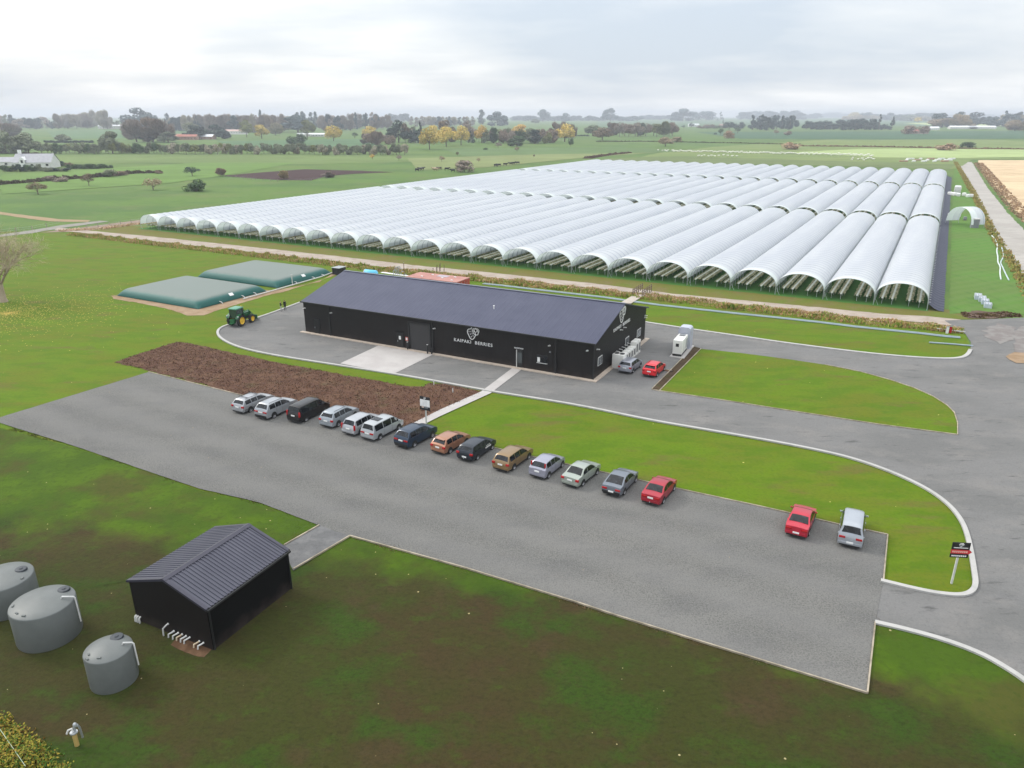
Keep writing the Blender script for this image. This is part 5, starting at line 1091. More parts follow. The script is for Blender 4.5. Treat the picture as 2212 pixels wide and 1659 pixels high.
# ------------------------------------------------------------------ signs
def sign(p, facing, label, kind):
    o = thing('sign', label, 'sign', p, facing, None)
    q = MB(); q.box((0, 0, 1.5), (.11, .11, 3.0)); q.build('post', M_WHITEP, o)
    if kind == 'white':
        box('board', (0, -.09, 2.74), (1.2, .04, 1.45), M_BLACKT, o); box('notice', (.0, -.12, 2.78), (1.16, .02, .74), mat('sign_bright', (.9, .89, .87), None, 3, .4), o)
        q = MB()
        for k in range(4): q.box((.02, -.134, 3.0 - .14 * k), (.6 - .1 * (k % 2), .006, .015))
        q.build('notice_lines', mat('faded_print', (.45, .44, .42), None, 5, .6), o)
        logo(.26, Matrix.Translation((-.13, -.115, 3.16)) @ Matrix.Rotation(R(90), 4, 'X'), o)
        q = MB(); q.box((-.28, -.12, 2.35), (.26, .02, .2)); q.build('symbol', mat('pale_symbol', (.7, .55, .45), None, 5, .6), o)
        q = MB(); q.box((.14, -.12, 2.35), (.42, .02, .22)); q.build('symbol', M_GREYP, o)
    else:
        box('board', (0, -.09, 2.72), (1.15, .04, 1.15), M_BLACKT, o)
        logo(.30, Matrix.Translation((-.15, -.115, 2.98)) @ Matrix.Rotation(R(90), 4, 'X'), o)
        q = MB(); q.box((0, -.12, 2.90), (.9, .02, .05)); q.build('name_line', M_WHITE, o)
        q = MB(); q.poly([(-.6, -.13, 2.46), (.6, -.13, 2.46), (.75, -.13, 2.61), (.6, -.13, 2.76), (-.6, -.13, 2.76)]); q.build('arrow_panel', mat('sign_red', (.62, .03, .035), None, 5, .4), o)
        q = MB()
        for k in range(8): q.box((-.46 + .125 * k, -.14, 2.61), (.085, .012, .13))
        q.build('arrow_lettering', mat('sign_salmon', (.85, .45, .38), None, 5, .4), o)
        q = MB()
        for k in range(8): q.box((-.44 + .12 * k, -.12, 2.28), (.085, .02, .09))
        q.build('lower_lettering', MS, o)
    return o
sign(G(921.5, 925), R(-28), 'white panel sign on a white post where footpath meets gravel', 'white')
sign(G(2055, 1261), R(-6), 'black sign with red arrow panel on the lawn corner by the kerb', 'arrow')

# ------------------------------------------------------------------ things behind the packhouse
def on_roofline(x, y_base): return G(x, y_base)
cp0 = G(*Z(880, 650, 6.9125, 935, 420)); RC = mat('container_red', (.42, .065, .04), (.36, .06, .04), 1, .55, bump=.2, bscale=6)
# red shed / container row
p0 = G(876.6, 597.3, 2.72); p0.z = 0; pc1 = G(985.4, 609.8, 2.72); pc1.z = 0; pc2 = G(1019.1, 599.8, 2.72); pc2.z = 0
wR = (pc1 - p0); ccn = thing('red_container', 'long rust red container behind the packhouse', 'container', p0, math.atan2(wR.y, wR.x)); lc = wR.length
def corr(b, x0, x1, y, z0, z1):
    n = int((x1 - x0) / .28)
    for k in range(n):
        a = x0 + (x1 - x0) * k / n; c = x0 + (x1 - x0) * (k + 1) / n; m_ = (a + c) / 2; d_ = .045 if y <= .1 else -.045
        b.poly([(a, y, z0), (m_, y + d_, z0), (m_, y + d_, z1), (a, y, z1)]); b.poly([(m_, y + d_, z0), (c, y, z0), (c, y, z1), (m_, y + d_, z1)])
wc = abs((pc2 - pc1).dot(Vector((-wR.y, wR.x, 0)).normalized()))
b = MB(); corr(b, 0, lc, 0, 0, 2.6); corr(b, 0, lc, wc, 0, 2.6); b.poly([(0, 0, 0), (0, wc, 0), (0, wc, 2.6), (0, 0, 2.6)]); b.poly([(lc, 0, 0), (lc, wc, 0), (lc, wc, 2.6), (lc, 0, 2.6)]); fixn(b.build('wall', RC, ccn))
b = MB(); b.box((lc / 2, wc / 2, 2.66), (lc + .1, wc + .1, .12)); b.build('roof', mat('container_roof', (.34, .14, .11), (.42, .20, .16), .5, .6), ccn)
box('roof_patch', (lc * .55, wc * .72, 2.74), (lc * .2, wc * .3, .03), mat('pale_patch', (.40, .36, .40), None, 2, .6), ccn)
for sx_, sy_ in ((.24, .3), (.33, .75), (.62, .4), (.78, .75), (.86, .2)): box('roof_cap', (lc * sx_, wc * sy_, 2.77), (.35, .3, .12), M_WHITE, ccn)
for k in range(2): box('door', (lc + .05, wc * (.28 + .44 * k), 1.3), (.06, wc * .4, 2.4), RC, ccn); 
for k in range(4): box('lock_rod', (lc + .1, wc * (.15 + .2 * k), 1.3), (.04, .04, 2.3), M_STEEL, ccn)
# blue covered bin
p = G(803, 599); bb2 = thing('blue_cover', 'bright blue covered drum behind the packhouse roof', 'drum', p, R(-20)); b = MB(); b.tube([(-1.3, 0, .75), (-1.25, 0, .75), (1.0, 0, .75), (1.3, 0, .6)], [.7, .75, .7, .35], 14); b.build('shell', mat('sky_blue_plastic', (.10, .48, .72), (.13, .55, .8), 1, .45), bb2, smooth=50)
b = MB(); b.tube([(-1.45, 0, .75), (-1.3, 0, .75)], .78, 14); b.build('end_ring', M_WHITEP, bb2); box('skid', (0, 0, .06), (2.2, 1, .12), M_TIMBER, bb2)
# white bench table frame
p = G(840, 603); tb_ = thing('trestle_table', 'long white trestle table behind the packhouse with timber legs', 'table', p, R(-32)); box('top', (2.5, 0, 1.15), (8.5, .7, .08), M_WHITE, tb_)
for k in range(4):
    x = -1.2 + 2.4 * k; q = MB(); q.tube([(x, -.35, 0), (x, .0, 1.1)], .05, 5); q.build('leg', M_TIMBER, tb_); q = MB(); q.tube([(x, .35, 0), (x, .0, 1.1)], .05, 5); q.build('leg', M_TIMBER, tb_)
p = G(858, 606); mf = thing('pipe_manifold', 'grey steel pipework with tall risers behind the packhouse', 'pipework', p, R(-28))
for k, (x, h) in enumerate(((-.8, 1.8), (-.35, 2.4), (.1, 2.6), (.5, 2.2), (1.0, 1.7), (1.5, 1.2))):
    q = MB(); q.tube([(x, 0, 0), (x, 0, h), (x + .15, .1, h + .15), (x + .35, .5, h + .1), (x + .4, .6, h - .5)], .07, 8); q.build('riser', M_STEEL, mf, smooth=50)
q = MB(); q.tube([(-1.2, 0, .5), (2, 0, .5)], .1, 8); q.build('header', M_STEEL, mf); q = MB(); q.lathe([(.3, 0), (.3, 1.0), (.2, 1.15), (0, 1.2)], 14, (2.3, 0, 0)); q.build('filter', M_STEEL, mf, smooth=40)
p = G(874, 608); pl = thing('timber_pole', 'thin brown timber pole left of the red container', 'pole', p); q = MB(); q.tube([(0, 0, 0), (0, 0, 3.6)], [.08, .06], 8); q.build('shaft', mat('brown_timber', (.20, .10, .06), (.14, .08, .05), 3, .8), pl); box('cap', (0, 0, 3.62), (.14, .14, .05), M_STEEL, pl)
M_BRT = mat('brown_post', (.20, .13, .10), (.14, .1, .08), 3, .8)
for i, (X, Y) in enumerate(((1400, 218), (1462, 220), (1470, 195), (1512, 205), (1525, 200), (1592, 240))):
    p = G(*Z(880, 650, 6.9125, X, Y)); o = thing('stake', 'thin dark stake standing behind the red container', 'stake', p, 0, 'stakes behind the red container'); q = MB(); q.tube([(0, 0, 0), (.05, 0, 1.0 + .18 * i)], .06, 6); q.build('shaft', M_BRT, o); q = MB(); q.tube([(-.2, 0, .8), (.2, 0, .8)], .03, 5); q.build('crosspiece', M_BRT, o)
# dark shed corner left behind roof
p = G(733, 592); o = thing('pump_shed', 'small dark shed with pale roof at the back left corner of the packhouse', 'shed', p, R(62)); o.scale = (.8, .8, .62); box('wall', (0, 0, 1.1), (2.6, 2.2, 2.2), M_BLACKW, o); box('roof', (0, 0, 2.26), (2.9, 2.5, .1), M_STEEL, o); box('door', (-1.32, 0, 1), (.04, .9, 1.9), M_BLACKT, o)
# footbridge over the drain
pb0, pb1 = G(1352, 657), G(1398, 629); u = (pb1 - pb0).normalized(); Lb = (pb1 - pb0).length; n_ = Vector((-u.y, u.x, 0))
fb = thing('footbridge', 'timber footbridge with post rails crossing the drain behind the packhouse', 'bridge', pb0, math.atan2(u.y, u.x)); 
b = MB(); b.box((Lb / 2, 0, .18), (Lb, 1.7, .12)); b.build('deck', mat('deck_pale', (.45, .40, .34), (.38, .33, .28), 1, .8), fb)
for k in range(6):
    for sy in (-1, 1): q = MB(); q.box((Lb * .52 + k * Lb * .09, sy * .85, .75), (.12, .12, 1.4)); q.build('post', M_BRT, fb)
for sy in (-1, 1): q = MB(); q.box((Lb * .75, sy * .85, 1.2), (Lb * .5, .06, .1)); q.box((Lb * .75, sy * .85, .8), (Lb * .5, .06, .1)); q.build('rail', M_BRT, fb)
sheet('footpath', [pb0 - u * 6 + n_ * .8, pb0 + u * 1 + n_ * .8, pb0 + u * 1 - n_ * .8, pb0 - u * 6 - n_ * .8], .06, M_CONC)
# irrigation pipes along the drain
M_PIPE = mat('pale_teal_pipe', (.34, .42, .45), (.28, .34, .40), .6, .5)
pA = P2((1042.5, 614.5), (1200, 632), (1346, 650), (1451.6, 665), (1640, 684), (1814.6, 704), (1950, 719), (2074, 731.7))
for k, off in enumerate((0, .55)):
    q = MB(); q.tube([p + DW * (off + .15 * math.sin(i * 2.1)) + Vector((0, 0, .12)) for i, p in enumerate(smoothline(pA, 1))], .10, 6); tag(q.build('irrigation_pipe', M_PIPE), ('nearer' if k == 0 else 'farther') + ' of two long pale pipes lying along the drain', 'pipe')
q = MB(); q.tube([p + Vector((0, 0, .14)) for p in P2((2006.7, 741.6), (2055, 745), (2101, 749))], .12, 6); tag(q.build('culvert_pipe', M_PIPE), 'short grey pipe lying on the lawn corner by the junction', 'pipe')
pts = P2(*[Z(2340, 400, 5.53, *p) for p in ((770, 1050), (830, 1120), (850, 1200), (835, 1270), (855, 1340), (850, 1420), (890, 1480), (880, 1560), (895, 1659))])
q = MB(); q.tube([p + Vector((0, 0, .1)) for p in smoothline(pts, 2)], .14, 6); tag(q.build('irrigation_pipe', mat('white_lay_pipe', (.62, .68, .66), None, 1, .5)), 'white wavy lay-flat pipe along the right paddock', 'pipe')
p2_ = [p + TX * (.8 + .5 * math.sin(i * 1.3)) for i, p in enumerate(pts[2:])]; q = MB(); q.tube([p + Vector((0, 0, .1)) for p in smoothline(p2_, 2)], .12, 6); tag(q.build('irrigation_pipe', mat('white_lay_pipe_b', (.5, .58, .6), None, 1, .5)), 'second wavy pipe right of the white lay-flat pipe', 'pipe')
# stile / white gate bits by the junction
for i, (X, Y, c) in enumerate(((555, 445, M_WHITE), (620, 440, M_RED), (440, 400, M_WHITE), (740, 440, M_WHITE), (820, 445, M_WHITE))):
    p = G(*Z(2300, 780, 8.296, X, Y)); o = thing('marker_post', ['white marker post at the drain end by the junction', 'red and grey marker post next to the white one', 'low white rail left of the marker posts', 'pale short rail right of the red marker', 'white low rail nearest the junction'][i], 'marker', p, R(-30)); 
    if i < 2: q = MB(); q.box((0, 0, .5), (.35, .25, 1.0)); q.build('post', c, o); box('cap', (0, 0, 1.03), (.38, .28, .06), M_GREYP, o)
    else: q = MB(); q.box((0, 0, .35), (1.3, .1, .1)); q.build('rail', M_WHITEP, o); q = MB(); q.box((-.5, 0, .17), (.08, .08, .34)); q.build('leg', M_TIMBER, o); q = MB(); q.box((.5, 0, .17), (.08, .08, .34)); q.build('leg', M_TIMBER, o)
for i, (X, Y) in enumerate(((1255, 1235), (1730, 1430))):
    p = G(*Z(960, 840, 10.05, X, Y)); o = thing('peg', ['white peg in the bark beside the kerb, nearer the apron', 'white peg in the bark close to the footpath'][i], 'peg', p); q = MB(); q.box((0, 0, .3), (.09, .09, .6)); q.build('shaft', M_WHITE, o); box('cap', (0, 0, .6), (.11, .11, .04), M_GREYP, o)
# bore head in the foreground
p = G(*Z(0, 1700, 7.373, 1425, 1215)); bo = thing('bore_head', 'yellow stub post with grey pipe fittings on top near the bottom left', 'bore head', p, R(20))
q = MB(); q.tube([(0, 0, 0), (0, 0, .85)], .11, 14); q.build('casing', mat('tan_pvc', (.50, .36, .12), (.4, .26, .09), 2, .5), bo, smooth=40); q = MB(); q.lathe([(.19, 0), (.19, .06), (.0, .07)], 16, (0, 0, .85)); q.build('flange', M_STEEL, bo, smooth=40)
q = MB(); q.tube([(.05, .05, .9), (.05, .05, 1.15), (.2, .1, 1.22), (.26, .12, 1.0), (.28, .12, .35)], .055, 10); q.build('drop_pipe', M_STEEL, bo, smooth=50); q = MB(); q.tube([(-.02, .02, .92), (-.06, .05, 1.1), (-.22, 0, 1.08), (-.3, -.02, .9)], .05, 10); q.build('elbow', M_WHITEP, bo, smooth=50)
q = MB(); q.lathe([(.1, 0), (.1, .16), (.05, .22), (0, .23)], 12, (.1, .08, 1.15)); q.build('cap', M_STEEL, bo, smooth=50)

# ------------------------------------------------------------------ rough grass and weeds (too many blades to count)
def grass_mat(name, cols):
    m = bpy.data.materials.new(name); m.use_nodes = True; t = m.node_tree; b = t.nodes['Principled BSDF']; b.inputs['Roughness'].default_value = .8; b.inputs['Specular IOR Level'].default_value = .15
    g = N(t, 'ShaderNodeNewGeometry'); nn = N(t, 'ShaderNodeTexNoise'); nn.inputs['Scale'].default_value = .35; nn.inputs['Detail'].default_value = 4; t.links.new(g.outputs['Position'], nn.inputs['Vector'])
    r = N(t, 'ShaderNodeValToRGB'); a = M2(t, 'ADD', M2(t, 'MULTIPLY', g.outputs['Random Per Island'], .45), M2(t, 'MULTIPLY', nn.outputs[0], .65)); t.links.new(a, r.inputs[0])
    n = len(cols); r.color_ramp.elements[0].position = .2; r.color_ramp.elements[0].color = (*cols[0], 1); r.color_ramp.elements[1].position = .85; r.color_ramp.elements[1].color = (*cols[-1], 1)
    for i in range(1, n - 1): e_ = r.color_ramp.elements.new(.2 + .65 * i / (n - 1)); e_.color = (*cols[i], 1)
    t.links.new(r.outputs[0], b.inputs['Base Color']); return m
def tufts(name, gen, n, hmin, hmax, m, label, cat, wid=.16, blades=3, seed=1):
    rnd = random.Random(seed); b = MB()
    for i in range(n):
        p, k = gen(rnd)
        if k <= 0: continue
        for j in range(blades):
            a = rnd.random() * 6.28; h = (hmin + (hmax - hmin) * rnd.random()) * k; w = wid * (.6 + .8 * rnd.random()); lx, ly = math.cos(a) * h * .45 * rnd.random(), math.sin(a) * h * .45 * rnd.random(); q = p + Vector((rnd.uniform(-.2, .2), rnd.uniform(-.2, .2), 0)); dx, dy = math.cos(a + 1.57) * w, math.sin(a + 1.57) * w
            b.v += [(q.x - dx, q.y - dy, 0), (q.x + dx, q.y + dy, 0), (q.x + dx * .7 + lx, q.y + dy * .7 + ly, h * .7), (q.x + lx * 1.5, q.y + ly * 1.5, h)]; k0 = len(b.v) - 4; b.f.append((k0, k0 + 1, k0 + 2, k0 + 3)); b.mi.append(0)
    o = b.build(name, m); return tag(o, label, cat, kind='stuff')
def along(line, w0, w1, wgt=None):
    cum = [0]
    for a, c in zip(line, line[1:]): cum.append(cum[-1] + (c - a).length)
    def g(rnd):
        s = rnd.random() * cum[-1]
        for i in range(len(line) - 1):
            if cum[i + 1] >= s: break
        t = (s - cum[i]) / (cum[i + 1] - cum[i]); p = line[i].lerp(line[i + 1], t); d_ = (line[i + 1] - line[i]).normalized(); n = Vector((-d_.y, d_.x, 0)); r_ = rnd.random(); p = p + n * (w0 + (w1 - w0) * r_)
        k = .55 + .9 * noise.noise(p * .35) + .35 * noise.noise(p * 1.3); return Vector((p.x, p.y, 0)), max(.15, k)
    return g
GM1 = grass_mat('drain_growth', [(.11, .22, .02), (.18, .29, .03), (.33, .33, .08), (.42, .22, .10), (.66, .50, .30)])
GM2 = grass_mat('dry_growth', [(.28, .28, .10), (.50, .36, .22), (.72, .56, .38), (.48, .24, .17)])
ditch = track_lo[1:]
tufts('drain_grass', along(ditch, -4.4, -.5), 15000, .15, .85, GM1, 'long mixed green and brown growth along the drain by the track', 'rough grass', .13, 3, 1)
tufts('drain_grass', along(ditch[4:], -1.9, -.3), 5000, .2, .7, GM2, 'dry tan and reddish growth on the track side of the drain', 'rough grass', .13, 3, 2)
tufts('edge_grass', along([TW(-15, -14), TW(-9, -6), TW(-6, 0) + TV * 300], -1.2, 1.4), 5000, .3, .9, GM2, 'brown growth between lane and the left side of the tunnels', 'rough grass', .2, 3, 3)
tufts('lane_growth', along(lane_l[:5] + [G(2260, 690)], -1.9, .5), 3600, .25, .8, grass_mat('lane_grass', [(.12, .16, .03), (.28, .27, .06), (.40, .30, .10), (.24, .14, .07)]), 'yellow green weeds between right paddock and lane', 'rough grass', .22, 3, 4)
tufts('lane_growth', along(list(reversed(P2((2240, 505), (2180, 452), (2140, 400), (2104, 352)))), -.2, 5.0), 2600, .2, .8, grass_mat('bank_grass', [(.12, .10, .06), (.30, .19, .12), (.48, .34, .20), (.18, .12, .08)]), 'brown scrub on the bank right of the lane', 'scrub', .4, 3, 5)
jn = P2((2080, 682), (2130, 686), (2160, 682), (2200, 681)); tufts('junction_weeds', along(jn, -1.0, 2.0), 500, .1, .45, grass_mat('soil_weeds', [(.07, .03, .02), (.12, .07, .04), (.14, .14, .04)]), 'dark reddish weeds above the junction', 'weeds', .2, 3, 6)
# bottom-left weeds
wl_ = P2((-80, 1500), (0, 1560), (60, 1600), (140, 1668), (190, 1720))
def weedgen(rnd):
    t = rnd.random(); s = rnd.random(); i = min(3, int(t * 4)); p = wl_[i].lerp(wl_[i + 1], t * 4 - i) - Vector((.5, .86, 0)) * (3.8 * s ** 1.3); return p + Vector((rnd.gauss(0, .22), rnd.gauss(0, .22), 0)), max(.12, .45 + 1.5 * noise.noise(p * 1.1))
def leafy(name, gen, n, hmax, sz, m, label, cat, seed):
    rnd = random.Random(seed); b = MB()
    for i in range(n):
        p, k = gen(rnd); h = hmax * k * rnd.random() ** .6; c = Vector((p.x, p.y, .04 + h)); a = Vector((rnd.gauss(0, 1), rnd.gauss(0, 1), rnd.gauss(0, .6))).normalized() * sz * rnd.uniform(.5, 1.3); d_ = a.cross(Vector((rnd.gauss(0, .4), rnd.gauss(0, .4), 1))).normalized() * sz * .5
        b.poly([c - a, c - d_, c + a, c + d_])
    return tag(b.build(name, m), label, cat, kind='stuff')
leafy('weed_bank', weedgen, 10000, .75, .085, grass_mat('leafy_weeds', [(.015, .055, .008), (.03, .10, .01), (.13, .15, .02), (.30, .24, .03), (.34, .20, .05)]), 'leafy yellow and green weeds filling the bottom left corner', 'weeds', 17)
tufts('weed_bank', weedgen, 2500, .10, .42, grass_mat('yellow_weeds', [(.03, .09, .012), (.07, .15, .015), (.26, .24, .03), (.34, .22, .05), (.20, .10, .03)]), 'yellow and green weeds in the bottom left corner', 'weeds', .06, 4, 7)
q = MB(); q.tube([G(-10, 1570) + Vector((0, 0, .5)), G(60, 1672) + Vector((0, 0, .5))], .012, 5); tag(q.build('fence_wire', mat('pale_wire', (.5, .6, .45), None, 4, .5)), 'pale wire crossing the weeds in the bottom left corner', 'wire')
le = P2((1873, 1500), (1640, 1428), (1330, 1332), (1240, 1302), (1000, 1228), (756, 1160)); GML = grass_mat('edge_litter', [(.05, .03, .02), (.12, .075, .045), (.22, .15, .08), (.06, .09, .015)])
tufts('edge_litter', along(le, -.25, .22), 1500, .03, .14, GML, 'brown leaf litter and weeds along the lower timber edge of the car park', 'litter', .05, 3, 41)
tufts('edge_litter', along(P2((1917, 1157.5), (1808, 1134.4), (1642, 1096.4), (1521, 1070.4), (1294, 1020.5), (1161, 991), (1071, 970.4), (944, 943)), -.25, .2), 1100, .03, .13, GML, 'brown litter along the timber edge in front of the parked cars', 'litter', .05, 3, 42)
tufts('edge_litter', along(P2((1908, 1255), (1890, 1347), (1873, 1500)), -.2, .2), 300, .03, .12, GML, 'brown litter at the right hand end of the car park', 'litter', .05, 3, 43)
tufts('edge_litter', along(P2((690, 1137), (560, 1088), (430, 1058), (320, 1021), (170, 970), (0, 920)), -.3, .3), 1100, .03, .13, grass_mat('edge_grass', [(.05, .07, .01), (.08, .10, .015), (.08, .05, .025)]), 'ragged grass edge along the left side of the car park', 'grass', .06, 3, 44)
# bark chips and dead stalks on the bed
mb_ = [p for p in mul]
def in_poly(p, poly):
    c = False; j = len(poly) - 1
    for i in range(len(poly)):
        if (poly[i].y > p.y) != (poly[j].y > p.y) and p.x < (poly[j].x - poly[i].x) * (p.y - poly[i].y) / (poly[j].y - poly[i].y) + poly[i].x: c = not c
        j = i
    return c
xs = [p.x for p in mb_]; ys = [p.y for p in mb_]
def barkgen(rnd):
    for _ in range(50):
        p = Vector((rnd.uniform(min(xs), max(xs)), rnd.uniform(min(ys), max(ys)), 0))
        if in_poly(p, mb_): return p, .75 + .5 * noise.noise(p * 2.0)
    return Vector((0, 80, 0)), 0
tufts('bark_litter', barkgen, 12000, .05, .26, grass_mat('bark_litter', [(.025, .013, .010), (.075, .037, .025), (.12, .066, .042), (.27, .17, .11), (.055, .045, .02)]), 'brown bark and dead stalks covering the bed', 'bark litter', .055, 3, 8)

# ------------------------------------------------------------------ trees
def crown_mat(name, shift=1.0):
    m = bpy.data.materials.new(name); m.use_nodes = True; t = m.node_tree; b = t.nodes['Principled BSDF']; b.inputs['Roughness'].default_value = .75; b.inputs['Specular IOR Level'].default_value = .12
    g = N(t, 'ShaderNodeNewGeometry'); oi = N(t, 'ShaderNodeObjectInfo'); r = N(t, 'ShaderNodeValToRGB'); t.links.new(g.outputs['Random Per Island'], r.inputs[0])
    r.color_ramp.elements[0].color = (.55, .58, .5, 1); r.color_ramp.elements[1].color = (1.5, 1.4, 1.3, 1)
    mx = N(t, 'ShaderNodeMix', data_type='RGBA', blend_type='MULTIPLY'); mx.inputs[0].default_value = 1; t.links.new(oi.outputs['Color'], mx.inputs[6]); t.links.new(r.outputs[0], mx.inputs[7])
    t.links.new(mx.outputs[2], b.inputs['Base Color']); return m
M_LEAF = crown_mat('leaves'); M_TWIG = crown_mat('twigs'); M_BARK = mat('bark', (.13, .095, .07), (.20, .155, .12), 2, .9)
def crown_mesh(kind, n, seed):
    """unit crown: x,y in -.5...5, z 0..1"""
    rnd = random.Random(seed); b = MB(); lobes = []
    if kind in ('round', 'small'):
        for i in range(15): a = rnd.random() * 6.28; z = rnd.uniform(.26 if kind == 'round' else .4, .82); rr = .30 * math.sin(math.pi * min(1, (z + .02) / 1.02)) ; lobes.append((math.cos(a) * rr, math.sin(a) * rr, z, rnd.uniform(.14, .21)))
        lobes.append((0, 0, .8, .2)); lobes.append((0, 0, .5, .25))
    elif kind == 'dome':
        for i in range(16): a = rnd.random() * 6.28; z = rnd.uniform(.12, .78); rr = .38 * math.sqrt(max(0, 1 - (z / .95) ** 2)); lobes.append((math.cos(a) * rr, math.sin(a) * rr, z, rnd.uniform(.14, .2)))
        lobes += [(0, 0, .8, .2), (0, 0, .4, .35)]
    elif kind == 'pine':
        for i in range(22): a = rnd.random() * 6.28; z = rnd.uniform(.12, .92); rr = .34 * (1.1 - z) ** .6 * rnd.uniform(.3, 1); lobes.append((math.cos(a) * rr, math.sin(a) * rr, z, rnd.uniform(.09, .16)))
    elif kind == 'cone':
        for i in range(14): z = rnd.uniform(.08, .95); a = rnd.random() * 6.28; rr = .3 * (1 - z); lobes.append((math.cos(a) * rr, math.sin(a) * rr, z, .20 * (1.12 - z)))
    elif kind == 'bare':
        for i in range(18): a = rnd.random() * 6.28; z = rnd.uniform(.14, .85); rr = .30 * math.sin(math.pi * min(1, z)) ; lobes.append((math.cos(a) * rr, math.sin(a) * rr, z, rnd.uniform(.12, .2)))
        lobes.append((0, 0, .8, .18))
    elif kind == 'bush':
        for i in range(13): a = rnd.random() * 6.28; z = rnd.uniform(.1, .72); rr = .34 * math.sqrt(max(0, 1 - z * z)) * rnd.random() ** .4; lobes.append((math.cos(a) * rr, math.sin(a) * rr, z, rnd.uniform(.16, .25)))
    for i in range(n):
        lx, ly, lz, lr = lobes[rnd.randrange(len(lobes))]
        v = Vector((rnd.gauss(0, 1), rnd.gauss(0, 1), rnd.gauss(0, 1))).normalized(); rr = lr * (.55 + .5 * rnd.random() ** .5)
        p = Vector((lx + v.x * rr, ly + v.y * rr, max(.02, lz + v.z * rr * .8)))
        if kind == 'bare':
            d_ = (Vector((p.x * 1.2, p.y * 1.2, p.z - .15)).normalized() + Vector((rnd.gauss(0, .25), rnd.gauss(0, .25), rnd.gauss(0, .2)))).normalized(); s = rnd.uniform(.05, .10); w = .008 + .004 * rnd.random(); c = d_.cross(Vector((rnd.random(), rnd.random(), rnd.random()))).normalized() * w
            q = [p - d_ * s - c, p - d_ * s + c, p + d_ * s + c * .3, p + d_ * s - c * .3]
        else:
            s = rnd.uniform(.018, .036) * (1.25 if kind in ('dome', 'bush') else 1); a1 = (v + Vector((rnd.gauss(0, .5), rnd.gauss(0, .5), rnd.gauss(0, .5)))).orthogonal().normalized() * s; a2 = v.cross(a1).normalized() * s * rnd.uniform(.6, 1.1)
            q = [p - a1 - a2 * .4, p + a1 * .3 - a2, p + a1 + a2 * .4, p - a1 * .2 + a2]
        k0 = len(b.v); b.v += [tuple(x) for x in q]; b.f.append((k0, k0 + 1, k0 + 2, k0 + 3)); b.mi.append(0)
    return b
def trunk_mesh(kind, seed):
    rnd = random.Random(seed + 50); b = MB(); r0 = .022
    top = {'round': .7, 'small': .7, 'dome': .8, 'pine': .92, 'cone': .9, 'bare': .85, 'bush': .5}[kind]
    b.tube([(0, 0, -.01), (.005, 0, top * .4), (-.008, .006, top * .7), (0, 0, top)], [r0 * 1.3, r0, r0 * .6, r0 * .2], 6)
    for i in range(7 if kind in ('bare', 'round', 'small') else 4):
        a = rnd.random() * 6.28; z = top * rnd.uniform(.25, .75); l_ = rnd.uniform(.18, .34); b.tube([(0, 0, z), (math.cos(a) * l_ * .5, math.sin(a) * l_ * .5, z + l_ * .45), (math.cos(a) * l_, math.sin(a) * l_, z + l_ * .95)], [r0 * .5, r0 * .3, r0 * .1], 5)
    return b
CM = {}
def tree_meshes(kind, v, big=False):
    key = (kind, v, big)
    if key not in CM:
        n = {'round': 2600, 'small': 900, 'dome': 2800, 'pine': 2000, 'cone': 1500, 'bare': 4200, 'bush': 1600}[kind] * (3 if big else 1)
        c = crown_mesh(kind, n, hash((kind == 'dome', len(kind), v)) % 1000 + v).build('crown', M_TWIG if kind == 'bare' else M_LEAF); t = trunk_mesh(kind, v).build('trunk', M_BARK)
        CM[key] = (c.data, t.data); bpy.data.objects.remove(c); bpy.data.objects.remove(t)
    return CM[key]
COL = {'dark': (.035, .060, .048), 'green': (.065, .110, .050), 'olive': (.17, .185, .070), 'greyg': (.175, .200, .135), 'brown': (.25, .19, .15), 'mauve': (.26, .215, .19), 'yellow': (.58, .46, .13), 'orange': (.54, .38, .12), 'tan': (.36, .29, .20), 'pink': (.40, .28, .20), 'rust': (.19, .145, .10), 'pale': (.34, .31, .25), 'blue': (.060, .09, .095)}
tcount = 0
NAME = {'round': 'broadleaf_tree', 'small': 'young_tree', 'dome': 'evergreen_tree', 'pine': 'pine_tree', 'cone': 'conifer_tree', 'bare': 'bare_tree', 'bush': 'bush'}
def tree_xy(p, w, h, kind, col, label, group=None, cat='tree', big=False):
    global tcount
    tcount += 1; rnd = random.Random(tcount * 13); c, t = tree_meshes(kind, tcount % 3, big)
    o = thing(NAME[kind], label, 'shrub' if kind == 'bush' else cat, p, rnd.random() * 6.28, group); fw_ = 1.55 if kind == 'dome' else 1.35; o.scale = (w * fw_, w * fw_, h * (1.14 if kind == 'bush' else 1.05))
    cr = link_obj('crown', c, o); k = .82 + .36 * rnd.random(); cr.color = tuple(q * k for q in COL[col]) + (1,); link_obj('trunk', t, o); return o
def tr_z(x0, f, yo, X, Yb, Yt, Wd, kind, col, label, group=None, big=False):
    bx, by = Z(x0, yo, f, X, Yb); tx, ty = Z(x0, yo, f, X, Yt); p = G(bx, by); h = height_at(p, ty); w = Wd / f / 1.1573 / FPX * math.hypot(p.y, 30); return tree_xy(p, w, h, kind, col, label, group, big=big)
T = 5.53; Y0 = 230
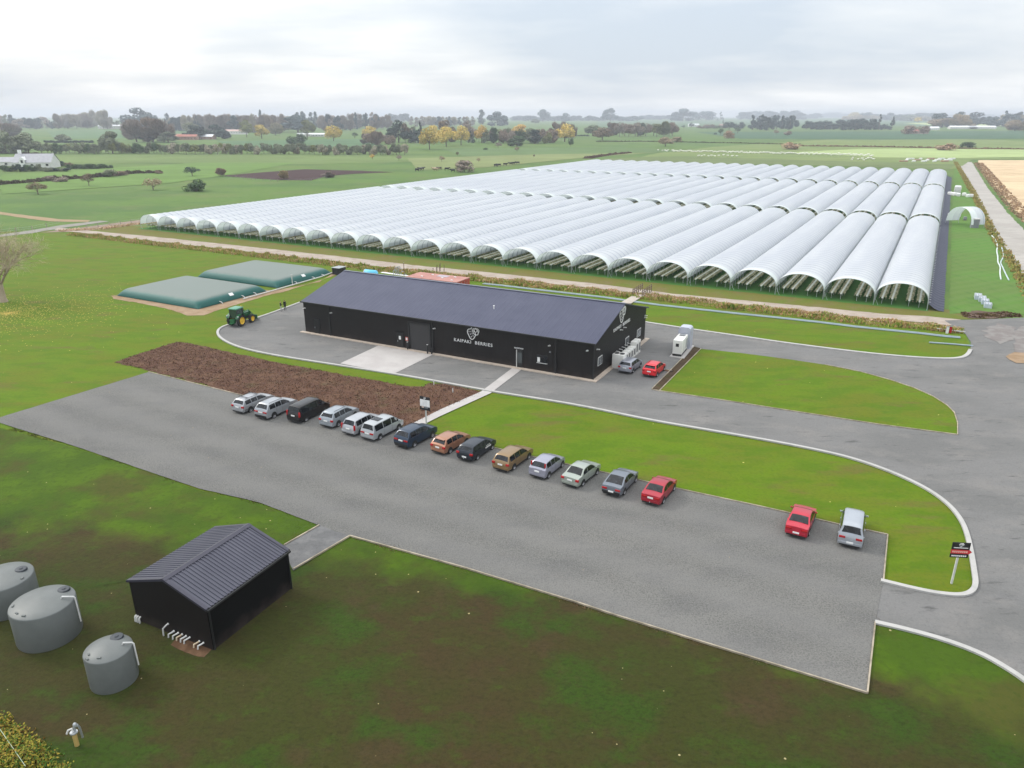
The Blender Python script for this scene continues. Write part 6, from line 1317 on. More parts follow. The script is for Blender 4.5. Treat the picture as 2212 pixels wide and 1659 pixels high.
far = [ # tile, X, base, top, width, kind, colour, label
 (0, 1930, 505, 215, 300, 'dome', 'blue', 'tallest dark evergreen on the left skyline'), (0, 1890, 690, 385, 260, 'bare', 'mauve', 'left large bare tree of the brown pair below the skyline evergreen'), (0, 2120, 690, 375, 300, 'bare', 'brown', 'middle large bare tree of the brown group below the skyline evergreen'),
 (400, 60, 695, 380, 240, 'bare', 'brown', 'right large bare tree of the brown group, beside the red sheds'), (0, 2040, 690, 560, 220, 'bush', 'dark', 'dark bush at the foot of the large bare trees'), (400, 120, 700, 545, 180, 'dome', 'greyg', 'grey green tree left of the red sheds'), (0, 1560, 850, 540, 240, 'round', 'greyg', 'round grey-green tree rising from the long hedgerow'),
 (0, 90, 850, 530, 230, 'dome', 'greyg', 'big grey-green tree at the left edge above the farmhouse'), (0, 400, 850, 560, 240, 'dome', 'greyg', 'second big grey-green tree above the farmhouse'), (0, 250, 850, 660, 200, 'bush', 'greyg', 'low tree between the two big ones above the farmhouse'), (0, 580, 850, 690, 140, 'bush', 'greyg', 'low bushy tree at the right of the farmhouse trees'),
 (0, 880, 700, 580, 180, 'round', 'greyg', 'pale round tree behind the long dark hedge on the left'), (0, 100, 640, 440, 300, 'bare', 'mauve', 'broad bare tree at the left edge behind the green trees'),
 (400, 110, 500, 300, 90, 'pine', 'blue', 'slim tall tree right of the tallest skyline evergreen'), (400, 480, 655, 455, 210, 'dome', 'dark', 'left of the two dark evergreens at the red farm sheds'), (400, 770, 650, 450, 240, 'dome', 'dark', 'right of the two dark evergreens at the red farm sheds'), (400, 430, 560, 420, 190, 'round', 'olive', 'olive tree behind the red farm sheds'),
 (400, 1200, 625, 380, 150, 'round', 'olive', 'olive-yellow tall tree right of the white-roofed house'), (400, 1410, 645, 450, 180, 'round', 'yellow', 'yellow tree in the green field, left centre'), (400, 1600, 600, 430, 160, 'bare', 'pale', 'pale bare tree right of the lone yellow tree'), (400, 1910, 560, 312, 300, 'dome', 'blue', 'dark dome evergreen on the skyline, left centre'), (400, 1408, 520, 258, 60, 'pine', 'blue', 'solitary slim tree poking above the skyline'),
 (400, 1020, 560, 330, 190, 'pine', 'blue', 'dark tree behind the small white house'), (400, 1890, 720, 552, 210, 'bush', 'green', 'blocky dark green tree left of the long white shed'), (400, 2040, 620, 385, 180, 'round', 'olive', 'tall olive tree behind the long white shed'),
 (800, 190, 680, 462, 190, 'round', 'yellow', 'yellow tree at the right end of the long white shed'), (800, 690, 640, 470, 180, 'round', 'yellow', 'yellow tree above the end of the hedgerow'), (800, 1090, 700, 388, 220, 'dome', 'dark', 'tall dark tree left of the yellow trio'), (800, 1180, 700, 420, 120, 'round', 'rust', 'reddish crown beside the tall dark tree'), (800, 1390, 700, 415, 110, 'cone', 'dark', 'dark conifer just left of the yellow trio'), (800, 1320, 705, 520, 160, 'bush', 'dark', 'dark bush left of the yellow trio'), (800, 480, 640, 555, 80, 'small', 'green', 'small dark tree in the gap below the far white house'),
 (800, 1515, 795, 488, 215, 'round', 'yellow', 'nearest of the golden trees, leftmost of the trio'), (800, 1585, 700, 455, 150, 'round', 'yellow', 'golden tree peeping between the first two of the trio'), (800, 1745, 755, 470, 200, 'round', 'yellow', 'middle golden tree of the trio'), (800, 1950, 735, 462, 200, 'round', 'yellow', 'right golden tree of the trio'), (800, 2085, 705, 530, 100, 'cone', 'dark', 'dark conifer right of the golden trio'), (800, 1750, 690, 385, 170, 'dome', 'rust', 'dark maroon tree behind the golden trio'), (800, 2050, 690, 398, 150, 'round', 'mauve', 'grey bare crown behind the golden trio'),
 (1200, 20, 460, 253, 120, 'pine', 'blue', 'left one of two tall dark trees on the centre skyline'), (1200, 240, 470, 268, 190, 'dome', 'blue', 'right one of two tall dark trees on the centre skyline'), (1200, 20, 705, 455, 150, 'round', 'orange', 'orange tree right of the dark conifer in the middle'), (1200, 560, 640, 445, 200, 'round', 'orange', 'orange crown rising over the mixed trees, centre'), (1200, 510, 748, 600, 170, 'dome', 'green', 'round dark green tree in front of the mixed belt'),
 (1200, 1170, 690, 438, 215, 'round', 'yellow', 'large bright yellow tree right of the mixed belt'), (1200, 1285, 640, 450, 90, 'bare', 'brown', 'brown crown behind the large yellow tree'), (1200, 1255, 755, 640, 65, 'bush', 'green', 'narrow green shrub at the foot of the large yellow tree'), (1200, 765, 445, 368, 95, 'round', 'greyg', 'lone grey tree above the mixed belt'), (1200, 760, 715, 530, 240, 'pine', 'dark', 'spreading dark cedar in the mixed belt'),
 (1200, 870, 370, 232, 150, 'round', 'blue', 'misty round tree on the far horizon, centre left'), (1200, 1800, 370, 222, 145, 'dome', 'blue', 'misty domed tree on the far horizon, centre right'), (1200, 1180, 372, 288, 110, 'bush', 'blue', 'low misty tree between the two horizon domes'),
 (1200, 1555, 612, 452, 180, 'round', 'greyg', 'grey-green tree at the left end of the middle copse'), (1200, 1690, 668, 488, 230, 'round', 'rust', 'brown tree standing before the middle copse'),
 (1200, 250, 775, 700, 90, 'small', 'mauve', 'small bare tree on the pasture below the mixed belt'), (1200, 510, 828, 755, 60, 'small', 'brown', 'small brown tree before the round dark green tree'), (1200, 745, 908, 860, 26, 'small', 'rust', 'tiny tree on the tan pasture, centre'), (1200, 80, 800, 770, 60, 'bush', 'green', 'tiny shrub below the orange tree'),
 (1600, 590, 362, 208, 210, 'dome', 'blue', 'large misty dome tree on the horizon, right of centre'), (1600, 760, 352, 270, 90, 'round', 'blue', 'small misty tree right of the large horizon dome'), (1600, 910, 352, 262, 210, 'bush', 'blue', 'wide misty tree on the right horizon'), (1600, 1110, 355, 275, 90, 'cone', 'blue', 'pointed misty tree on the right horizon'),
 (1600, 350, 752, 618, 180, 'round', 'tan', 'tan spreading tree on the pasture beyond the tunnels'), (1600, 500, 705, 618, 130, 'round', 'tan', 'tan tree just right and behind the spreading one'), (1600, 1230, 522, 408, 140, 'round', 'dark', 'dark tree at the house with pink shrub'), (1600, 1365, 515, 398, 120, 'bush', 'dark', 'dark bush right of the pink shrub house'), (1600, 1345, 575, 490, 80, 'small', 'green', 'small tree in front of the dark bush'), (1600, 1115, 600, 500, 70, 'small', 'green', 'green sapling on the pasture, left of the pink shrub'), (1600, 1040, 602, 558, 36, 'small', 'dark', 'smallest sapling left of the pink shrub'), (1600, 1220, 645, 530, 130, 'bush', 'pink', 'pink-brown shrub on the pasture, right of centre'), (1600, 1145, 470, 385, 50, 'cone', 'dark', 'small pointed conifer above the pink shrub'),
 (1600, 2085, 795, 675, 190, 'bush', 'pink', 'salmon round bush at the line of white sheep'), (1600, 1880, 590, 525, 70, 'small', 'brown', 'small brown tree below the pine grove'), (1600, 2035, 610, 535, 100, 'bush', 'mauve', 'mauve bush below the pine grove'), (1600, 710, 500, 420, 60, 'small', 'dark', 'small dark tree left of the far white house'), (1600, 600, 500, 460, 50, 'small', 'dark', 'shrub left of the small dark tree'),
]
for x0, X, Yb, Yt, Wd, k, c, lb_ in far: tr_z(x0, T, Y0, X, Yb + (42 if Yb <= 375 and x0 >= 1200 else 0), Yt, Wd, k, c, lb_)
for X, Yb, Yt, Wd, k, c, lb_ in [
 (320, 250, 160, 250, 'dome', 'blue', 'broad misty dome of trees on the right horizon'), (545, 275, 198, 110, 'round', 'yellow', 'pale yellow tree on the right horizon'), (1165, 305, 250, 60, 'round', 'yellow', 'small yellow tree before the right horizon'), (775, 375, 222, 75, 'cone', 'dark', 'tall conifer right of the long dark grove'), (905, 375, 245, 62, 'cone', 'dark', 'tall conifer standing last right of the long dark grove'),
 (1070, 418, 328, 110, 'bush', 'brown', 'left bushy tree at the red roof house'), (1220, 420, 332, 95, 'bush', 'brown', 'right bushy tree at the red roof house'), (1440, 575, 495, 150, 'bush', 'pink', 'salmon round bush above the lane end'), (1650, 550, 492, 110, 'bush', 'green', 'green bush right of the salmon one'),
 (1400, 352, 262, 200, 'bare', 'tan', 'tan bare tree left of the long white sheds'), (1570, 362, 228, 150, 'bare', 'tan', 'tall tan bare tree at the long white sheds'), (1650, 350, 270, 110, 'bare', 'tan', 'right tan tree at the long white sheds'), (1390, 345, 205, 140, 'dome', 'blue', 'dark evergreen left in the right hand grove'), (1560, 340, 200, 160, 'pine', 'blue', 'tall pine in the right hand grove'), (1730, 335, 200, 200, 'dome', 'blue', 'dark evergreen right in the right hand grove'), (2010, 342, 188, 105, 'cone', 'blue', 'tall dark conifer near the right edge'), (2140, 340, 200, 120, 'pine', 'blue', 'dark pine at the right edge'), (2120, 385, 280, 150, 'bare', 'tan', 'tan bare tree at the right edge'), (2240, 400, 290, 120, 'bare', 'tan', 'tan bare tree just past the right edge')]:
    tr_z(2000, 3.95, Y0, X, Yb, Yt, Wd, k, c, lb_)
for X, Yb, Yt, Wd, k, c, lb_ in [(330, 850, 738, 135, 'small', 'rust', 'reddish small tree farthest left in the paddock'), (770, 778, 668, 95, 'small', 'rust', 'second reddish tree in the left paddock'), (1325, 812, 705, 125, 'small', 'tan', 'tan young tree in the middle of the left paddock'), (1695, 822, 700, 155, 'bush', 'green', 'bushy green tree right of the tan young tree'), (1662, 692, 610, 112, 'small', 'dark', 'dark flat-topped tree behind the bushy green one'), (1910, 692, 622, 70, 'bare', 'brown', 'small bare tree at the ploughed field corner'), (530, 742, 688, 105, 'bush', 'mauve', 'mauve shrub on the ditch line, left'), (430, 735, 690, 110, 'bush', 'mauve', 'low mauve shrub at the left of the ditch line'), (940, 700, 630, 115, 'bush', 'greyg', 'grey green shrub on the middle ditch line'), (1370, 672, 638, 55, 'bush', 'brown', 'small shrub at the right end of the ditch line'), (1040, 690, 648, 90, 'bush', 'brown', 'brown shrub next to the grey-green one on the ditch')]:
    tr_z(0, 3.456, 240, X, Yb, Yt, Wd, k, c, lb_)
for X, Yb, Yt, Wd, k, c, lb_ in [(240, 722, 645, 70, 'bare', 'tan', 'bare tree on the ploughed field edge'), (630, 705, 655, 90, 'bare', 'mauve', 'pale bare shrub at the ploughed field'), (1800, 658, 552, 130, 'bush', 'mauve', 'large brown bush beside the tunnels\' far left side'), (1008, 550, 500, 40, 'small', 'orange', 'small orange tree below the hedgerow end'), (1235, 560, 508, 45, 'small', 'mauve', 'small dark sapling right of the orange one'), (1605, 570, 518, 48, 'small', 'tan', 'young tan tree above the cattle'), (1740, 520, 478, 22, 'small', 'rust', 'thin sapling above the cattle, left'), (1922, 576, 530, 28, 'small', 'tan', 'thin sapling right of the large brown bush')]:
    tr_z(640, 3.456, 240, X, Yb, Yt, Wd, k, c, lb_)
# belts of trees: each tree a thing of its own; the trees of one belt share a label
def belt(x0, f, Xa, Xb, Yb, Yt, kinds, cols, n, label, wf=1.25, jit=.18, group=None):
    if x0 in (1200, 1600) and Yb <= 375: Yb += 26
    if x0 == 2000 and Yb < 265: Yb += 16
    rnd = random.Random(int(Xa * 3 + Xb + Yb)); step = (Xb - Xa) / n
    for i in range(n):
        X = Xa + step * (i + .5 + rnd.uniform(-.3, .3)); yb = Yb + (Yt - Yb) * rnd.uniform(-.03, .10); yt = Yt + (Yb - Yt) * rnd.uniform(-jit, jit)
        tr_z(x0, f, Y0, X, yb, yt, step * wf * rnd.uniform(.8, 1.2), rnd.choice(kinds), rnd.choice(cols), label, group or label)
belt(0, T, -60, 640, 515, 345, ['bare', 'dome', 'pine'], ['mauve', 'blue', 'greyg', 'blue'], 11, 'mixed tree of the misty wood at the far left', 1.9)
belt(0, T, 640, 780, 510, 400, ['pine', 'cone'], ['blue'], 4, 'dark conifer between the two left skyline woods', 1.6)
belt(0, T, 780, 1240, 510, 315, ['bare'], ['pale', 'mauve'], 7, 'pale bare tree of the first skyline wood', 1.8, .05)
belt(0, T, 1200, 1540, 510, 275, ['bare'], ['pale'], 5, 'tall pale bare tree of the skyline wood', 1.8, .05)
belt(0, T, 1450, 1800, 505, 385, ['dome', 'bush'], ['blue', 'greyg'], 6, 'dark tree at the foot of the skyline wood left of the tall evergreen', 1.6)
belt(0, T, 2030, 2212, 500, 330, ['dome'], ['blue'], 3, 'dark evergreen right of the tallest skyline one', 1.6)
belt(400, T, 130, 560, 545, 340, ['bare', 'dome'], ['pale', 'blue', 'mauve'], 8, 'misty tree of the wood behind the red sheds', 1.7, .12)
belt(400, T, 500, 1250, 560, 325, ['bare'], ['mauve', 'brown'], 12, 'brown bare tree of the wood above the small white house', 1.8, .06)
belt(400, T, 1250, 1800, 560, 325, ['bare', 'bare', 'dome'], ['mauve', 'brown', 'pale'], 9, 'brown bare tree of the wood above the lone yellow tree', 1.8, .08)
belt(400, T, 1880, 2180, 500, 290, ['pine'], ['blue'], 5, 'slim pine behind the dark dome evergreen', 1.5, .06)
belt(800, T, -20, 450, 540, 330, ['dome', 'bare'], ['blue', 'mauve'], 8, 'grey tree of the wood above the far white house', 1.7, .12)
belt(800, T, 430, 800, 520, 300, ['pine', 'bare'], ['blue', 'mauve'], 7, 'tall grey tree of the centre left skyline', 1.7, .08)
belt(800, T, 700, 960, 520, 350, ['bare'], ['mauve', 'brown'], 5, 'brown bare tree below the misty blue clump', 1.8)
belt(800, T, 930, 1250, 420, 300, ['dome', 'bush'], ['blue'], 6, 'tree of the misty blue clump on the skyline', 1.8, .08)
belt(800, T, 1250, 2130, 480, 345, ['bare', 'pine'], ['pale', 'mauve', 'blue'], 15, 'thin grey tree of the poplar belt behind the golden trio', 1.6, .06)
belt(800, T, 600, 990, 730, 570, ['bare', 'bush'], ['brown', 'mauve'], 6, 'brown bare bush above the hedgerow end', 1.8, .12)
belt(800, T, 1180, 1330, 700, 500, ['round', 'bare'], ['pale', 'greyg'], 3, 'pale grey tree between the tall dark tree and the conifer', 1.7)
belt(800, T, 2080, 2212, 700, 500, ['round'], ['greyg', 'yellow'], 3, 'greenish tree right of the golden trio', 1.6)
belt(1200, T, 60, 1060, 712, 520, ['round', 'bare', 'dome', 'bush'], ['greyg', 'brown', 'olive', 'green', 'mauve'], 17, 'mixed tree of the belt between the golden trio and the large yellow tree', 1.8, .15)
belt(1200, T, 980, 1260, 640, 440, ['bare'], ['brown', 'mauve'], 4, 'brown bare tree behind the large yellow tree', 1.7)
belt(1200, T, 430, 2212, 375, 330, ['bush'], ['blue'], 26, 'low misty bush of the far blue hedge', 2.0, .1)
belt(1200, T, 1760, 2230, 615, 430, ['round', 'bare'], ['brown', 'greyg', 'mauve'], 7, 'tree of the left half of the middle copse', 1.9, .08)
belt(1600, T, -10, 490, 618, 425, ['round', 'bare'], ['brown', 'olive', 'greyg'], 7, 'tree of the right half of the middle copse', 1.9, .08)
belt(1600, T, -20, 480, 358, 318, ['bush'], ['blue'], 8, 'low misty bush left of the large horizon dome', 2.0, .1)
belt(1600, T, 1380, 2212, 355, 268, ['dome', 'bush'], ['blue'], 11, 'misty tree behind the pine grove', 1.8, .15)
belt(1600, T, 1520, 2140, 530, 335, ['pine', 'dome', 'pine'], ['dark', 'blue'], 11, 'dark pine of the grove right of the pink shrub', 1.7, .10)
belt(1600, T, 780, 1200, 505, 455, ['bush'], ['brown', 'greyg'], 8, 'low shrub around the far white house', 1.6, .2)
belt(2000, 3.95, -10, 200, 250, 208, ['dome', 'bush'], ['blue'], 6, 'misty tree left of the broad horizon dome', 1.7, .15)
belt(2000, 3.95, 590, 1340, 262, 210, ['dome', 'bush', 'round'], ['blue'], 16, 'misty tree of the far right horizon', 1.8, .2)
belt(2000, 3.95, 430, 760, 285, 228, ['round', 'bush'], ['tan', 'pale'], 7, 'pale tree behind the long dark grove', 1.7, .15)
belt(2000, 3.95, 40, 300, 375, 290, ['dome'], ['dark'], 6, 'dark evergreen of the left block of the right hand grove', 1.7, .1)
belt(2000, 3.95, 350, 760, 375, 268, ['dome'], ['dark'], 9, 'dark evergreen of the long grove', 1.7, .1)
belt(2000, 3.95, 750, 880, 375, 320, ['bush'], ['dark'], 4, 'dark bush between the two tall conifers', 1.7, .15)
belt(2000, 3.95, 940, 1320, 290, 235, ['round', 'bush'], ['greyg', 'pale'], 8, 'pale green tree behind the red roof house', 1.7, .2)
belt(2000, 3.95, 1840, 2230, 345, 225, ['bare', 'dome'], ['pale', 'blue'], 7, 'pale tree between the grove and the right edge conifer', 1.7, .15)
belt(2000, 3.95, -20, 2260, 236, 222, ['bush'], ['blue'], 34, 'faint low tree on the far right skyline', 1.8, .3)
belt(0, T, 640, 2212, 855, 708, ['bush', 'round'], ['greyg', 'olive', 'greyg', 'green'], 26, 'grey-green tree of the long hedgerow, left part', 1.55, .12)
belt(400, T, 0, 2212, 862, 712, ['bush', 'round'], ['greyg', 'pale', 'greyg', 'olive'], 38, 'grey-green tree of the long hedgerow, middle part', 1.55, .12)
belt(800, T, 0, 1210, 872, 722, ['bush', 'round'], ['greyg', 'pale', 'greyg'], 20, 'grey-green tree of the long hedgerow, right part', 1.6, .12)
belt(0, T, 620, 1280, 704, 668, ['bush'], ['dark'], 18, 'bush of the low dark hedge across the left field', 1.7, .1)
belt(0, T, -20, 500, 850, 835, ['bush'], ['brown'], 12, 'low brown bush of the hedge above the farmhouse', 1.7, .2)
belt(0, T, 30, 560, 1100, 1010, ['bush'], ['green', 'dark', 'greyg'], 9, 'garden bush in front of the farmhouse', 1.5, .2)
belt(0, T, 600, 960, 1105, 1040, ['bush'], ['greyg', 'dark'], 7, 'grey garden bush right of the farmhouse', 1.6, .2)
belt(0, T, 960, 1540, 1060, 1000, ['bush'], ['green'], 10, 'green bush of the hedge running right from the farmhouse', 1.7, .2)
belt(0, T, 690, 1000, 1030, 960, ['bush'], ['dark', 'brown'], 6, 'dark shrub in the farmhouse garden', 1.2, .3)
belt(1200, T, 1270, 1500, 612, 590, ['bush'], ['dark'], 6, 'tiny dark bush right of the large yellow tree', 1.2, .3)
# scrub line across the left paddocks
tufts('ditch_scrub', along(P2((0, 458 - 240 + 0), (0, 459))[:0] + P2((-40, 461), (0, 457), (120, 446), (228, 430), (330, 430)), -1, 1), 1, .1, .2, GM2, 'x', 'x') if False else None
dl = P2(*[Z(0, 240, 3.456, *p) for p in ((-100, 775), (0, 765), (220, 750), (430, 730), (720, 712), (880, 696), (1150, 670), (1400, 664))])
tufts('ditch_scrub', along(dl, -3, 3), 3600, .5, 2.2, grass_mat('scrub', [(.06, .05, .03), (.10, .075, .05), (.13, .12, .06)]), 'dark brown scrub line across the left paddocks', 'scrub', .6, 3, 11)
dl = P2(*[Z(1200, 230, 5.53, *p) for p in ((1480, 920), (1650, 890), (1850, 865), (2060, 845))]); tufts('ditch_scrub', along(dl, -3, 3), 1200, .5, 1.6, grass_mat('scrub_red', [(.12, .06, .05), (.16, .10, .07)]), 'reddish scrub line beyond the far end of the tunnels', 'scrub', .8, 3, 12)
dl = P2(*[Z(1600, 230, 5.53, *p) for p in ((-600, 690), (0, 686), (560, 694), (1300, 708), (2212, 730))]) ; tufts('ditch_scrub', along(dl, -3, 3), 2500, .5, 1.6, grass_mat('scrub_dark', [(.07, .09, .04), (.12, .12, .05)]), 'thin dark hedge line across the far pasture', 'scrub', .9, 3, 13)
dl = P2(*[Z(2000, 230, 3.95, *p) for p in ((0, 535), (900, 545), (1500, 560), (2260, 568))]); tufts('ditch_scrub', along(dl, -4, 4), 2500, .5, 1.8, grass_mat('scrub_tan', [(.20, .13, .08), (.28, .18, .11), (.14, .13, .06)]), 'tan bank line across the sunlit field', 'scrub', .9, 3, 14)
# big bare tree at the left edge, near
bt_p = G(8, 652); bt = thing('bare_tree', 'large leafless tree with thick pale trunk at the left edge of the lawn', 'tree', bt_p)
rnd = random.Random(21); tb = MB(); tips = []
tb.tube([(.0, 0, -.1), (0, .02, .5), (.05, 0, 1.8), (.0, .05, 2.9)], [.68, .46, .38, .40], 12)
def grow(p, d_, L_, r, lev):
    n = 3; pts = [p]; dd = d_.copy(); q = p.copy()
    for k in range(n):
        dd = (dd + Vector((rnd.gauss(0, .16), rnd.gauss(0, .16), rnd.gauss(.05, .08)))).normalized(); q = q + dd * (L_ / n); pts.append(q.copy())
    tb.tube(pts, [r, r * .85, r * .7, r * .5], 7 if lev < 2 else 4, cap=False)
    if lev < 4:
        for k in range((3, 4, 4, 4)[lev]):
            t = rnd.uniform(.45, 1.0); base = pts[min(3, int(t * 3))]; ax = Vector((rnd.gauss(0, 1), rnd.gauss(0, 1), rnd.gauss(0, .5))).normalized(); nd = (dd + ax * .75).normalized(); grow(base, nd, L_ * rnd.uniform(.55, .75), r * .5, lev + 1)
    else: tips.append((q, dd))
for k in range(6):
    a = k * 1.05 + rnd.random() * .4; grow(Vector((math.cos(a) * .25, math.sin(a) * .25, 2.7)), Vector((math.cos(a) * .75, math.sin(a) * .75, .85)).normalized(), 5.0, .15, 0)
tb.build('trunk', mat('pale_bark', (.42, .34, .25), (.32, .25, .17), 1.6, .9, bump=.4), bt, smooth=60)
tw2 = MB()
for q, dd in tips:
    for k in range(4):
        d2 = (dd + Vector((rnd.gauss(0, .5), rnd.gauss(0, .5), rnd.gauss(0, .4)))).normalized(); s = rnd.uniform(.5, 1.3); c = d2.orthogonal().normalized() * .012; q0 = q + Vector((rnd.gauss(0, .2),) * 3); tw2.poly([q0 - c, q0 + c, q0 + d2 * s + c * .3, q0 + d2 * s - c * .3])
co_ = tw2.build('crown', M_TWIG, bt); co_.color = (.42, .37, .27, 1)
bt.scale = (1.15, 1.15, 1.12)
# fallen yellow leaves on the left lawn
lb_ = MB(); rnd = random.Random(6)
for i in range(3600):
    r_ = abs(rnd.gauss(0, 11)); a = rnd.random() * 6.28; p = bt_p + Vector((6, -8, 0)) + Vector((math.cos(a) * r_ * 1.1, math.sin(a) * r_, 0)); s = rnd.uniform(.05, .13); a2 = rnd.random() * 3.1
    u1 = Vector((math.cos(a2), math.sin(a2), 0)) * s; u2 = Vector((-math.sin(a2), math.cos(a2), 0)) * s * .7; z = Vector((0, 0, .075 + rnd.random() * .03)); lb_.poly([p - u1 + z, p - u2 + z, p + u1 + z * 1.2, p + u2 + z])
tag(lb_.build('fallen_leaves', grass_mat('yellow_leaf', [(.35, .28, .05), (.50, .42, .10), (.40, .22, .05)])), 'yellow fallen leaves scattered over the left lawn', 'leaves', kind='stuff')

# ------------------------------------------------------------------ farm buildings far away
def house(p, rz, L_, W_, H_, rh, wall, roof, label, name='farmhouse', extra=None, cat='house'):
    o = thing(name, label, cat, p, rz); b = MB(); b.box((0, 0, H_ / 2), (L_, W_, H_)); 
    b.poly([(-L_ / 2, -W_ / 2, H_), (-L_ / 2, W_ / 2, H_), (-L_ / 2, 0, H_ + rh)]); b.poly([(L_ / 2, -W_ / 2, H_), (L_ / 2, 0, H_ + rh), (L_ / 2, W_ / 2, H_)]); b.build('wall', wall, o)
    b = MB(); e_ = .35; x0_ = L_ / 2 + e_; k = rh / (W_ / 2)
    for s in (-1, 1): b.poly([(-x0_, s * (W_ / 2 + e_), H_ - e_ * k + .08), (x0_, s * (W_ / 2 + e_), H_ - e_ * k + .08), (x0_, 0, H_ + rh + .08), (-x0_, 0, H_ + rh + .08)])
    ro = fixn(b.build('roof', roof, o))
    n = max(2, int(L_ / 4))
    for i in range(n): box('window', (-L_ / 2 + L_ * (i + .5) / n, -W_ / 2 - .02, H_ * .55), (1.4, .06, 1.1), M_GLASS, o)
    return o, ro
M_RW = mat('white_wall', (.72, .71, .68), None, .3, .7); M_GR = mat('grey_tile_roof', (.36, .36, .38), (.30, .30, .32), .6, .7); M_WR = mat('white_roof', (.78, .79, .80), None, .3, .6); M_RR = mat('red_roof', (.36, .12, .08), None, .3, .7); M_BRW = mat('brick_wall', (.35, .22, .16), None, .5, .8)
p = G(*Z(0, 230, 5.53, 520, 1045)); o, ro = house(p, R(8), 21, 13, 3.4, 4.6, M_RW, M_GR, 'white farmhouse with grey hipped roof and tall chimney, far left')
box('chimney', (-8.8, 1, 5.6), (1.6, 1.4, 9.2), M_WHITE, ro, bevel=.05)
b = MB(); b.poly([(-6.5, -7.2, 0), (-3.2, -7.2, 0), (-3.2, -7.2, 4.6), (-4.85, -7.2, 6.6), (-6.5, -7.2, 4.6)]); b.poly([(-6.5, -7.2, 4.6), (-4.85, -7.2, 6.6), (-4.85, -2, 6.6), (-6.5, -2, 4.6)]); b.poly([(-3.2, -7.2, 4.6), (-4.85, -7.2, 6.6), (-4.85, -2, 6.6), (-3.2, -2, 4.6)]); b.build('gable_front', M_WHITE, o); box('gable_window', (-4.85, -7.25, 3.9), (1.2, .08, 1.6), M_GLASS, o)
p = G(*Z(0, 230, 5.53, 140, 1020)); house(p, R(8), 14, 9, 2.6, 2.6, M_RW, M_GR, 'lower wing of the white farmhouse, at its left', 'farmhouse_wing')
for x0, X, Y, rz, L_, W_, H_, rh, wl2, rf2, lb2, nm in [
 (400, 290, 650, 5, 22, 10, 4, 2.4, M_BRW, mat('pale_red_roof', (.45, .25, .18), None, .3, .7), 'pale red roofed barn left of the two dark evergreens', 'barn'), (400, 390, 662, 5, 24, 10, 4.2, 2.4, M_BRW, M_RR, 'dark red roofed barn between the evergreens', 'barn'), (400, 650, 655, -5, 20, 12, 3.6, 2.6, M_BRW, M_WR, 'white roofed house right of the red barns', 'farmhouse'), (400, 910, 628, 0, 10, 8, 3, 2, M_BRW, M_WR, 'small white roofed shed right of the dark evergreen', 'barn'), (400, 1060, 585, 0, 34, 10, 5, 2.5, M_RW, mat('pale_pink_roof', (.55, .38, .33), None, .3, .7), 'white house with pale pink roof behind the olive tree', 'farmhouse'),
 (400, 2110, 612, 0, 44, 9, 3, 1.5, M_RW, M_WR, 'long low white shed above the hedgerow', 'long_shed'), (800, 20, 615, 0, 26, 9, 3, 1.5, M_RW, M_WR, 'right end shed of the long white shed row', 'long_shed'), (800, 440, 500, 8, 28, 12, 5, 4, M_RW, M_WR, 'far white house on a rise, left of the golden trio', 'farmhouse'), (0, 1560, 508, 0, 60, 14, 6, 3, M_RW, M_WR, 'far white sheds at the edge of the left skyline wood', 'long_shed'), (1600, 740, 480, 0, 28, 10, 5, 3, M_RW, M_WR, 'small far white house on the right pasture', 'farmhouse'), (1600, 1150, 490, 0, 20, 10, 5, 3, M_BRW, mat('dull_pink_roof', (.4, .25, .22), None, .3, .7), 'dull pink farmhouse beside the dark tree on the right', 'farmhouse')]:
    p = G(*Z(x0, 230, 5.53, X, Y)); house(p, R(rz), L_, W_, H_, rh, wl2, rf2, lb2, nm, cat='house' if nm == 'farmhouse' else 'shed')
for X, Y, L_, lb2 in ((1600, 365, 60, 'left long white glasshouse shed before the right grove'), (1790, 365, 60, 'right long white glasshouse shed before the right grove'), (1290, 376, 30, 'low white shed left of the long sheds on the right')):
    p = G(*Z(2000, 230, 3.95, X, Y)); house(p, 0, L_, 12, 4, 3, M_RW, M_WR, lb2, 'long_shed', cat='shed')
p = G(*Z(2000, 230, 3.95, 1150, 412)); house(p, 0, 34, 12, 4, 3.5, mat('pinkish_wall', (.42, .30, .26), None, .3, .8), M_RR, 'red roofed farmhouse between two bushy trees on the right', 'farmhouse')
# fences: left lane post-and-wire, each post counted as a part
def fence(name, label, line, spacing, h, m, cap=100):
    o = thing(name, label, 'fence', line[0]); cum = 0; k = 0; pm_ = None; wire = MB(); prev = None; rest = MB()
    for a, c in zip(line, line[1:]):
        L_ = (c - a).length; n = int(L_ / spacing)
        for i in range(n):
            p = a.lerp(c, i / n) - line[0]
            if k < cap:
                if pm_ is None:
                    q = MB(); q.tube([(0, 0, 0), (0, 0, h)], .09, 6); ob = q.build('post', m); pm_ = ob.data; bpy.data.objects.remove(ob)
                link_obj('post', pm_, o, p)
            k += 1
    for zz3 in (h * .45, h * .85):
        wire.tube([p - line[0] + Vector((0, 0, zz3)) for p in line], .02, 4)
    wire.build('wire', M_STEEL, o); return o
M_POST = mat('weathered_post', (.36, .32, .27), (.26, .22, .18), 2, .9)
fence('fence', 'post and wire fence along the lane left of the tunnels', [TW(-12, -8), TW(-13, 0) + TV * 320], 3.4, 1.2, M_POST)
fence('fence', 'wooden post fence in front of the ploughed field', P2((478, 381), (553, 390), (600, 393), (673, 391), (720, 386)), 4, 1.3, M_POST)
fence('fence', 'short fence along the grey lane at the left edge', P2((-60, 515), (0, 505), (70, 497), (130, 485)), 4, 1.2, M_POST)
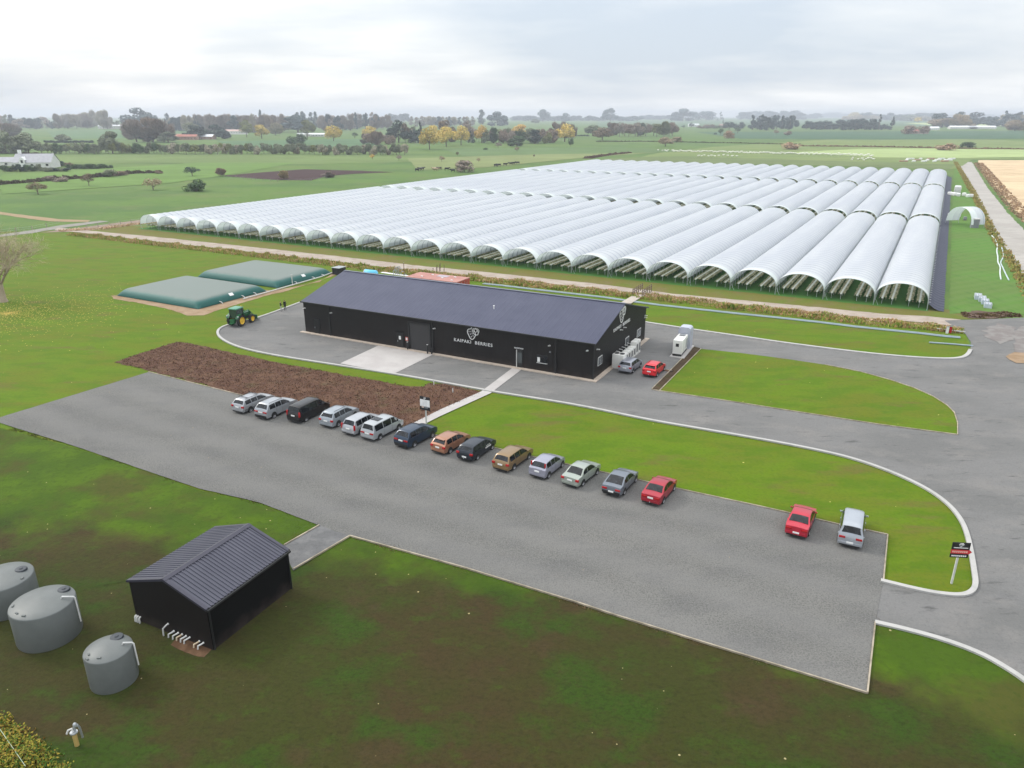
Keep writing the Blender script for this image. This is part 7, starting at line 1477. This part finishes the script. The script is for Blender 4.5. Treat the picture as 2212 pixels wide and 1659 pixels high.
# ------------------------------------------------------------------ animals
def sheep_mesh():
    b = MB(); sg_ = 10
    b.tube([(-.62, 0, .68), (-.55, 0, .7), (-.3, 0, .72), (.1, 0, .72), (.42, 0, .74), (.58, 0, .82), (.70, 0, .98), (.78, 0, 1.04), (.92, 0, .98), (1.02, 0, .90)], [.08, .24, .32, .33, .28, .2, .13, .115, .09, .05], sg_)
    for (x, y) in ((.38, .15), (.38, -.15), (-.42, .15), (-.42, -.15)): 
        fr2 = x > 0; b.tube([(x, y, .6), (x + (-.02 if fr2 else -.08), y, .36), (x + (0 if fr2 else .02), y, .18), (x, y, 0)], [.10, .055, .038, .045], 6, mi=1)
    for s in (-1, 1): b.tube([(.78, s * .08, 1.07), (.76, s * .2, 1.04)], [.035, .02], 5, mi=1)
    return b
M_WOOL = mat('wool', (.85, .83, .76), (.78, .76, .68), 3, .9); M_FACE = mat('sheep_face', (.45, .42, .36), None, 3, .9)
so = sheep_mesh().build('sheep', [M_WOOL, M_FACE], smooth=60); sme = so.data; bpy.data.objects.remove(so); rnd = random.Random(31)
def add_sheep(p, label, group):
    o = bpy.data.objects.new('sheep', sme); C.objects.link(o); o.location = p; o.rotation_euler = (0, 0, rnd.uniform(-.6, .6) + (3.14 if rnd.random() < .5 else 0)); s = rnd.uniform(1.1, 1.4); o.scale = (s, s, s); tag(o, label, 'sheep', group)
for i in range(150):
    t = (i + rnd.random()) / 150; X = 250 + t * (2212 + 1000 * 0 - 250); 
    if i < 100: x, y = Z(1600, 230, 5.53, 250 + (2212 - 250) * i / 100, 818 + 44 * i / 100 + rnd.uniform(-8, 10))
    else: x, y = Z(2000, 230, 3.95, (i - 100) * 14.6, 615 + (i - 100) * .4 + rnd.uniform(-8, 8))
    if i < 12 and rnd.random() < .3: continue
    add_sheep(G(x, y), 'white sheep in the long line grazing beyond the tunnels', 'sheep in the long line beyond the tunnels')
for X in (805, 850, 890, 945, 985, 1035, 1085, 1150, 1210, 1270, 1335): add_sheep(G(*Z(1600, 230, 5.53, X, 892 + rnd.uniform(-6, 8))), 'white sheep in the short row close behind the tunnels', 'sheep in the short row')
for X in (510, 520, 570, 610, 630, 650, 670, 700, 720): add_sheep(G(*Z(2000, 230, 3.95, X, 668 + rnd.uniform(-8, 14))), 'white sheep in the cluster right of the long line', 'sheep in the right cluster')
# white sacks and timber heaps by the lane end
for i, X in enumerate(range(1020, 1500, 34)):
    p = G(*Z(2000, 230, 3.95, X, 690 - (i % 3) * 12)); o = thing('white_bundle', 'white bundle in the long heap at the top of the lane', 'bundle', p, rnd.random(), 'white bundles at the lane end'); box('wrap', (0, 0, .5), (4.2 + 2 * rnd.random(), 1.8, 1.0), M_WHITE if i % 4 else mat('tan_heap', (.42, .26, .18), None, 2, .8), o, bevel=.3); box('band', (0, 0, .5), (.2, 1.84, 1.04), M_STEEL, o)
def cow_mesh():
    b = MB(); b.tube([(-1.15, 0, 1.15), (-1.05, 0, 1.15), (-.7, 0, 1.12), (-.1, 0, 1.02), (.5, 0, 1.02), (.85, 0, 1.12), (1.1, 0, 1.25), (1.35, 0, 1.38), (1.55, 0, 1.36), (1.85, 0, 1.15)], [.1, .32, .40, .46, .44, .36, .25, .19, .17, .10], 12)
    for (x, y) in ((.65, .24), (.65, -.24), (-.85, .24), (-.85, -.24)):
        if x > 0: b.tube([(x, y, 1.0), (x, y, .55), (x + .02, y, .3), (x, y, 0)], [.16, .085, .06, .075], 7)
        else: b.tube([(x, y, 1.05), (x + .05, y, .75), (x - .12, y, .5), (x - .05, y, .2), (x - .02, y, 0)], [.2, .13, .07, .06, .075], 7)
    for s in (-1, 1): b.tube([(1.4, s * .12, 1.48), (1.36, s * .34, 1.46)], [.06, .03], 5)
    b.tube([(-1.15, 0, 1.25), (-1.25, 0, .9), (-1.22, 0, .45)], [.035, .02, .04], 5); return b
cms = []
for nm, c1_, c2_, sc_ in (('black', (.008, .008, .009), (.015, .014, .014), 1), ('pied', (.012, .012, .012), (.6, .56, .5), 1.1), ('tan', (.35, .25, .16), (.5, .4, .3), 1)):
    co2 = cow_mesh().build('cow', mat('hide_' + nm, c1_, c2_, sc_, .8, lo=.5, hi=.53, detail=1), smooth=60); cms.append(co2.data); bpy.data.objects.remove(co2)
for i, (x0, X, Y, m_i, lb2) in enumerate([(800, 1345, 1098, 0, 'black cow leftmost of the cattle near the brown bush'), (800, 1385, 1085, 1, 'black and white cow second from left near the brown bush'), (800, 1415, 1080, 0, 'black cow third from left near the brown bush'), (800, 1580, 1085, 2, 'tan cow in the group left of the brown bush'), (800, 1610, 1090, 2, 'second tan cow, just right of the first'), (800, 1650, 1078, 0, 'black cow right of the tan cows'), (800, 1755, 1085, 0, 'black cow standing alone left of the brown bush'), (800, 1835, 1108, 0, 'black cow nearest the brown bush'),
      (1200, 220, 1035, 0, 'black cow leftmost of the file behind the tunnels'), (1200, 260, 1030, 0, 'second black cow of the file behind the tunnels'), (1200, 350, 1020, 0, 'third black cow of the file behind the tunnels'), (1200, 428, 1008, 0, 'fourth black cow of the file behind the tunnels'), (1200, 465, 1005, 0, 'fifth black cow of the file behind the tunnels'), (1200, 520, 998, 0, 'rightmost black cow of the file behind the tunnels')]):
    o = bpy.data.objects.new('cow', cms[m_i]); C.objects.link(o); o.location = G(*Z(x0, 230, 5.53, X, Y)); o.rotation_euler = (0, 0, random.Random(i).uniform(-.7, .7) + (3.14 if i % 2 else 0)); o.scale = (1.15, 1.15, 1.15); tag(o, lb2, 'cow', 'cattle near the brown bush' if i < 8 else 'cattle in a file behind the tunnels')
# ------------------------------------------------------------------ haze: one closed box of even, pale air
hz = MB(); HB = 9700
hz.box((0, HB / 2 - 500, 34.5), (2 * HB, HB + 200, 71)); ho = hz.build('haze', bpy.data.materials.new('haze_air')); tag(ho, kind='stuff'); hm = ho.data.materials[0]; hm.use_nodes = True; ht_ = hm.node_tree; ht_.nodes.clear()
oo = N(ht_, 'ShaderNodeOutputMaterial'); pv_ = N(ht_, 'ShaderNodeVolumePrincipled'); pv_.inputs['Color'].default_value = (.86, .92, 1.0, 1); pv_.inputs['Density'].default_value = .00021; pv_.inputs['Anisotropy'].default_value = .2
ht_.links.new(pv_.outputs[0], oo.inputs['Volume'])
print('TREES', tcount, 'OBJECTS', len(bpy.data.objects))
